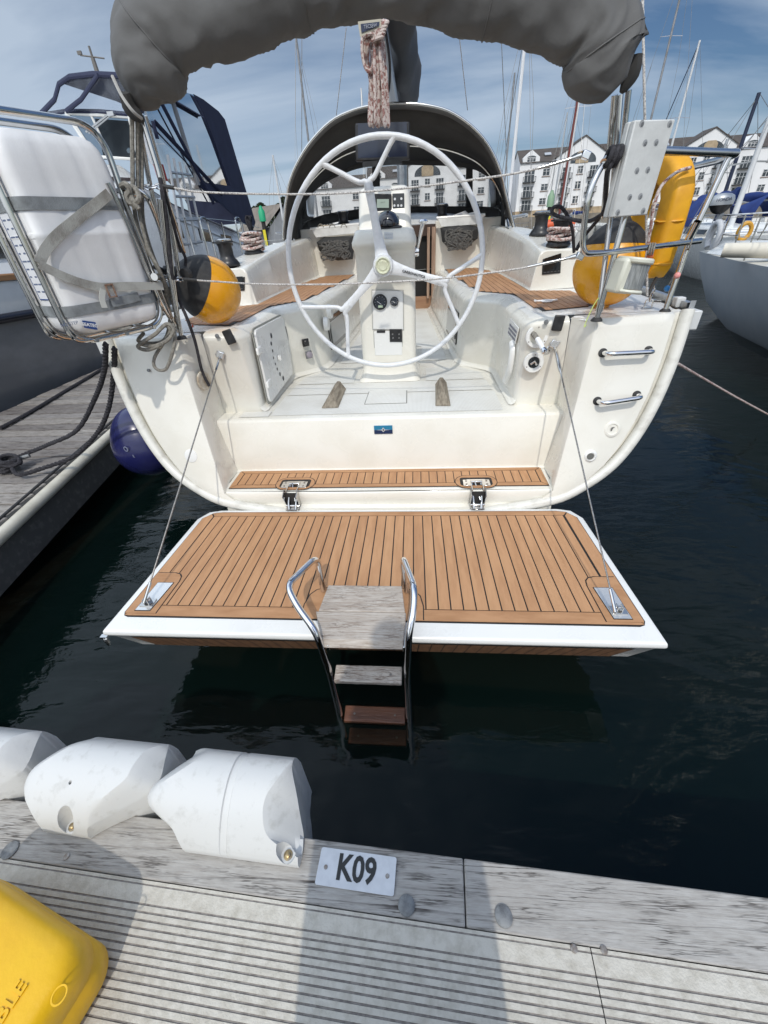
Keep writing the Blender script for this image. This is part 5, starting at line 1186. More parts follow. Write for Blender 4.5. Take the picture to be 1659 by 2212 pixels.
# belly seam with mould parting
m = MB(); hz_ = 1.625+.40
NF = -D2; 
def onF(x, y, off=.004):           # main (inboard) face
    n_ = NF; p0 = N0+n_*off; v = ray(x,y); t = (p0-V((0,0,CAMZ))).dot(n_)/v.dot(n_); return V((0,0,CAMZ))+v*t
def onL(x, y, off=.004):           # aft face
    n_ = -D1; p0 = N0+n_*off; v = ray(x,y); t = (p0-V((0,0,CAMZ))).dot(n_)/v.dot(n_); return V((0,0,CAMZ))+v*t
strapm = M('grey_webbing', (.26,.28,.29), (.16,.17,.175), scale=14, rough=.85, bump=.3, bscale=300)
strapo = M('dirty_webbing', (.40,.40,.37), (.19,.175,.155), scale=9, rough=.85, lo=.45, hi=.7, bump=.3, bscale=200)
def ribbon(pts, w, wd=None, n=6, mt=strapm, name='strap', th=.0025, out=NF):
    P = catmull(pts, n); m = MB(); rows = []
    for i, p in enumerate(P):
        t = (P[min(i+1,len(P)-1)]-P[max(i-1,0)]).normalized(); s = (wd or out.cross(t)).normalized(); w_ = w
        rows.append([p-s*w_/2, p+s*w_/2, p+s*w_/2+out*th, p-s*w_/2+out*th])
    m.grid(rows, cu=True); return m.build(name, mt, raft)
# two webbing bands round the can
def band_(z0, z1, w=.045, k=1.028):
    m = MB(); rows = []
    for dz in (-w/2, w/2):
        rows.append([LC_+D1*(a*k)+D2*(b*k)+V((0,0,(z0 if dz < 0 else z1)-LC_.z+(dz))) for a, b in rr2(LW, LD, .05, False)])
    m.grid(rows, cu=True); m.build('webbing_band', strapm, raft)
band_(2.135,2.135); band_(1.735,1.735)
ribbon([onF(236,418,.03), onF(205,443,.016), onF(165,474,.012), onF(120,512,.012), onF(96,543,.014), onF(84,570,.02)], .040, mt=strapo, name='lashing')
ribbon([onF(84,570,.022), onF(105,582,.022), onF(140,598,.022), onF(180,612,.020), onF(222,620,.018), onF(275,618,.018), onF(352,618,.02)], .036, mt=strapo, name='lashing')
ribbon([onF(300,640,.008), onF(270,648,.008), onF(240,655,.012)], .04, name='strap_end')
ribbon([onF(222,625,.022), onF(220,645,.03), onF(226,665,.035)], .026, mt=M('pale_webbing', (.50,.50,.46), rough=.8), name='strap_end')
p = onF(240,628,.024); m = MB(); 
for a, b, w_, h_ in ((-.017,0,.006,.055),(.017,0,.006,.055),(0,.026,.04,.006),(0,-.026,.04,.006)): m.box(p+D1*a+V((0,0,b)), (w_,.006,h_), Matrix(((D1.x,NF.x,0),(D1.y,NF.y,0),(0,0,1))))
m.build('rusty_buckle', M('rust', (.20,.10,.06), (.30,.22,.17), scale=60, rough=.7), raft)
# labels
def patch(pts, mt, name): m = MB(); m.prism(pts, NF*.0006); return m.build(name, mt, raft)
navy = M('label_navy', (.02,.06,.22), rough=.4); lw = M('label_white', (.72,.73,.75), rough=.4)
q = [onF(177,692,.004), onF(206,696,.004), onF(211,713,.004), onF(182,708,.004)]
bl = patch(q, navy, 'maker_label'); text('SEATEC', .020, sum(q,V())/4+NF*.0012, q[1]-q[0], q[0]-q[3], white, 'lettering', raft, bold=.0006)
NL = -D1
def patchL(pts, mt, name): m = MB(); m.prism(pts, NL*.0006); return m.build(name, mt, raft)
# instruction sheet on the aft face, outlined in navy with rows of small print
uL = -D2*0+D2; zc = V((0,0,1))
def LP(a, z, off=.002): return N0+D2*a+V((0,0,z))+NL*off        # a: distance outboard from the near edge
q = [LP(.20,.60), LP(.065,.60), LP(.065,.16), LP(.20,.16)]; patchL(q, lw, 'instruction_sheet')
m = MB()
for a0, a1, z0, z1 in ((.202,.198,.16,.60),(.067,.063,.16,.60),(.202,.063,.598,.603),(.202,.063,.157,.162)): m.prism([LP(a0,z0,.003),LP(a1,z0,.003),LP(a1,z1,.003),LP(a0,z1,.003)], NL*.0004)
m.build('sheet_border', navy, raft)
pr = M('small_print', (.12,.15,.24), rough=.6)
for k in range(14):
    m = MB(); z_ = .585-.030*k
    for a0, a1 in ((.192,.155),(.150,.110),(.106,.075)): m.prism([LP(a0,z_,.003),LP(a1+.01*(k%3),z_,.003),LP(a1+.01*(k%3),z_-.006,.003),LP(a0,z_-.006,.003)], NL*.0004)
    m.build('printed_line', pr, raft)
text('NO LIFT', .026, LP(.245,.40,.0032), (0,0,-1), -D2, pr, 'printed_line', raft)
text('NO STEP', .020, onF(150,700,.004), q[1]-q[0] if False else D1, zc, pr, 'printed_line', raft)
pass
# cradle of the yacht
crd = sub('raft_cradle', LC_)
def loop(b, ins=-.03, z0=-.03, z1=.80, r=.0145):
    c = [(-LW/2+ins*-1*-1, z0),(LW/2-ins, z0),(LW/2-ins, z1),(-LW/2+ins, z1)]
    pts = [N0+D1*(LW/2+a)+D2*b+V((0,0,z)) for a, z in ((0,z0),(LW/2+.035,z0),(LW/2+.035,z1),(0,z1),(-LW/2-.02,z1),(-LW/2-.02,z0),(0,z0))]
    m = MB(); m.tube(fillet(pts, .13, 9), r, n=12); m.build('cradle_loop', steel, crd)
loop(.05); loop(.235)
for a in (.045,.26):
    m = MB(); m.tube(fillet([LP(a,.80,.02), LP(a,-.02,.022), N0+D2*a+D1*.2+V((0,0,-.035))], .06), .010, n=10); m.build('cradle_bar', steel, crd)
m = MB()
for a in (.08,.24,.40): m.tube([N0+D1*a+D2*.02+V((0,0,-.03)), N0+D1*a+D2*.26+V((0,0,-.03))], .010, n=8)
m.build('cradle_tray', steel, crd)
m = MB(); m.tube([N0+D1*(LW+.03)+D2*.05+V((0,0,.1)), PY(360,640,2.5)], .0125); m.build('cradle_arm', steel, crd)
m = MB(); m.tube([N0+D1*(LW+.03)+D2*.05+V((0,0,.55)), PY(300,420,2.45)], .0125); m.build('cradle_arm', steel, crd)
# red fuel can / horn glimpsed over the raft
rb = LC_+D1*.10+D2*.16+V((0,0,.39)); tag(MB().box(rb, (.20,.07,.05), Matrix.Rotation(R(30),3,'Z')).build('danbuoy_bag', M('faded_red', (.62,.16,.13), rough=.6), bevel=.02), 'faded red bag wedged on top of the white liferaft canister', 'bag')
# ---------------------------------------------------------------- ball fenders
def ball(label, c, r, axis, name='ball_fender', body=ballo, cap=blackr, stretch=1.12, capz=.52):
    e = thing(name, label, 'fender', c); M3 = rot_to(axis); prof = []
    for k in range(33):
        a = math.pi*k/32; z = -math.cos(a); rr = math.sin(a)
        if z > 0: rr *= 1-.10*z; z *= stretch+.10
        prof.append((rr*r, z*r))
    cut_ = [q for q in prof if q[1] < capz*r]; cp__ = [q for q in prof if q[1] >= capz*r-.02]
    m = MB(); m.lathe(cut_+cp__[:1], c, M3, 48); m.build('body', body, e, ang=180)
    if cap:
        m = MB(); top = cp__[0][1]; m.lathe([(a+.0015, b) for a, b in cp__ if a > r*.20]+[(r*.19, r*1.22),(r*.14, r*1.30),(r*.15, r*1.38),(.0, r*1.40)], c, M3, 48); m.build('cap', cap, e, ang=60)
    return e, M3
cL = PY(451,627,2.80); rL = (PY(517,627,2.80)-PY(384,627,2.80)).length/2*.96
axL = V((-.62,-.62,.48)).normalized(); eL, M3 = ball('orange-yellow ball fender with a black end on the port seat, its eye towards the liferaft', cL, rL, axL, capz=.36, stretch=1.0)
m = MB(); p = cL+axL*rL*1.38; m.tube([p+V((0,0,.0))+M3 @ V((.018*math.cos(a), 0, .022+.022*math.sin(a))) for a in [2*math.pi*k/16 for k in range(16)]], .012, n=8, closed=True); m.build('eye', blackr, eL)
m = MB(); m.lathe([(0,0),(.032,0),(.034,.012),(.028,.03),(0,.032)], PY(404,590,2.56), rot_to(V((-.1,-1,-.1))), 20); m.build('inflation_plug', blackr, eL)
cR = PY(1318,578,2.86); rR = (PY(1397,590,2.86)-PY(1245,590,2.86)).length/2
eR, M3 = ball('orange-yellow ball fender standing upright by the starboard pushpit, black end up', cR, rR, V((.05,.10,1)).normalized(), capz=.64, stretch=1.05)
m = MB(); m.lathe([(.05,-.01),(.056,.0),(.044,.03),(.04,.05)], V((cR.x,cR.y,cR.z-rR*.98-.03)), n=24); m.build('base_boss', ballo, eR)
cN = V((-2.02,3.05,.36)); eN, M3 = ball('navy blue ball fender hanging in the water between the hull and the finger pontoon', V((PY(318,960,3.0).x,3.0,PY(318,960,3.0).z)), .265, V((-.08,.0,1)).normalized(), body=balln, cap=None, stretch=1.15, capz=9)
cN = eN.location; m = MB(); m.tube([cN+V((-.02,0,.29)), cN+V((-.02,.03,.75))], .008, n=8); m.build('lanyard', ropel, eN)
text('MAR', .034, PY(284,985,2.745), (1,-.35,0), (0,0,1), M('dull_print', (.22,.24,.34), rough=.5), 'lettering', eN)
m = MB(); m.lathe([(.014,0),(.022,0),(.022,.002),(.014,.002)], PY(272,970,2.74), rot_to((-.25,-1,0)), 20); m.build('roundel', M('dull_print', (.2,.2,.3)), eN)
# ---------------------------------------------------------------- horseshoe lifebuoy on the starboard quarter
hb = thing('horseshoe_lifebuoy', 'yellow horseshoe lifebuoy hung behind the white outboard board on the starboard quarter', 'lifebuoy', (1.5,2.9,1.95))
ha = V((-.13,.99,0)).normalized(); hn = V((-.99,-.13,0)).normalized()
hc = PY(1447,470,2.74)+ha*.16; hc.z = 1.90
pth = []
for k in range(-9, 10):
    a = R(k*15.2); pth.append((.165*math.sin(a), .0+.165*math.cos(a)+.08))
pth = [(-.150,-.23),(-.165,-.16),(-.17,-.05)]+[(.17*math.sin(R(t)), .085+.17*math.cos(R(t))) for t in range(-80,81,16)]+[(.17,-.05),(.165,-.16),(.150,-.23)]
P = [hc+ha*a+V((0,0,b)) for a, b in catmull2(pth)] if False else [hc+ha*q.x+V((0,0,q.y)) for q in catmull([(a,b,0) for a,b in pth], 4)]
m = MB(); rows = []
for i, p in enumerate(P):
    t = (P[min(i+1,len(P)-1)]-P[max(i-1,0)]).normalized(); s_ = t.cross(hn).normalized(); e_ = min(i, len(P)-1-i); k = min(1, .55+.15*e_)
    rows.append([p+s_*(a*k)+hn*b for a, b in rrect(.13, .115, .030, 4)])
m.grid(rows, cu=True); m.poly(rows[0]); m.poly(rows[-1]); m.build('buoy', ybuoy, hb, ang=60)
pk_ = [PY(1492,362,2.70), PY(1462,372,2.66), PY(1430,400,2.62), PY(1414,440,2.60), PY(1404,500,2.60), PY(1394,565,2.62), PY(1380,585,2.64), PY(1352,605,2.66), PY(1340,618,2.70)]
m = MB(); m.tube(catmull([q+V((.0,0,0)) for q in pk_],5), .0075, n=8); m.build('grab_line', ropew, hb)
for z in (.02,-.17): m = MB(); m.tube([hc-ha*.165+V((0,0,z))+(hn*(.062*math.cos(a))+(ha*(.070*math.sin(a)))) for a in [2*math.pi*k/20 for k in range(20)]], .006, n=6, closed=True, flat=2.2); m.build('cover_band', ybuoy, hb)
# small float balls and cords tied on the lower rail
for (x, y, Y, c3, nm) in ((1404,553,2.5,(.70,.16,.06),'orange'),(1390,565,2.52,(.02,.10,.38),'dark blue'),(1463,595,2.60,(.72,.30,.28),'faded pink'),(1441,623,2.66,(.03,.22,.55),'light blue')):
    e = thing('toggle_ball', {'orange': 'orange float tied to the starboard lower rail, uppermost of the small floats', 'dark blue': 'dark blue plastic float just under the orange one on the starboard rail', 'faded pink': 'faded pink float dangling on a thin cord beside the right stanchion', 'light blue': 'light blue float at the end of a thin white cord below the lifebuoy'}[nm], 'float', PY(x,y,Y), 'small coloured floats on cords')
    m = MB(); c = PY(x,y,Y); m.lathe([(.016*math.sin(math.pi*k/12), -.016*math.cos(math.pi*k/12)) for k in range(13)], c, n=16); m.build('float', M(nm.replace(' ','_')+'_float', c3, rough=.45), e)
    m = MB(); top = PY(1404,536,2.5) if x < 1410 else PY(1486,528 if x > 1450 else 530,2.6); m.tube(catmull([c, lerp(c,top,.5)+V((.004,0,0)), top],4), .0028, n=6); m.build('cord', ropel, e)
m = MB()
for k in range(3): m.tube([PY(1402+5*k,538,2.49)+V((.022*math.cos(a)*.5, .024*math.cos(a), .024*math.sin(a))) for a in [2*math.pi*j/14 for j in range(14)]], .0045, n=6, closed=True)
tag(m.build('lashing', ropeg), 'grey lashing wound round the lower starboard rail above the floats', 'rope')
m = MB(); m.tube([PY(1491,527,2.60)+V((.022*math.cos(a)*.5, .024*math.cos(a), .024*math.sin(a))) for a in [2*math.pi*j/14 for j in range(14)]], .0045, n=6, closed=True)
tag(m.build('lashing', ropeg), 'single turn of pale cord on the rail beside the right stanchion', 'rope')
# black knot and tail hanging from the top rail beside the board
m = MB(); kx = PY(1325,338,2.37)
for k in range(3): m.tube([kx+V((-.02+.018*k,0,0))+V((.008*math.sin(a), .030*math.cos(a), .030*math.sin(a))) for a in [2*math.pi*j/16 for j in range(16)]], .011, n=8, closed=True)
m.tube(catmull([kx+V((.01,-.02,.0)), PY(1312,372,2.36), PY(1308,420,2.5), PY(1302,460,2.6), PY(1262,510,2.9), PY(1245,540,2.9)],6), .010, n=8)
m.tube(catmull([PY(1302,462,2.6), PY(1270,478,2.7), PY(1225,472,2.8), PY(1195,462,2.85), PY(1196,448,2.85), PY(1215,450,2.85), PY(1235,490,2.86), PY(1240,545,2.9)],6), .0095, n=8)
tag(m.build('black_line', ropeb), 'black rope knotted round the starboard top rail and looping down past the winch', 'rope')
m = MB(); q0 = PY(1303,632,2.45); m.tube(catmull([q0, q0+V((-.035,-.01,-.05)), PY(1268,690,2.42), PY(1262,706,2.41), PY(1267,702,2.41)],5), .0025, n=6)
tag(m.build('thin_cord', M('lime_cord', (.50,.60,.18), rough=.8)), 'thin lime green cord tied to the starboard stanchion foot', 'cord')
# ---------------------------------------------------------------- lifelines across the stern
def lifeline(label, pts, black, Ys):
    e = thing('gate_line', label, 'safety line', PY(pts[0][0],pts[0][1],Ys[0]), 'safety lines across the stern gate')
    P = [PY(x,y,Ys[0]+(Ys[1]-Ys[0])*(x-pts[0][0])/(pts[-1][0]-pts[0][0])) for x,y in pts]; C_ = catmull(P, 8); C_ = [p+V((0,0,-.012*math.sin(math.pi*i/(len(C_)-1)))) for i, p in enumerate(C_)]
    m = MB(); m.tube(C_[:len(C_)*black[0]//100+1], .0085, n=8); m.build('splice', blackr, e)
    m = MB(); m.tube(C_[len(C_)*black[0]//100:len(C_)*black[1]//100+1], .0043, n=8); m.build('rope', ropel, e)
    m = MB(); m.tube(C_[len(C_)*black[1]//100:], [.0065]*(len(C_)-len(C_)*black[1]//100-2)+[.010,.012], n=10); m.build('tensioner', steel, e)
    m = MB(); p = C_[0]; 
    for k in range(3): m.tube([p+V((-.02-.028*k+.020*math.cos(a), .010*math.sin(a)*(k%2), .010*math.sin(a)*(1-k%2*.5))) for a in [2*math.pi*j/12 for j in range(12)]], .0038, n=6, closed=True)
    m.build('pelican_hook', chrome, e)
    m = MB(); m.box(C_[-1]+V((.02,0,.0)), (.035,.03,.03), Matrix.Rotation(R(20),3,'Y')); m.build('rail_fitting', chrome, e, bevel=.004)
lifeline('upper white flecked safety line running across in front of the steering wheel', [(352,402),(390,406),(427,410),(553,413),(700,412),(830,404),(960,390),(1106,371),(1180,356),(1255,336)], (8,85), (2.45,2.40))
lifeline('lower white flecked safety line crossing just below the hub of the steering wheel', [(396,603),(430,604),(470,605),(560,609),(700,609),(830,604),(960,596),(1106,579),(1180,566),(1243,554)], (10,82), (2.50,2.36))
# ---------------------------------------------------------------- ropes hanging at the port quarter
def rope(label, px, r, mt, name='rope', cat='rope', n=7, grp=None, k=6):
    return tag(MB().tube(catmull([PY(*q) if len(q) == 3 else V(q[:3]) for q in px], k), r, n=n).build(name, mt), label, cat, grp)
rope('grey halyard hanging nearest the liferaft at the port bimini pole', [(285,255,2.46),(286,330,2.46),(287,396,2.44),(290,450,2.42),(305,515,2.4),(330,560,2.4),(350,600,2.42),(362,650,2.46),(366,700,2.44),(350,738,2.40),(300,738,2.35),(310,720,2.3)], .010, ropeg, grp='grey ropes at the port pushpit')
rope('grey rope hanging between two others behind the port bimini pole', [(297,258,2.48),(297,330,2.48),(298,410,2.46),(303,470,2.42),(322,540,2.40),(345,585,2.4),(375,660,2.5),(380,700,2.5)], .009, ropeg, grp='grey ropes at the port pushpit')
rope('grey rope hanging closest to the port bimini pole', [(305,262,2.50),(306,330,2.50),(307,410,2.48),(310,480,2.45),(330,550,2.44),(352,600,2.45)], .009, ropeg, grp='grey ropes at the port pushpit')
rope('thick grey knotted rope end on the port pushpit rail', [(262,402,2.38),(272,398,2.36),(280,412,2.36),(274,425,2.36),(284,440,2.36),(300,430,2.36),(296,412,2.38),(282,404,2.40),(286,430,2.36),(300,452,2.36)], .013, ropeg, 'rope_knot')
rope('grey rope loop hanging down over the port side of the transom', [(374,700,2.42),(378,730,2.36),(372,762,2.33),(360,795,2.32),(345,800,2.32),(333,790,2.32),(335,770,2.33),(355,738,2.36),(368,715,2.40),(355,700,2.42)], .0095, ropeg, 'rope_loop')
rope('grey rope bundle lying in bights under the liferaft cradle', [(300,742,2.3),(330,748,2.3),(362,735,2.32),(375,712,2.34),(360,700,2.34),(335,722,2.3),(310,738,2.28),(298,750,2.28),(320,756,2.3),(350,744,2.3)], .010, ropeg, 'rope_bundle')
rope('black cord tied down the inside of the port pushpit', [(346,385,2.46),(352,420,2.44),(360,480,2.44),(366,540,2.44),(372,596,2.44),(378,600,2.46)], .010, ropeb, 'cord')
rope('second black cord leaning from the bimini pole to the ball fender', [(352,400,2.50),(366,450,2.52),(384,520,2.54),(400,556,2.56),(400,575,2.56)], .008, ropeb, 'cord')
# mooring warps going down to the finger pontoon
cl_ = PZ(25,1000,.56)
for i, (pts, lab) in enumerate((([PY(228,742,2.42), PY(225,800,2.5), PY(205,860,2.6), PY(165,930,2.7), PZ(100,962,.66), PZ(45,985,.58), cl_], 'black twisted mooring warp sagging from the port quarter, upper of the pair'),
                                ([PY(247,752,2.45), PY(246,800,2.52), PY(235,880,2.6), PY(210,935,2.68), PZ(160,985,.62), PZ(90,1012,.56), PZ(40,1025,.55), cl_+V((.02,-.03,0))], 'black twisted mooring warp sagging from the port quarter, lower of the pair'))):
    C_ = catmull(pts, 22); m = MB()
    L = 0; ph = [0]
    for a, b in zip(C_, C_[1:]): L += (a-b).length; ph.append(L)
    for s_ in range(3):
        pp = []
        for j, p in enumerate(C_):
            t = (C_[min(j+1,len(C_)-1)]-C_[max(j-1,0)]).normalized(); u = t.orthogonal().normalized(); u = (V((0,0,1))-t*t.z).normalized(); w2 = t.cross(u); a = ph[j]*70+s_*2.094; pp.append(p+(u*math.cos(a)+w2*math.sin(a))*.0085)
        m.tube(pp, .0095, n=6)
    tag(m.build('mooring_warp', ropeb), lab, 'rope', 'black warps from the port quarter')
e = thing('mooring_cleat', 'galvanised cleat on the finger pontoon buried under turns of black rope', 'cleat', cl_)
m = MB(); m.tube([cl_+V((-.11,-.05,-.0)), cl_+V((.12,.07,.03))], .016, n=10); m.box(cl_+V((0,0,-.04)), (.05,.05,.06)); m.build('horns', galv, e)
m = MB()
for k in range(7):
    a0 = k*.9; c = cl_+V((-.03+.012*k,.0+.006*(k%3)-.04,-.015+.008*k)); m.tube([c+V((.075*math.cos(a)*(1+.1*math.sin(a0)), .055*math.sin(a), .030*math.sin(a+a0)+.01)) for a in [2*math.pi*j/18 for j in range(18)]], .015, n=7, closed=True)
tag(m.build('rope_turns', ropeb), 'heap of black rope turns round the finger pontoon cleat at the left edge', 'rope')
rope('thin black spring line stretched along the grey hull beside the finger pontoon', [tuple(PZ(x_,y_,.52))+(0,) for x_,y_ in ((0,925),(60,893),(140,845),(215,800),(250,775))], .018, ropeb, 'spring_line')
def warp(px, r): pass
m = MB(); C_ = catmull([PX(1463,785,1.56), PX(1520,818,2.2), PX(1590,858,2.9), PX(1662,897,3.7)],10); m.tube(C_, .009, n=8); tag(m.build('mooring_line', ropew), 'white line with dark flecks running from the starboard quarter to the right edge', 'rope')
# ---------------------------------------------------------------- rope bags on the bulkhead
def ropebag(label, bar, mesh_, Y=6.02):
    e = thing('rope_bag', label, 'rope bag', PY(*bar[0], Y), 'mesh rope bags on the bulkhead')
    a, b = PY(*bar[0], Y-.03), PY(*bar[1], Y-.03); h = .09
    m = MB(); m.prism([a, b, b+V((-.02,0,-h)), a+V((.05,0,-h))], (0,-.012,0)); m.build('white_top', M('white_acrylic', (.74,.74,.72), (.60,.60,.58), scale=8, rough=.8), e, bevel=.004)
    m = MB(); m.tube([a+V((-.01,0,0)), b+V((.01,0,0))], .016, n=10); m.build('top_batten', gelw, e)
    P = [PY(x,y,Y-.02) for x,y in mesh_]; c = sum(P,V())/len(P)
    rows = [[c+(p-c)*k+V((0,-.13*(1-k**2.2),-.02*(1-k))) for p in P] for k in (1,.92,.75,.5,.25,.02)]
    m = MB(); m.grid(rows, cu=True); m.build('mesh_pouch', M('black_mesh', (.025,.025,.027), (.06,.06,.06), scale=200, rough=.8), e)
    rnd_ = random.Random(len(label)); w_ = (b-a).length
    for k in range(11):
        pts = []; t0 = rnd_.uniform(0,1); 
        for j in range(7):
            u = rnd_.uniform(-.34,.34); v_ = rnd_.uniform(-.36,.28); 
            pts.append(c+V((u*w_*(1-abs(v_)*.3), -.125+.06*(abs(u)+abs(v_))-rnd_.uniform(0,.012), v_*.33)))
        m = MB(); m.tube(catmull(pts,7), .0085, n=6); m.build('rope_bight', M('rope_in_mesh', (.13,.125,.115), (.05,.05,.05), scale=60, rough=.95), e)
ropebag('left rope bag of white cloth and black mesh hanging on the bulkhead behind the wheel', ((672,495),(774,484)), ((684,523),(690,542),(708,556),(730,563),(762,560),(766,530),(764,510),(700,512)))
ropebag('right rope bag of white cloth and black mesh hanging beside the companionway', ((945,471),(1046,464)), ((951,492),(955,522),(968,535),(982,539),(1010,532),(1032,515),(1035,490),(990,484)))
m = MB(); 
for k in range(3): p = PY(693+25*k,492,5.98); m.tube([p+V((.035*math.cos(a),0,.035*math.sin(a))) for a in [math.pi*j/10 for j in range(11)]], .007, n=6)
tag(m.build('line_tails', ropeg), 'grey line tails looping out of the top of the left rope bag', 'rope')
pm = thing('paper_manual', 'grey booklet and papers sticking out of the right rope bag', 'booklet', PY(985,462,6.0)); q = [PY(x,y,5.99) for x,y in ((970,468),(1005,455),(1018,466),(985,476))]
m = MB(); m.prism([q[0],q[1],q[2],q[3]], (0,.012,0)); m.build('booklet', M('booklet_grey', (.40,.41,.43), rough=.5), pm); m = MB(); m.prism([PY(x,y,6.01) for x,y in ((1005,462),(1032,456),(1036,468),(1010,472))], (0,.01,0)); m.build('page', white, pm)
text('GARMIN', .025, PY(990,465,5.985), q[1]-q[0], (0,0,1), pr, 'lettering', pm)
m = MB(); m.prism([PX(1092,490,.96), PX(1100,492,.96), PX(1078,568,.93), PX(1070,568,.93)], (-.004,0,0)); m.build('hood_strap', M('grey_strap', (.12,.13,.14), rough=.7), sv)
# ---------------------------------------------------------------- boom, mast and the mainsheet coil
bx = PY(857,240,7.5)
bo = sub('boom', bx); BZ = bx.z; BX = bx.x
m = MB(); prof_b = [(.0,-.10),(.05,-.09),(.062,-.03),(.058,.04),(.03,.085),(0,.09),(-.03,.085),(-.058,.04),(-.062,-.03),(-.05,-.09)]
m.prism([V((BX-.02+a, 3.6, BZ+b)) for a, b in prof_b], (0,4.35,0)); m.build('boom_spar', M('boom_alloy', (.56,.57,.58), (.5,.5,.5), scale=6, rough=.3, metal=.7, stretch=(8,.2,8)), bo, ang=30)
m = MB(); rows = []
for k in range(24):
    y = 3.75+4.2*k/23; hh = .16+.20*(k/23)**1.2; ww = .13+.05*math.sin(k*.9)+.05*(k/23)
    rows.append([V((BX+.10+.02*math.sin(k*.7)+math.cos(a)*ww*(1+.10*noise.noise(V((k*.35,math.cos(a)*2,math.sin(a)*2)))), y, BZ+.22+hh*.45+math.sin(a)*hh*(1+.12*noise.noise(V((k*.5,math.cos(a)*1.5,math.sin(a)*1.5)))))) for a in [2*math.pi*j/26 for j in range(26)]])
m.grid(rows, cu=True); m.poly(rows[0]); m.poly(rows[-1]); m.build('sail_cover', M('sail_cover', (.075,.075,.080), (.055,.055,.06), scale=2, rough=.8, bump=.1, bscale=200), bo, ang=180)
m = MB(); m.tube(catmull([V((BX+.03,4.4,BZ-.02)), V((BX+.06,4.6,BZ-.22)), V((BX+.02,5.0,BZ-.30)), V((BX-.03,5.2,BZ-.12))],6), .010, n=8); m.build('reef_line', ropeb, bo)
ma = sub('mast', V((XC,8.05,2.1))); m = MB()
m.prism([V((XC+math.cos(R(a))*.075,8.05+math.sin(R(a))*.12,2.05)) for a in range(0,360,20)], (0,0,13.2)); m.build('mast_tube', alu, ma)
for z in (6.4,10.2): m = MB(); m.tube([V((XC-.95,8.2,z)), V((XC,8.05,z+.05)), V((XC+.95,8.2,z))], .03, n=8, flat=.4); m.build('spreader', alu, ma)
for s in (-1,1): m = MB(); m.tube([V((XC+s*1.75,8.0,1.62)), V((XC+s*.95,8.2,6.4)), V((XC+s*.90,8.2,10.2)), V((XC,8.05,14.8))], .005, n=5); m.build('shroud', wire, ma)
m = MB(); m.tube([V((XC,12.3,1.8)), V((XC,8.2,14.9))], .03, n=8); m.build('forestay', wire, ma)
# thin topping wires seen under the bimini
tubes('stay_wire', ma, [[PY(725,262,5.6), PY(748,60,5.2)],[PY(1010,238,5.6), PY(990,60,5.2)]], .0035, n=5, mt=ropel)
co = thing('mainsheet_coil', 'long coil of white and red flecked mainsheet hanging under the middle of the bimini', 'rope coil', PY(815,160,3.3))
rc_ = random.Random(5); CYc = 3.3
for k in range(13):
    x0 = 798+rc_.uniform(-4,4)+k*3.0; xt = 803+k*1.9; yb_ = 262+rc_.uniform(-4,2) ; dy = rc_.uniform(-.05,.05)
    pts = [PY(xt,74+rc_.uniform(-4,4),CYc+dy), PY(xt-1+rc_.uniform(-1,1),120,CYc+dy), PY((xt+x0)/2+rc_.uniform(-2,2),185,CYc+dy), PY(x0,yb_,CYc+dy), PY(x0+2.5,yb_,CYc+dy+.02), PY((xt+x0)/2+4,185,CYc+dy+.03), PY(xt+2,90,CYc+dy+.03)]
    m = MB(); m.tube(catmull(pts,6), .0088, n=7); m.build('rope_bight', ropew, co)
for k in range(5):
    c = PY(806+k*2.5,93,CYc-.06); m = MB(); m.tube([c+V((.052*math.cos(a)+.006,.014*math.sin(a*2)-.01,.010*math.sin(a)+.012*k+.02)) for a in [2*math.pi*j/20 for j in range(20)]], .0088, n=7, closed=True); m.build('rope_turn', ropew, co)
for k in range(3):
    c = PY(795,92,CYc); m = MB(); m.tube([c+V((.034*math.cos(a)+.012*k, -.02+.015*k, .085*math.sin(a)-.03)) for a in [2*math.pi*j/24 for j in range(24)]], .0088, n=7, closed=True); m.build('rope_turn', ropew, co)
m = MB(); m.tube(catmull([PY(797,90,CYc), PY(795,140,CYc), PY(800,180,CYc), PY(806,240,CYc)],6), .008, n=7); m.build('rope_tail', ropew, co)
m = MB(); m.tube([PY(800,82,CYc), V((BX,3.7,BZ-.05))], .02, n=8); m.box(PY(812,84,CYc+.02), (.05,.05,.10)); m.build('sheet_block', steel, co)
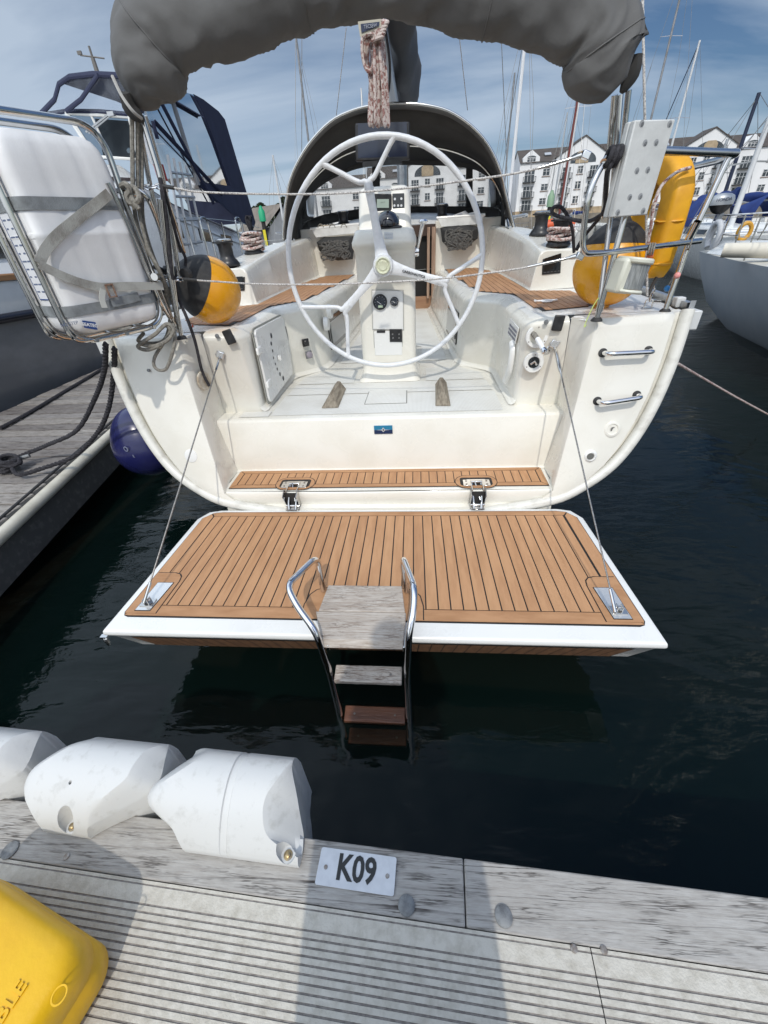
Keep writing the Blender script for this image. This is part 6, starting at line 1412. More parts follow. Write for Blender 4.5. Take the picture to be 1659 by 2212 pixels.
# ================================================================ far side of the marina
structure(MB().add([(-400,112,2.4),(400,112,2.4),(400,700,3.2),(-400,700,3.2),(-400,112,-1.5),(400,112,-1.5)], [(0,1,2,3),(0,4,5,1)]).build('quay', M('quay_stone', (.26,.23,.19), (.17,.15,.12), scale=.8, rough=.9)))
render = M('white_render', (.80,.80,.80), (.74,.745,.75), scale=.35, rough=.85)
slate = M('brown_slate_roof', (.085,.070,.060), (.055,.046,.040), scale=1.2, rough=.75, stretch=(1,1,4))
stone = M('sandstone', (.46,.36,.24), (.34,.26,.17), scale=1.6, rough=.9)
pane = M('window_glass', (.035,.045,.055), (.08,.095,.11), scale=.6, rough=.12)
frw = M('window_frame_white', (.78,.78,.78), rough=.5)
iron = M('balcony_iron', (.05,.055,.06), rough=.6)
def wnd(par, x, z, w, h, Y, arch=False, bars=1):
    wf = MB(); y = Y-.02; t = .07
    for (a, b, c, d) in ((x-w/2,x+w/2,z-h/2-t,z-h/2),(x-w/2,x+w/2,z+h/2-t,z+h/2),(x-w/2,x-w/2+t,z-h/2,z+h/2),(x+w/2-t,x+w/2,z-h/2,z+h/2)): wf.prism([(a,y,c),(b,y,c),(b,y,d),(a,y,d)], (0,-.05,0))
    for k in range(1, bars+1): xx = x-w/2+w*k/(bars+1); wf.prism([(xx-.035,y,z-h/2),(xx+.035,y,z-h/2),(xx+.035,y,z+h/2),(xx-.035,y,z+h/2)], (0,-.05,0))
    wf.prism([(x-w/2,y,z+h*.1),(x+w/2,y,z+h*.1),(x+w/2,y,z+h*.1+.05),(x-w/2,y,z+h*.1+.05)], (0,-.045,0))
    o = wf.build('window', frw, par, smooth=False)
    g = MB(); pts = [(x-w/2,z-h/2),(x+w/2,z-h/2),(x+w/2,z+h/2)]
    if arch: pts += [(x+w/2*math.cos(R(a)), z+h/2+.28*math.sin(R(a))) for a in range(15,180,15)]
    pts += [(x-w/2,z+h/2)]
    g.prism([(a,Y-.03,b) for a,b in pts], (0,.02,0)); g.build('pane', pane, o, smooth=False)
    s = MB(); s.prism([(x-w/2-.12,Y,z-h/2-.22),(x+w/2+.12,Y,z-h/2-.22),(x+w/2+.12,Y,z-h/2-.08),(x-w/2-.12,Y,z-h/2-.08)], (0,-.12,0)); s.build('sill', M('sill_stone', (.28,.22,.19), rough=.9), o, smooth=False)
def balcony(par, x, z, w, Y):
    wnd(par, x, z+.05, w-.5, 2.0, Y, bars=2)
    m = MB(); m.box((x,Y-.4,z-1.05), (w,.8,.12))
    for k in range(13): xx = x-w/2+w*k/12; m.box((xx,Y-.78,z-.55), (.035,.035,.95))
    m.box((x,Y-.78,z-.08), (w,.05,.06))
    for s in (-1,1): m.box((x+s*w/2,Y-.4,z-.08), (.05,.8,.06)); m.box((x+s*w/2,Y-.4,z-.6), (.04,.04,.95))
    m.build('balcony', iron, par, smooth=False)
def block(label, x0, x1, Y, kind, dz=0.0, apex=3.7, wall=render):
    e = thing('apartment_building', label, 'building', ((x0+x1)/2, Y, 2.4), 'white apartment buildings on the far quay')
    ze = 12.25+dz; zr = 14.85+dz; z0 = 2.3; xm = (x0+x1)/2; D_ = 9
    m = MB()
    if kind == 'gable':
        m.add([(x0,Y-.25,3.6),(x1,Y-.25,3.6),(x1,Y-.25,ze+.5),(xm,Y-.25,ze+apex),(x0,Y-.25,ze+.5),(x0,Y+D_,3.6),(x1,Y+D_,3.6),(x1,Y+D_,ze),(x0,Y+D_,ze)], [(0,1,2,3,4),(0,5,8,4),(1,6,7,2),(5,6,7,8)])
    else:
        m.add([(x0,Y,3.6),(x1,Y,3.6),(x1,Y,ze),(x0,Y,ze),(x0,Y+D_,3.6),(x1,Y+D_,3.6),(x1,Y+D_,ze),(x0,Y+D_,ze),(x0,Y+D_/2,zr-.05),(x1,Y+D_/2,zr-.05)], [(0,1,2,3),(0,4,7,8,3),(1,5,6,9,2),(4,5,6,7)])
    m.build('wall', wall, e, smooth=False)
    m = MB(); m.add([(x0-.03,Y-.3,z0-2),(x1+.03,Y-.3,z0-2),(x1+.03,Y-.3,3.62),(x0-.03,Y-.3,3.62),(x0-.03,Y+D_,z0-2),(x0-.03,Y+D_,3.62),(x1+.03,Y+D_,z0-2),(x1+.03,Y+D_,3.62)], [(0,1,2,3),(0,4,5,3),(1,6,7,2),(3,2,7,5)]); m.build('stone_base', stone, e, smooth=False)
    m = MB()
    m.add([(x0-.2,Y-.35,ze-.05),(x1+.2,Y-.35,ze-.05),(x1+.2,Y+D_/2,zr),(x0-.2,Y+D_/2,zr),(x1+.2,Y+D_+.3,ze),(x0-.2,Y+D_+.3,ze)], [(0,1,2,3),(3,2,4,5)])
    if kind == 'gable':
        m.f = []; m.v = []; m.m = []
        m.add([(x0-.25,Y-.45,ze+.42),(xm,Y-.45,ze+apex+.12),(x1+.25,Y-.45,ze+.42),(x0-.25,Y+D_/2,ze+.42),(xm,Y+D_/2,ze+apex+.12),(x1+.25,Y+D_/2,ze+.42),(x0-.25,Y-.45,ze+.25),(xm,Y-.45,ze+apex-.06),(x1+.25,Y-.45,ze+.25)], [(0,1,4,3),(1,2,5,4),(0,6,7,1),(1,7,8,2)])
        m.add([(x0-.2,Y+1,ze+.3),(x1+.2,Y+1,ze+.3),(x1+.2,Y+D_/2,zr),(x0-.2,Y+D_/2,zr)], [(0,1,2,3)])
    m.build('roof', slate, e, smooth=False)
    if kind == 'gable':
        Yf = Y-.25
        g = MB(); pts = [(xm-3.0,ze-.75),(xm+3.0,ze-.75)]+[(xm+3.0*math.cos(R(a)), ze-.5+1.75*math.sin(R(a))) for a in range(8,180,12)]
        g.prism([(a,Yf-.03,b) for a,b in pts], (0,.02,0)); g.build('arched_window', pane, e, smooth=False)
        g = MB(); pts = [(xm-1.35,ze-.78),(xm+1.35,ze-.78),(xm+1.35,ze+.75),(xm+.8,ze+1.25),(xm-.8,ze+1.25),(xm-1.35,ze+.75)]; g.prism([(a,Yf-.10,b) for a,b in pts], (0,.05,0)); g.build('stone_panel', stone, e, smooth=False)
        for zz_ in (10.4,7.75,5.15): wnd(e, xm, zz_+dz, 1.25, 1.35, Yf)
        for zz_ in (9.9,7.25,4.7):
            for s in (-1,1): balcony(e, xm+s*2.9, zz_+dz+.05, 2.3, Yf)
        for s in (-1,0,1): wnd(e, xm+s*2.9, 2.7, 1.1, 1.1, Y-.32)
    else:
        xd = x0+(x1-x0)*.30; xw = x0+(x1-x0)*.80
        g = MB(); g.add([(xd-1.8,Y-.12,ze-.3),(xd+1.8,Y-.12,ze-.3),(xd+1.8,Y-.12,ze+.8),(xd,Y-.12,ze+2.05),(xd-1.8,Y-.12,ze+.8),(xd-1.8,Y+3,ze+.8),(xd,Y+3.6,ze+2.05),(xd+1.8,Y+3,ze+.8),(xd-1.8,Y+1.5,ze-.3),(xd+1.8,Y+1.5,ze-.3)], [(0,1,2,3,4),(0,4,5,8),(1,9,7,2),(3,6,5,4),(2,7,6,3)]); g.build('dormer', render, e, smooth=False)
        wnd(e, xd, ze+.45, 1.9, .75, Y-.12, True, 2)
        for zz_ in (9.85,7.1,4.6): balcony(e, xd, zz_+dz, 2.7, Y)
        for i, zz_ in enumerate((10.4,7.8,5.25)): wnd(e, xw-.2, zz_+dz, 1.55, 1.2, Y, i == 0)
        wnd(e, xd, 2.8, 1.4, 1.2, Y-.32)
        g = MB(); zz_ = ze+1.1; g.prism([(xw-.7,Y+1.3,zz_),(xw+.7,Y+1.3,zz_),(xw+.7,Y+2.0,zz_+.45),(xw-.7,Y+2.0,zz_+.45)], (0,-.05,.1)); g.build('roof_light', M('roof_light', (.4,.42,.45), rough=.2), e, smooth=False)
        g = MB(); g.box((x1-.1,Y-.1,8), (.10,.10,8.4)); g.build('downpipe', M('pipe_grey', (.35,.36,.37), rough=.6), e, smooth=False)
sidew = M('grey_render', (.62,.63,.65), (.56,.57,.59), scale=.3, rough=.85)
block('white apartment block with a small gabled dormer, just right of the sprayhood', 22.8, 30.4, 119, 'dormer')
block('white gabled apartment block with a sandstone panel, just left of the starboard bimini poles', 30.4, 41.4, 119, 'gable')
block('white apartment block hidden behind the outboard board, between the two big gables', 41.4, 56.6, 119, 'dormer')
block('white gabled apartment block seen above the yellow lifebuoy', 56.6, 67.4, 119, 'gable', .0, 3.3)
block('white apartment block with a dormer at the right edge of the picture', 67.4, 77.8, 119, 'dormer', -.3)
block('white apartment block with a dormer seen through the left sprayhood window', -27.5, -12, 126, 'dormer', -1.4)
block('white gabled apartment block seen through the middle sprayhood window', -3.5, 8.2, 122, 'gable')
block('white apartment block seen through the right sprayhood window', 8.2, 16.8, 122, 'dormer', .4)
block('darker apartment block behind the port side of the sprayhood with its dormer hidden', -12, -3.5, 124, 'dormer', -.4)
# boatyard hut and trees to the left
ht = thing('boatyard_hut', 'grey gabled hut with a brown roof on the far shore left of the sprayhood', 'hut', (-26,78,2))
hc1 = PY(598,447,78); 
x0, x1 = PY(578,447,78).x-6, PY(640,500,78).x; ax = PY(604,440,78); zr = ax.z
m = MB(); m.add([(ax.x-2.2,78,0),(ax.x+5.2,78,0),(ax.x+5.2,78,2.4),(ax.x+.6,78,zr-.2),(ax.x-2.2,78,3.2),(ax.x-9,84,0),(ax.x-9,84,3.0)], [(0,1,2,3,4),(0,4,6,5)]); m.build('wall', M('hut_grey', (.24,.25,.27), (.20,.21,.22), scale=.8, rough=.8), ht, smooth=False)
m = MB(); m.add([(ax.x+.6,77.6,zr),(ax.x+5.8,77.6,2.2),(ax.x-3.2,77.6,2.9),(ax.x-6.5,84,zr),(ax.x-10,84,2.9)], [(0,1,3),(0,3,4,2)]); m.build('roof', M('hut_roof', (.22,.19,.16), (.15,.13,.11), scale=1, rough=.85), ht, smooth=False)
leafm = M('conifer_foliage', (.018,.032,.012), (.045,.065,.022), scale=1.1, rough=.8, lo=.35, hi=.7)
bark = M('bark', (.09,.065,.045), rough=.9)
def tree(x, y, h, w, seed, label):
    e = thing('pine_tree' if seed%2 else 'leafy_tree', label, 'tree', (x,y,2.4), 'trees on the far shore'); r = random.Random(seed)
    m = MB(); m.tube([(x,y,2), (x+.1,y,2+h*.5), (x,y,2+h*.92)], [.28,.18,.04], n=7); m.build('trunk', bark, e)
    m = MB()
    for k in range(2600):
        t = r.random()**.8; z = 2+h*(.14+.86*t); rad = w*(1-t)**.6*(.55+.45*abs(math.sin(t*17+seed))); a = r.uniform(0,6.283); d = rad*r.random()**.45; p = V((x+d*math.cos(a), y+d*math.sin(a), z-d*.15))
        s_ = r.uniform(.10,.30); u = V((r.uniform(-1,1),r.uniform(-1,1),r.uniform(-.6,.6))).normalized()*s_; v_ = V((r.uniform(-1,1),r.uniform(-1,1),r.uniform(-1,1))).normalized()*s_*.8
        m.poly([p-u, p+v_*.6, p+u, p-v_])
    m.build('crown', leafm, e, smooth=False, merge=False)
tp = [(562,438,96,5,'round dark tree just right of the navy curtain on the motor boat'),(548,446,100,4,'lower tree half hidden by the navy curtain'),(600,440,104,4,'pine behind the gable of the grey hut'),(612,425,98,5,'tallest dark pine between the hut and the sprayhood'),(626,432,97,4,'dark pine touching the sprayhood edge')]
for i, (x, y, Y, w_, lab) in enumerate(tp): p = PY(x,y,Y); tree(p.x, Y, p.z-2, w_*.9, i+1, lab)
for i in range(9):
    x = -62-i*9+random.uniform(-2,2); tree(x, 100+random.uniform(-4,8), random.uniform(6,9), 5, 20+i, 'tree %s along the shore beyond the motor boat' % ('one two three four five six seven eight nine'.split()[i])) if i < 0 else None
# channel piles with green caps and yellow notices
for (x, y, yb_, Y, lab, gc) in ((562,444,505,46,'dark pile with a bright green cap standing left of the sprayhood',(.02,.36,.17)),(1193,410,470,46,'dark pile with a pale green cap and yellow notice in front of the apartments',(.22,.34,.22))):
    p = PY(x,y,Y); e = thing('mooring_pile', lab, 'pile', (p.x,Y,0), 'capped mooring piles'); m = MB(); m.lathe([(.19,-1),(.19,p.z-1.1)], (p.x,Y,0), n=14); m.build('post', M('pile_black', (.02,.018,.016), rough=.7), e)
    m = MB(); m.lathe([(.30,p.z-1.2),(.30,p.z-.45),(.16,p.z-.2),(.14,p.z-.05),(0,p.z)], (p.x,Y,0), n=16); m.build('cap', M('cap_%d' % x, gc, rough=.5), e)
    m = MB(); m.box((p.x,Y-.22,p.z-2.6), (.26,.03,1.5)); m.build('notice', M('notice_yellow', (.72,.62,.03), rough=.5), e)
# ---------------------------------------------------------------- neighbouring sailing boats
def boat(label, x, y, rz, L=9.5, mast_h=12.5, hullc=None, sail=None, spread=1, name='moored_yacht', mastm=None, detail=True, beam=None, fb=1.0, antif=True, grp='yachts moored beyond', dark_stay=None, hood=None):
    e = thing(name, label, 'sailing boat', (0,0,0), grp); hm = hullc or gelw; bm_ = beam or L*.16
    def sec(t):
        w_ = bm_*min(1, (.62+.9*t))*math.sqrt(max(0,1-max(0,(t-.45)/.55)**2.2)); return w_
    rows = []
    for k in range(21):
        t = k/20; w_ = max(sec(t), .02); yy = t*L; zt = fb*(1+.12*(1-t)+.30*t*t); zb = -.35 if .12 < t < .9 else (.28*(1-t/.12)-.30 if t <= .12 else -.35+ (t-.9)/.1*.9*fb)
        yo = -.25*(1-t)**6
        r = []
        for q in (-1,-.97,-.86,-.6,-.25,0,.25,.6,.86,.97,1): hgt = abs(q)**2.6; r.append((q*w_, yy+yo*(1-hgt)*-1, zb+(zt-zb)*hgt))
        rows.append(r)
    m = MB(); m.grid(rows); m.poly(rows[0][::-1]); m.build('hull', hm, e, ang=50)
    m = MB(); m.grid([[r[0], (r[0][0]*.5, r[0][1], r[0][2]+.03), (0, r[0][1], r[0][2]+.06), (-r[0][0]*.5, r[0][1], r[0][2]+.03), r[-1]] for r in rows]); m.build('deck', M('deck_cream', (.60,.58,.52), (.5,.48,.42), scale=3, rough=.6), e)
    zt = fb*1.1; cw_ = bm_*.62
    m = MB(); c0, c1 = L*.34, L*.72; m.add([(-cw_,c0,zt),(cw_,c0,zt),(cw_*.6,c1,zt),(-cw_*.6,c1,zt),(-cw_*.85,c0+.1,zt+.42),(cw_*.85,c0+.1,zt+.42),(cw_*.45,c1-.5,zt+.30),(-cw_*.45,c1-.5,zt+.30)], [(0,1,5,4),(1,2,6,5),(2,3,7,6),(3,0,4,7),(4,5,6,7)]); m.build('coach_roof', gelw, e, bevel=.05)
    m = MB(); 
    for s in (-1,1): m.prism([(s*cw_*.97,c0+.5,zt+.14),(s*cw_*.80,c1-1.2,zt+.14),(s*cw_*.74,c1-1.2,zt+.27),(s*cw_*.91,c0+.5,zt+.31)], (s*.03,0,0))
    m.build('cabin_window', glassd, e)
    m = MB(); 
    for s in (-1,1): m.add([(s*cw_*.9,L*.06,zt+.02),(s*cw_*.9,c0,zt+.02),(s*cw_*.9,c0,zt+.30),(s*cw_*.9,L*.06,zt+.22),(s*(cw_*.9+.2),L*.06,zt+.02),(s*(cw_*.9+.2),c0,zt+.02)], [(0,1,2,3),(3,2,5,4),(0,3,4)])
    m.build('coaming', gelw, e)
    m = MB(); my = L*.58; m.tube([(0,my,zt+.3),(0,my,mast_h)], [.085,.07], n=10); m.build('mast', mastm or alu, e)
    for k in range(spread): zz_ = zt+(mast_h-zt)*(.62 if spread == 1 else (.38,.70)[k]); m = MB(); w_ = bm_*(.55-.12*k); m.tube([(-w_,my-.1,zz_),(0,my,zz_+.06),(w_,my-.1,zz_)], .03, n=6, flat=.5); m.build('spreader', alu, e)
    for s in (-1,1): m = MB(); m.tube([(s*bm_*.95,my-.1,zt),(s*bm_*.52,my-.1,zt+(mast_h-zt)*.62),(0,my,mast_h-.1)], .010, n=4); m.build('shroud', wire, e)
    m = MB(); m.tube([(0,L*.98,zt+.1),(0,my,mast_h-.15)], .035 if dark_stay else .012, n=6); m.build('forestay', dark_stay or wire, e)
    m = MB(); m.tube([(0,0,zt),(0,my,mast_h)], .010, n=4); m.build('backstay', wire, e)
    m = MB(); bz = zt+1.0; m.tube([(0,my-.1,bz),(0,L*.16,bz+.05)], .06, n=8); m.build('boom', alu, e)
    if sail:
        m = MB(); rr = []
        for k in range(14):
            yy = my-.15-(my-L*.16-.2)*k/13; r_ = .17-.05*k/13+.03*math.sin(k*1.7); rr.append([(math.cos(a)*r_*.8, yy, bz+.14+math.sin(a)*r_*(1.2 if k < 2 else 1)) for a in [2*math.pi*j/10 for j in range(10)]])
        m.grid(rr, cu=True); m.poly(rr[0]); m.poly(rr[-1]); m.build('sail_cover', sail, e)
    if hood:
        m = MB(); m.grid([[(math.cos(a)*cw_*.95, c0-.35+.1*k*4, zt+.35+math.sin(a)*(.95-.12*k)) for a in [math.pi*j/12 for j in range(13)]] for k in range(4)]); m.build('sprayhood', hood, e)
    m = MB()
    if detail:
        w0 = bm_*.60
        for zz_ in (.32,.62): m.tube(fillet([(-w0,L*.13,zt+zz_),(-w0*.95,0.05,zt+zz_),(w0*.95,0.05,zt+zz_),(w0,L*.13,zt+zz_)], .2), .014, n=6)
        for a, b in ((-w0,L*.13),(-w0*.7,.05),(w0*.7,.05),(w0,L*.13)): m.tube([(a,b,zt-.02),(a,b,zt+.62)], .013, n=6)
        m.build('pushpit', steel, e); m = MB()
        for t in (.25,.38,.5,.64,.78,.9):
            for s in (-1,1): w_ = sec(t)*.95; m.tube([(s*w_,t*L,zt*.98),(s*w_,t*L,zt+.60)], .012, n=6)
        for s in (-1,1):
            for zz_ in (.32,.60): m.tube([(s*sec(t)*.95, t*L, zt+zz_) for t in (.13,.25,.38,.5,.64,.78,.9,.97)], .005, n=4)
        m.build('guard_rail', steel, e)
    e.location = (x,y,0); e.rotation_euler = (0,0,rz); return e
bluec = M('royal_blue_canvas', (.008,.025,.13), (.012,.04,.18), scale=3, rough=.8)
greyh = M('blue_grey_hull', (.64,.67,.70), (.57,.61,.65), scale=2, rough=.28, coat=.2)
redm = M('red_brown_mast', (.16,.035,.028), rough=.5); darkm = M('dark_blue_spar', (.012,.02,.05), rough=.5)
grp = 'yachts moored beyond'
nb = boat('pale grey blue sailing boat to the right, with an outboard on its stern rail', 6.85, 10.35, R(180-6), L=9.2, mast_h=12.5, hullc=greyh, sail=bluec, beam=1.55, fb=1.10, hood=bluec)
def addto(e, bld): return bld
# outboard engine clamped on the neighbour's stern rail, and its horseshoe
oc = PY(1558,440,10.2); ob2 = thing('outboard_motor', 'silver outboard motor clamped on the stern rail of the pale grey boat', 'outboard motor', oc)
m = MB(); rows = []
for z, a, b in ((-.16,.05,.05),(-.14,.10,.09),(-.10,.15,.11),(-.02,.21,.13),(.06,.215,.135),(.12,.19,.12),(.155,.12,.08),(.165,.02,.02)): rows.append([oc+V((math.cos(t)*a+.02*z,math.sin(t)*b,z)) for t in [2*math.pi*k/20 for k in range(20)]])
m.grid(rows[3:], cu=True); m.build('cowling', M('silver_grey', (.42,.44,.46), rough=.3, metal=.3), ob2); m = MB(); m.grid(rows[:4], cu=True); m.poly(rows[0]); m.build('lower_cowl', blackp, ob2)
m = MB(); m.tube([oc+V((.06,.0,-.14)), oc+V((.05,.05,-.75))], [.05,.035], n=10); m.build('leg', M('silver_grey', (.4,.4,.4)), ob2); text('HONDA', .075, oc+V((-.05,-.14,.06)), (1,0,.04), (0,0,1), darkm, 'lettering', ob2)
p = PY(1540,510,10.0); e = thing('lifebuoy_cover', 'white horseshoe buoy cover hung below the outboard on the grey boat', 'lifebuoy', p)
m = MB(); m.tube([p+V((.02,.16*math.sin(a),.22*math.cos(a))) for a in [R(-150+20*k) for k in range(16)]], .055, n=10); m.build('buoy', M('buoy_grey_white', (.50,.51,.53), rough=.6), e)
p = PY(1606,553,7.9); e = thing('rolled_dinghy', 'rolled cream inflatable lying on the side deck of the grey boat', 'dinghy', p); m = MB(); m.tube([p+V((-.22,.2,.08)), p+V((.5,-.3,.06))], [.10,.11], n=16); m.build('roll', M('dinghy_cream', (.66,.62,.53), rough=.6), e)
p = PY(1608,500,9.6); e = thing('ring_lifebuoy', 'small orange and yellow ring on the rail of the grey boat', 'lifebuoy', p); m = MB(); m.tube([p+V((.11*math.cos(a),0,.13*math.sin(a))) for a in [2*math.pi*k/18 for k in range(18)]], .035, n=8, closed=True); m.build('ring', M('ring_orange', (.62,.32,.04), rough=.5), e)
# yachts farther off, each standing under the mast the photo shows
def under(x, y, Y, rz, L, lab, **k):
    p = PY(x,y,Y); hx_ = -math.sin(rz)*L*.58; hy_ = math.cos(rz)*L*.58; return boat(lab, p.x-hx_, Y-hy_, rz, L=L, mast_h=k.pop('top', max(p.z,3)), **k)
under(1482,-60,45,R(8),12,'yacht with the tall ketch mast and crosstree right of the outboard board', spread=2, sail=M('tan_canvas',(.12,.08,.06)), mastm=M('mast_grey',(.30,.30,.31),(.2,.2,.2),scale=3,rough=.4,metal=.3), top=17)
under(1512,87,45,R(14),10,'white yacht under the silver mast whose top shows a wind vane', spread=1, mastm=M('mast_pale',(.62,.63,.64),rough=.4), sail=bluec, dark_stay=darkm)
under(1254,175,38,R(-12),9.5,'yacht with a red brown furled spar left of the starboard poles', mastm=redm, spread=0, top=9.6)
under(1265,130,40,R(-6),10,'white yacht with a pale blue spreader left of the starboard bimini poles', mastm=M('mast_pale',(.6,.6,.6)), spread=1, sail=M('tan_canvas',(.12,.08,.06)), top=12.5)
under(1112,157,52,R(10),9.5,'white yacht under the dark mast just right of the sprayhood', mastm=M('mast_grey',(.3,.3,.3)), spread=1)
under(1133,100,26,R(4),8,'yacht with the bright white thin mast right of the sprayhood', mastm=M('mast_white',(.78,.78,.79),rough=.4), spread=0, detail=False, top=9.3)
under(637,60,40,R(-8),10,'yacht whose dark mast carries a white radar reflector left of the sprayhood', mastm=M('mast_grey',(.3,.3,.3)), spread=0, top=13)
under(589,335,40,R(5),9,'white yacht with a low mast beside the hut', mastm=M('mast_pale',(.6,.6,.6)), spread=1)
under(780,190,62,R(0),9,'yacht whose masthead instruments show left of the mainsheet coil', mastm=M('mast_pale',(.6,.6,.6)), spread=1)
under(1640,200,24,R(15),9.5,'yacht with the dark blue furled stay at the right edge', mastm=darkm, sail=bluec, spread=1, hood=bluec)
under(1668,240,17,R(170),8.6,'white yacht with royal blue covers at the right edge behind the grey boat', sail=bluec, hood=bluec, mastm=M('mast_pale',(.6,.6,.6)), spread=1)
under(1572,300,31,R(172),9,'white yacht with a navy stripe moored behind the outboard motor', sail=bluec, hullc=M('stripe_white', (.7,.7,.72), rough=.3), spread=1)
boat('small white yacht lying between the grey boat and the apartments', 16.5, 47, R(30), L=8, mast_h=9.5, sail=bluec)
boat('cream motor sailer moored under the gabled block', 13.2, 52, R(-20), L=9, mast_h=10.5, sail=M('tan_canvas',(.12,.08,.06)))
# dinghy and fuel cans colour: an orange inflatable seen over the starboard winch
p = PY(1208,487,24); e = thing('orange_dinghy', 'bright orange inflatable glimpsed above the starboard winch', 'dinghy', p); m = MB(); m.tube([p+V((-.7,0,0)), p+V((.1,.1,.12)), p+V((.7,0,0))], [.22,.26,.2], n=12); m.build('tube', M('dinghy_orange', (.62,.10,.03), rough=.5), e)
# ---------------------------------------------------------------- motor boat on the left with navy canopy
mbt = thing('motor_boat', 'big white motor boat with a navy canopy lying beyond the finger pontoon on the left', 'motor boat', (-6.5,7,0))
hs = lambda y: -4.86+.035*(y-4) if y > 3 else -4.9-.045*(3-y)**2
ysb = [-1.5+.5*k for k in range(33)]
hg_ = M('reflective_grey_hull', (.17,.175,.18), (.26,.265,.27), scale=1.6, rough=.30, coat=.3, stretch=(1,.8,1.6), lo=.45, hi=.8)
shz = lambda y: 1.36-.030*(y-4)
m = MB(); m.grid([[V((hs(y)+a, y, z0+(shz(y)-z0)*f)) for y in ysb] for a, z0, f in ((-.55,-.5,0),(-.30,-.1,0),(-.18,.1,0),(-.10,0,.45),(-.04,0,.75),(0,0,1))]); m.build('hull_side', hg_, mbt, ang=60)
m = MB(); m.grid([[V((-9.2,y,0)) for y in ysb],[V((-9.2,y,1.9)) for y in ysb],[V((hs(y)-.02,y,shz(y)+.45)) for y in ysb]]); m.build('hull_far', gelw, mbt)
m = MB(); m.tube([V((hs(y)+.02, y, shz(y)+.02)) for y in ysb], .052, n=10); m.build('rubbing_strake', M('strake_black', (.012,.012,.02), rough=.2, metal=0), mbt)
m = MB(); m.grid([[V((hs(y)+a, y, shz(y)+b)) for y in ysb] for a, b in ((.0,.06),(.0,.35),(-.005,.38),(-.03,.39))]); m.build('topside', M('topside_white', (.62,.64,.64), (.54,.56,.56), scale=2, rough=.3), mbt)
m = MB(); m.grid([[V((hs(y)+a, y, shz(y)+b)) for y in ysb] for a, b in ((.012,.385),(.022,.39),(.022,.44),(.0,.455))]); m.build('teak_capping', M('capping_brown', (.30,.15,.06), rough=.4), mbt)
m = MB(); m.grid([[V((hs(y)+a, y, shz(y)+b)) for y in ysb] for a, b in ((.0,.45),(-.06,.56),(-.35,.56))]); m.build('bulwark', gelw, mbt)
m = MB(); m.grid([[V((-4.93+.015*(y-2)-a, y, b)) for y in (0,2,4,6,7.4)] for a, b in ((.0,1.88),(.02,1.96),(.05,2.18),(.10,2.34),(.3,2.46),(1.6,2.52),(3.6,2.5))]); m.build('trunk_cabin', gelw, mbt)
m = MB(); 
m.prism([V((-4.935+.015*(y-2)+.008, y, z)) for y, z in ((.4,1.95),(6.4,1.93),(6.2,2.15),(.4,2.17))], (-.02,0,0)); m.build('trunk_window', glassd, mbt)
# superstructure wedge
sx0 = -4.55
prof_s = [(6.5,1.78),(14.0,1.55),(14.0,1.98),(11.5,2.34),(9.4,2.66),(8.4,3.02),(8.25,3.06),(7.25,2.95),(6.8,2.45)]
ps_ = [(6.6,2.40),(7.25,2.95),(8.25,3.06),(8.4,3.02),(9.4,2.66),(11.5,2.34),(14.0,1.98)]
m = MB(); m.grid([[V((sx0,y,1.5)) for y,z in ps_],[V((sx0,y,z-.36)) for y,z in ps_],[V((sx0-.03,y,z-.30)) for y,z in ps_],[V((sx0-.26,y,z-.02)) for y,z in ps_],[V((sx0-.34,y,z)) for y,z in ps_],[V((sx0-1.7,y,z)) for y,z in ps_]]); m.poly([V((sx0,6.6,1.5)),V((sx0,6.6,2.04)),V((sx0-.26,6.6,2.38)),V((sx0-1.7,6.6,2.40)),V((sx0-1.7,6.6,1.5))]); m.build('superstructure', gelw, mbt, ang=40)
for dz_, th_, mt in ((-.14,.022,M('styling_line', (.07,.05,.045), rough=.4)),(-.42,.012,M('styling_line2', (.3,.3,.3), rough=.4))):
    m = MB(); m.grid([[V((sx0+.010-(.12 if dz_ > -.2 else 0)-s*.8*(dz_ > -.2),a,b+dz_+s)) for a,b in ((7.0,2.93),(8.3,3.0),(9.4,2.70),(11.5,2.36),(13.9,2.0))] for s in (-th_,th_)]); m.build('styling_line', mt, mbt)
for a, b, w_, h_ in ((9.9,1.98,.62,.22),(11.0,1.88,.62,.2),(8.6,2.08,.62,.24)): m = MB(); m.prism([V((sx0+.006,a,b)),V((sx0+.006,a+w_,b-.05)),V((sx0+.006,a+w_,b-.05+h_)),V((sx0+.006,a,b+h_))], (-.01,0,0)); m.build('saloon_window', glassd, mbt, bevel=.02)
wy = 8.30
vis = clear('canopy_clear', (.80,.83,.88), haze=.10, hcol=(.55,.60,.68)); glb = clear('windscreen_glass', (.35,.42,.48), haze=.05, hcol=(.3,.36,.42))
def W(x, y, Y=wy): return PY(x,y,Y)
scr = [W(112,237),W(143,243),W(283,252),W(308,345),W(205,338),W(120,330)]
m = MB(); m.poly([W(143,243),W(283,252),W(300,345),W(205,338)]); m.build('windscreen', glb, mbt, smooth=False)
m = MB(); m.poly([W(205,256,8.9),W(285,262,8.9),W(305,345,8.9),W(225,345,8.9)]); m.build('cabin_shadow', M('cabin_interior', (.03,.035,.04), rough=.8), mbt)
m = MB()
for a, b, r_ in (((143,243),(205,338),.035),((283,252),(303,345),.05),((143,243),(283,252),.03),((203,338),(303,345),.02),((196,247),(240,341),.018)): m.tube([W(*a),W(*b)], r_, n=6)
m.build('windscreen_frame', gelw, mbt)
m = MB(); m.tube([W(186,285,8.2),W(238,244,8.2)], .014, n=6); m.tube([W(192,288,8.2),W(242,247,8.2)], .010, n=6); m.box(W(240,246,8.2), (.10,.05,.05)); m.build('wiper', alu, mbt)
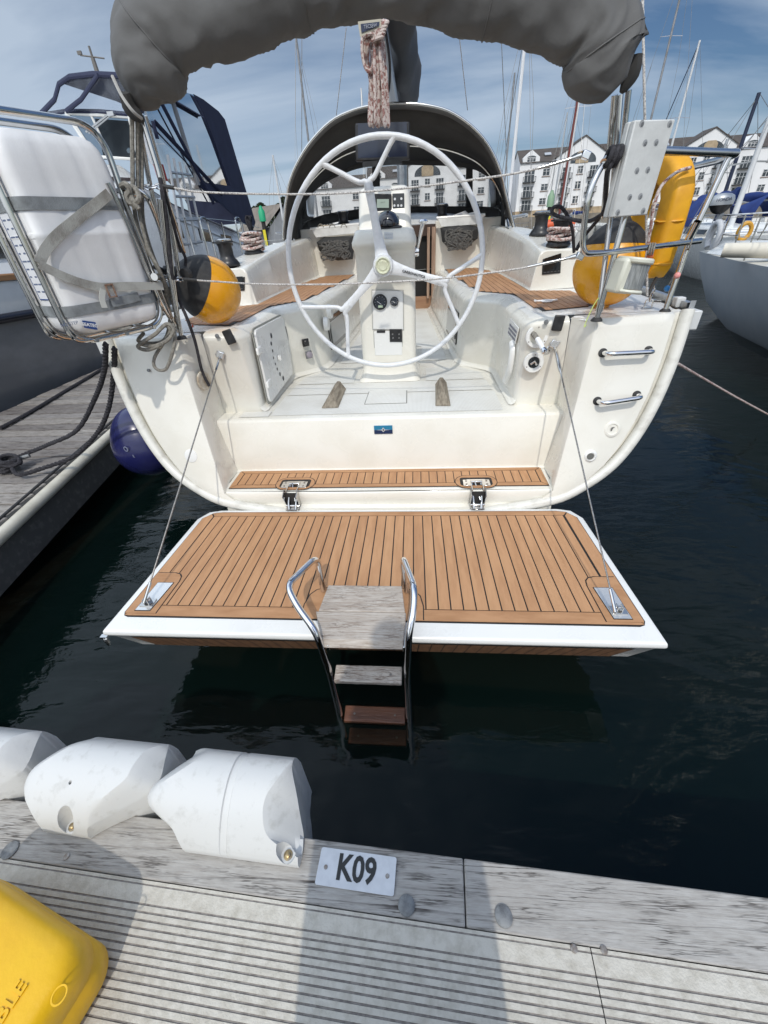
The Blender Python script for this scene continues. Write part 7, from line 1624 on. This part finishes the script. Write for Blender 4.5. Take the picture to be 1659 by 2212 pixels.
# canopy: navy bands and clear panels over the wheelhouse
top = [(90,243),(118,200),(130,175),(170,163),(215,160),(262,164)]
m = MB(); m.grid([[W(x,y,wy-.02) for x,y in ((92,244),(122,208),(133,182),(170,168),(225,164),(300,166))],[W(x,y,wy-.05) for x,y in ((100,247),(130,243),(155,240),(205,241),(245,244),(300,248))]]); m.build('canopy_front', vis, mbt)
m = MB(); m.tube([W(88,246),W(118,215),W(127,182),W(150,166),W(200,160),W(262,163),W(330,168)], .05, n=8, flat=.5); m.tube([W(100,247),W(143,240),W(215,241),W(290,248)], .040, n=8, flat=.5); m.tube([W(143,240,8.2),W(175,215,8.2),W(212,162,8.2)], .045, n=8, flat=.5); m.build('canopy_band', navyc, mbt)
m = MB(); fr_ = [W(x,y) for x,y in ((133,180),(152,168),(200,162),(262,164))]+[V((-4.35,8.3,W(300,166).z))]; m.grid([fr_, [p+V((0,1.4,.06)) for p in fr_], [p+V((0,2.8,.02)) for p in fr_]]); m.build('canopy_roof', navyc, mbt)
S_ = lambda x, y, X=-4.42: PX(x,y,X)
m = MB(); m.poly([S_(305,262),S_(330,180),S_(420,205),S_(462,290),S_(497,402),S_(455,398),S_(400,350),S_(345,300)]); m.build('side_curtain', vis, mbt, smooth=False)
m = MB(); m.poly([S_(330,258),S_(455,398),S_(500,440),S_(400,432),S_(318,345),S_(300,262)]); m.build('side_window', clear('side_glass', (.6,.66,.72), haze=.10, hcol=(.45,.5,.56)), mbt, smooth=False)
m = MB(); m.poly([S_(418,203,-4.38),S_(440,215,-4.38),S_(472,240,-4.38),S_(486,258,-4.38),S_(552,480,-4.38),S_(548,494,-4.38),S_(520,480,-4.38),S_(455,420,-4.38),S_(430,392,-4.38),S_(498,402,-4.38),S_(462,300,-4.38),S_(440,245,-4.38)]); m.build('aft_curtain', navyc, mbt, smooth=False, solid=.01)
m = MB(); m.grid([[S_(472,240,-4.38),S_(486,258,-4.38),S_(552,480,-4.38)],[V((-6.2,11.9,4.2)),V((-6.2,12.3,4.1)),V((-6.2,13.6,2.3))]]); m.build('aft_canopy', navyc, mbt)
m = MB()
for p in (((345,215),(462,440),.035),((333,262),(480,420),.035),((330,262),(340,300),.03)): m.tube([S_(*p[0],-4.36),S_(*p[1],-4.36)], p[2], n=6, flat=.4)
m.build('curtain_edge', navyc, mbt)
m = MB()
for p in (((310,255),(360,415),.04),((370,205),(430,400),.03)): m = MB(); m.tube([S_(*p[0],-4.40),S_(*p[1],-4.40)], p[2], n=6, flat=.4); m.build('curtain_batten', M('batten_grey', (.25,.26,.28), rough=.7), mbt)
# folding ladder, mushroom vent, stanchions on the near side
lad = thing('boarding_ladder', 'grey aluminium folding ladder stowed upright against the side of the motor boat', 'ladder', PX(400,450,-4.1))
for a, b in (((362,335),(400,560)),((375,342),(413,555)),((388,350),(425,530)),((402,358),(438,520))): m = MB(); m.tube([PX(*a,-4.15),PX(*b,-4.15)], .022, n=6); m.build('rail', M('ladder_alu', (.42,.43,.44), rough=.4, metal=.6), lad)
for k in range(4): m = MB(); m.tube([PX(369+9.5*k,372+52*k,-4.15),PX(412+8*k,378+48*k,-4.15)], .022, n=6); m.build('rung', M('ladder_alu'), lad) if False else m.build('rung', MATS['ladder_alu'], lad)
p = PX(287,335,-4.75); m = MB(); m.lathe([(.03,-.10),(.03,.02),(.07,.03),(.075,.06),(.05,.085),(0,.09)], p, n=16); m.build('mushroom_vent', gelw, mbt)
m = MB()
for k, (x, y, h_) in enumerate(((398,470,100),(430,470,95),(448,480,90),(478,480,75),(507,470,70),(522,480,66),(540,488,60),(350,470,120))):
    a = PX(x,y,-3.9); m.tube([a, a+V((0,0,-.65))], .014, n=6)
m.tube([PX(350,472,-3.9),PX(430,470,-3.9),PX(507,478,-3.9),PX(560,492,-3.9)], .006, n=5)
for x in (430,507): a = PX(x,472,-3.9); m.tube(fillet([a+V((0,0,-.62)), a+V((0,0,.02)), a+V((0,.30,.02)), a+V((0,.34,-.62))], .12), .016, n=8)
m.build('side_rail', steel, mbt)
m = MB(); p = PX(537,470,-3.88)
for k in range(6): m.tube([p+V((.0,.04*k-.1,0))+V((.03*math.sin(a*2+k),.05*math.cos(a),.20*math.sin(a)-.17)) for a in [2*math.pi*j/14 for j in range(14)]], .02, n=6, closed=True)
tag(m.build('rope_hank', ropeb), 'black rope hank hanging on the side rail of the motor boat', 'rope')
p = PY(352,380,2.62); m = MB(); m.box(PX(347,373,-2.0), (.05,.06,.10)); m.build('red_reflector', M('red_lens', (.25,.01,.01), rough=.2), pl_)
# small mast with wind instruments above the motor boat canopy
p0, p1 = PX(212,162,-6.0), PX(190,120,-6.0); m = MB(); m.tube([p0-V((0,0,.2)), V((p0.x,p0.y,p1.z))], [.05,.035], n=8); q = V((p0.x,p0.y,p1.z)); m.tube([q+V((-.22,0,.05)), q+V((.22,0,-.02))], .012, n=5); m.tube([q, q+V((0,0,.15))], .02, n=6); m.box(q+V((-.22,0,.08)), (.08,.03,.05)); m.build('instrument_mast', M('mast_grey2', (.15,.14,.13), rough=.6), mbt)
# ================================================================ people and things behind the camera whose shade falls on the pontoon
ph = thing('person', 'person in dark clothes whose shadow lies across the decking and the ladder', 'person', (.03,-.22,.5))
def skin(pts, edges, radii, name, mt, par):
    me = bpy.data.meshes.new(name); me.from_pydata(pts, edges, []); o = bpy.data.objects.new(name, me); col.objects.link(o)
    s = o.modifiers.new('skin', 'SKIN'); me.skin_vertices[0].data[0].use_root = True
    for i, r in enumerate(radii): me.skin_vertices[0].data[i].radius = (r, r*.85)
    u = o.modifiers.new('sub', 'SUBSURF'); u.levels = 2; u.render_levels = 2; me.materials.append(mt); return adopt(o, par)
px_, py_ = -.02, -.30
pts = [(px_,py_,1.45),(px_,py_,1.62),(px_,py_,1.82),(px_,py_,1.93),(px_,py_+.02,2.04),(px_,py_+.03,2.17),
       (px_-.10,py_,1.36),(px_-.11,py_+.02,.98),(px_-.12,py_,.60),(px_-.13,py_+.10,.53),(px_+.10,py_,1.36),(px_+.11,py_+.02,.98),(px_+.12,py_,.60),(px_+.13,py_+.10,.53),
       (px_-.18,py_,1.86),(px_-.24,py_+.02,1.60),(px_-.10,py_+.20,1.72),(px_+.18,py_,1.86),(px_+.24,py_+.02,1.60),(px_+.12,py_+.20,1.72)]
ed = [(0,1),(1,2),(2,3),(3,4),(4,5),(0,6),(6,7),(7,8),(8,9),(0,10),(10,11),(11,12),(12,13),(2,14),(14,15),(15,16),(2,17),(17,18),(18,19)]
rd = [.20,.19,.16,.06,.10,.09,.19,.18,.12,.06,.19,.18,.12,.06,.07,.05,.04,.07,.05,.04]
skin(pts, ed, rd, 'body', M('dark_clothes', (.03,.035,.05), rough=.9), ph)
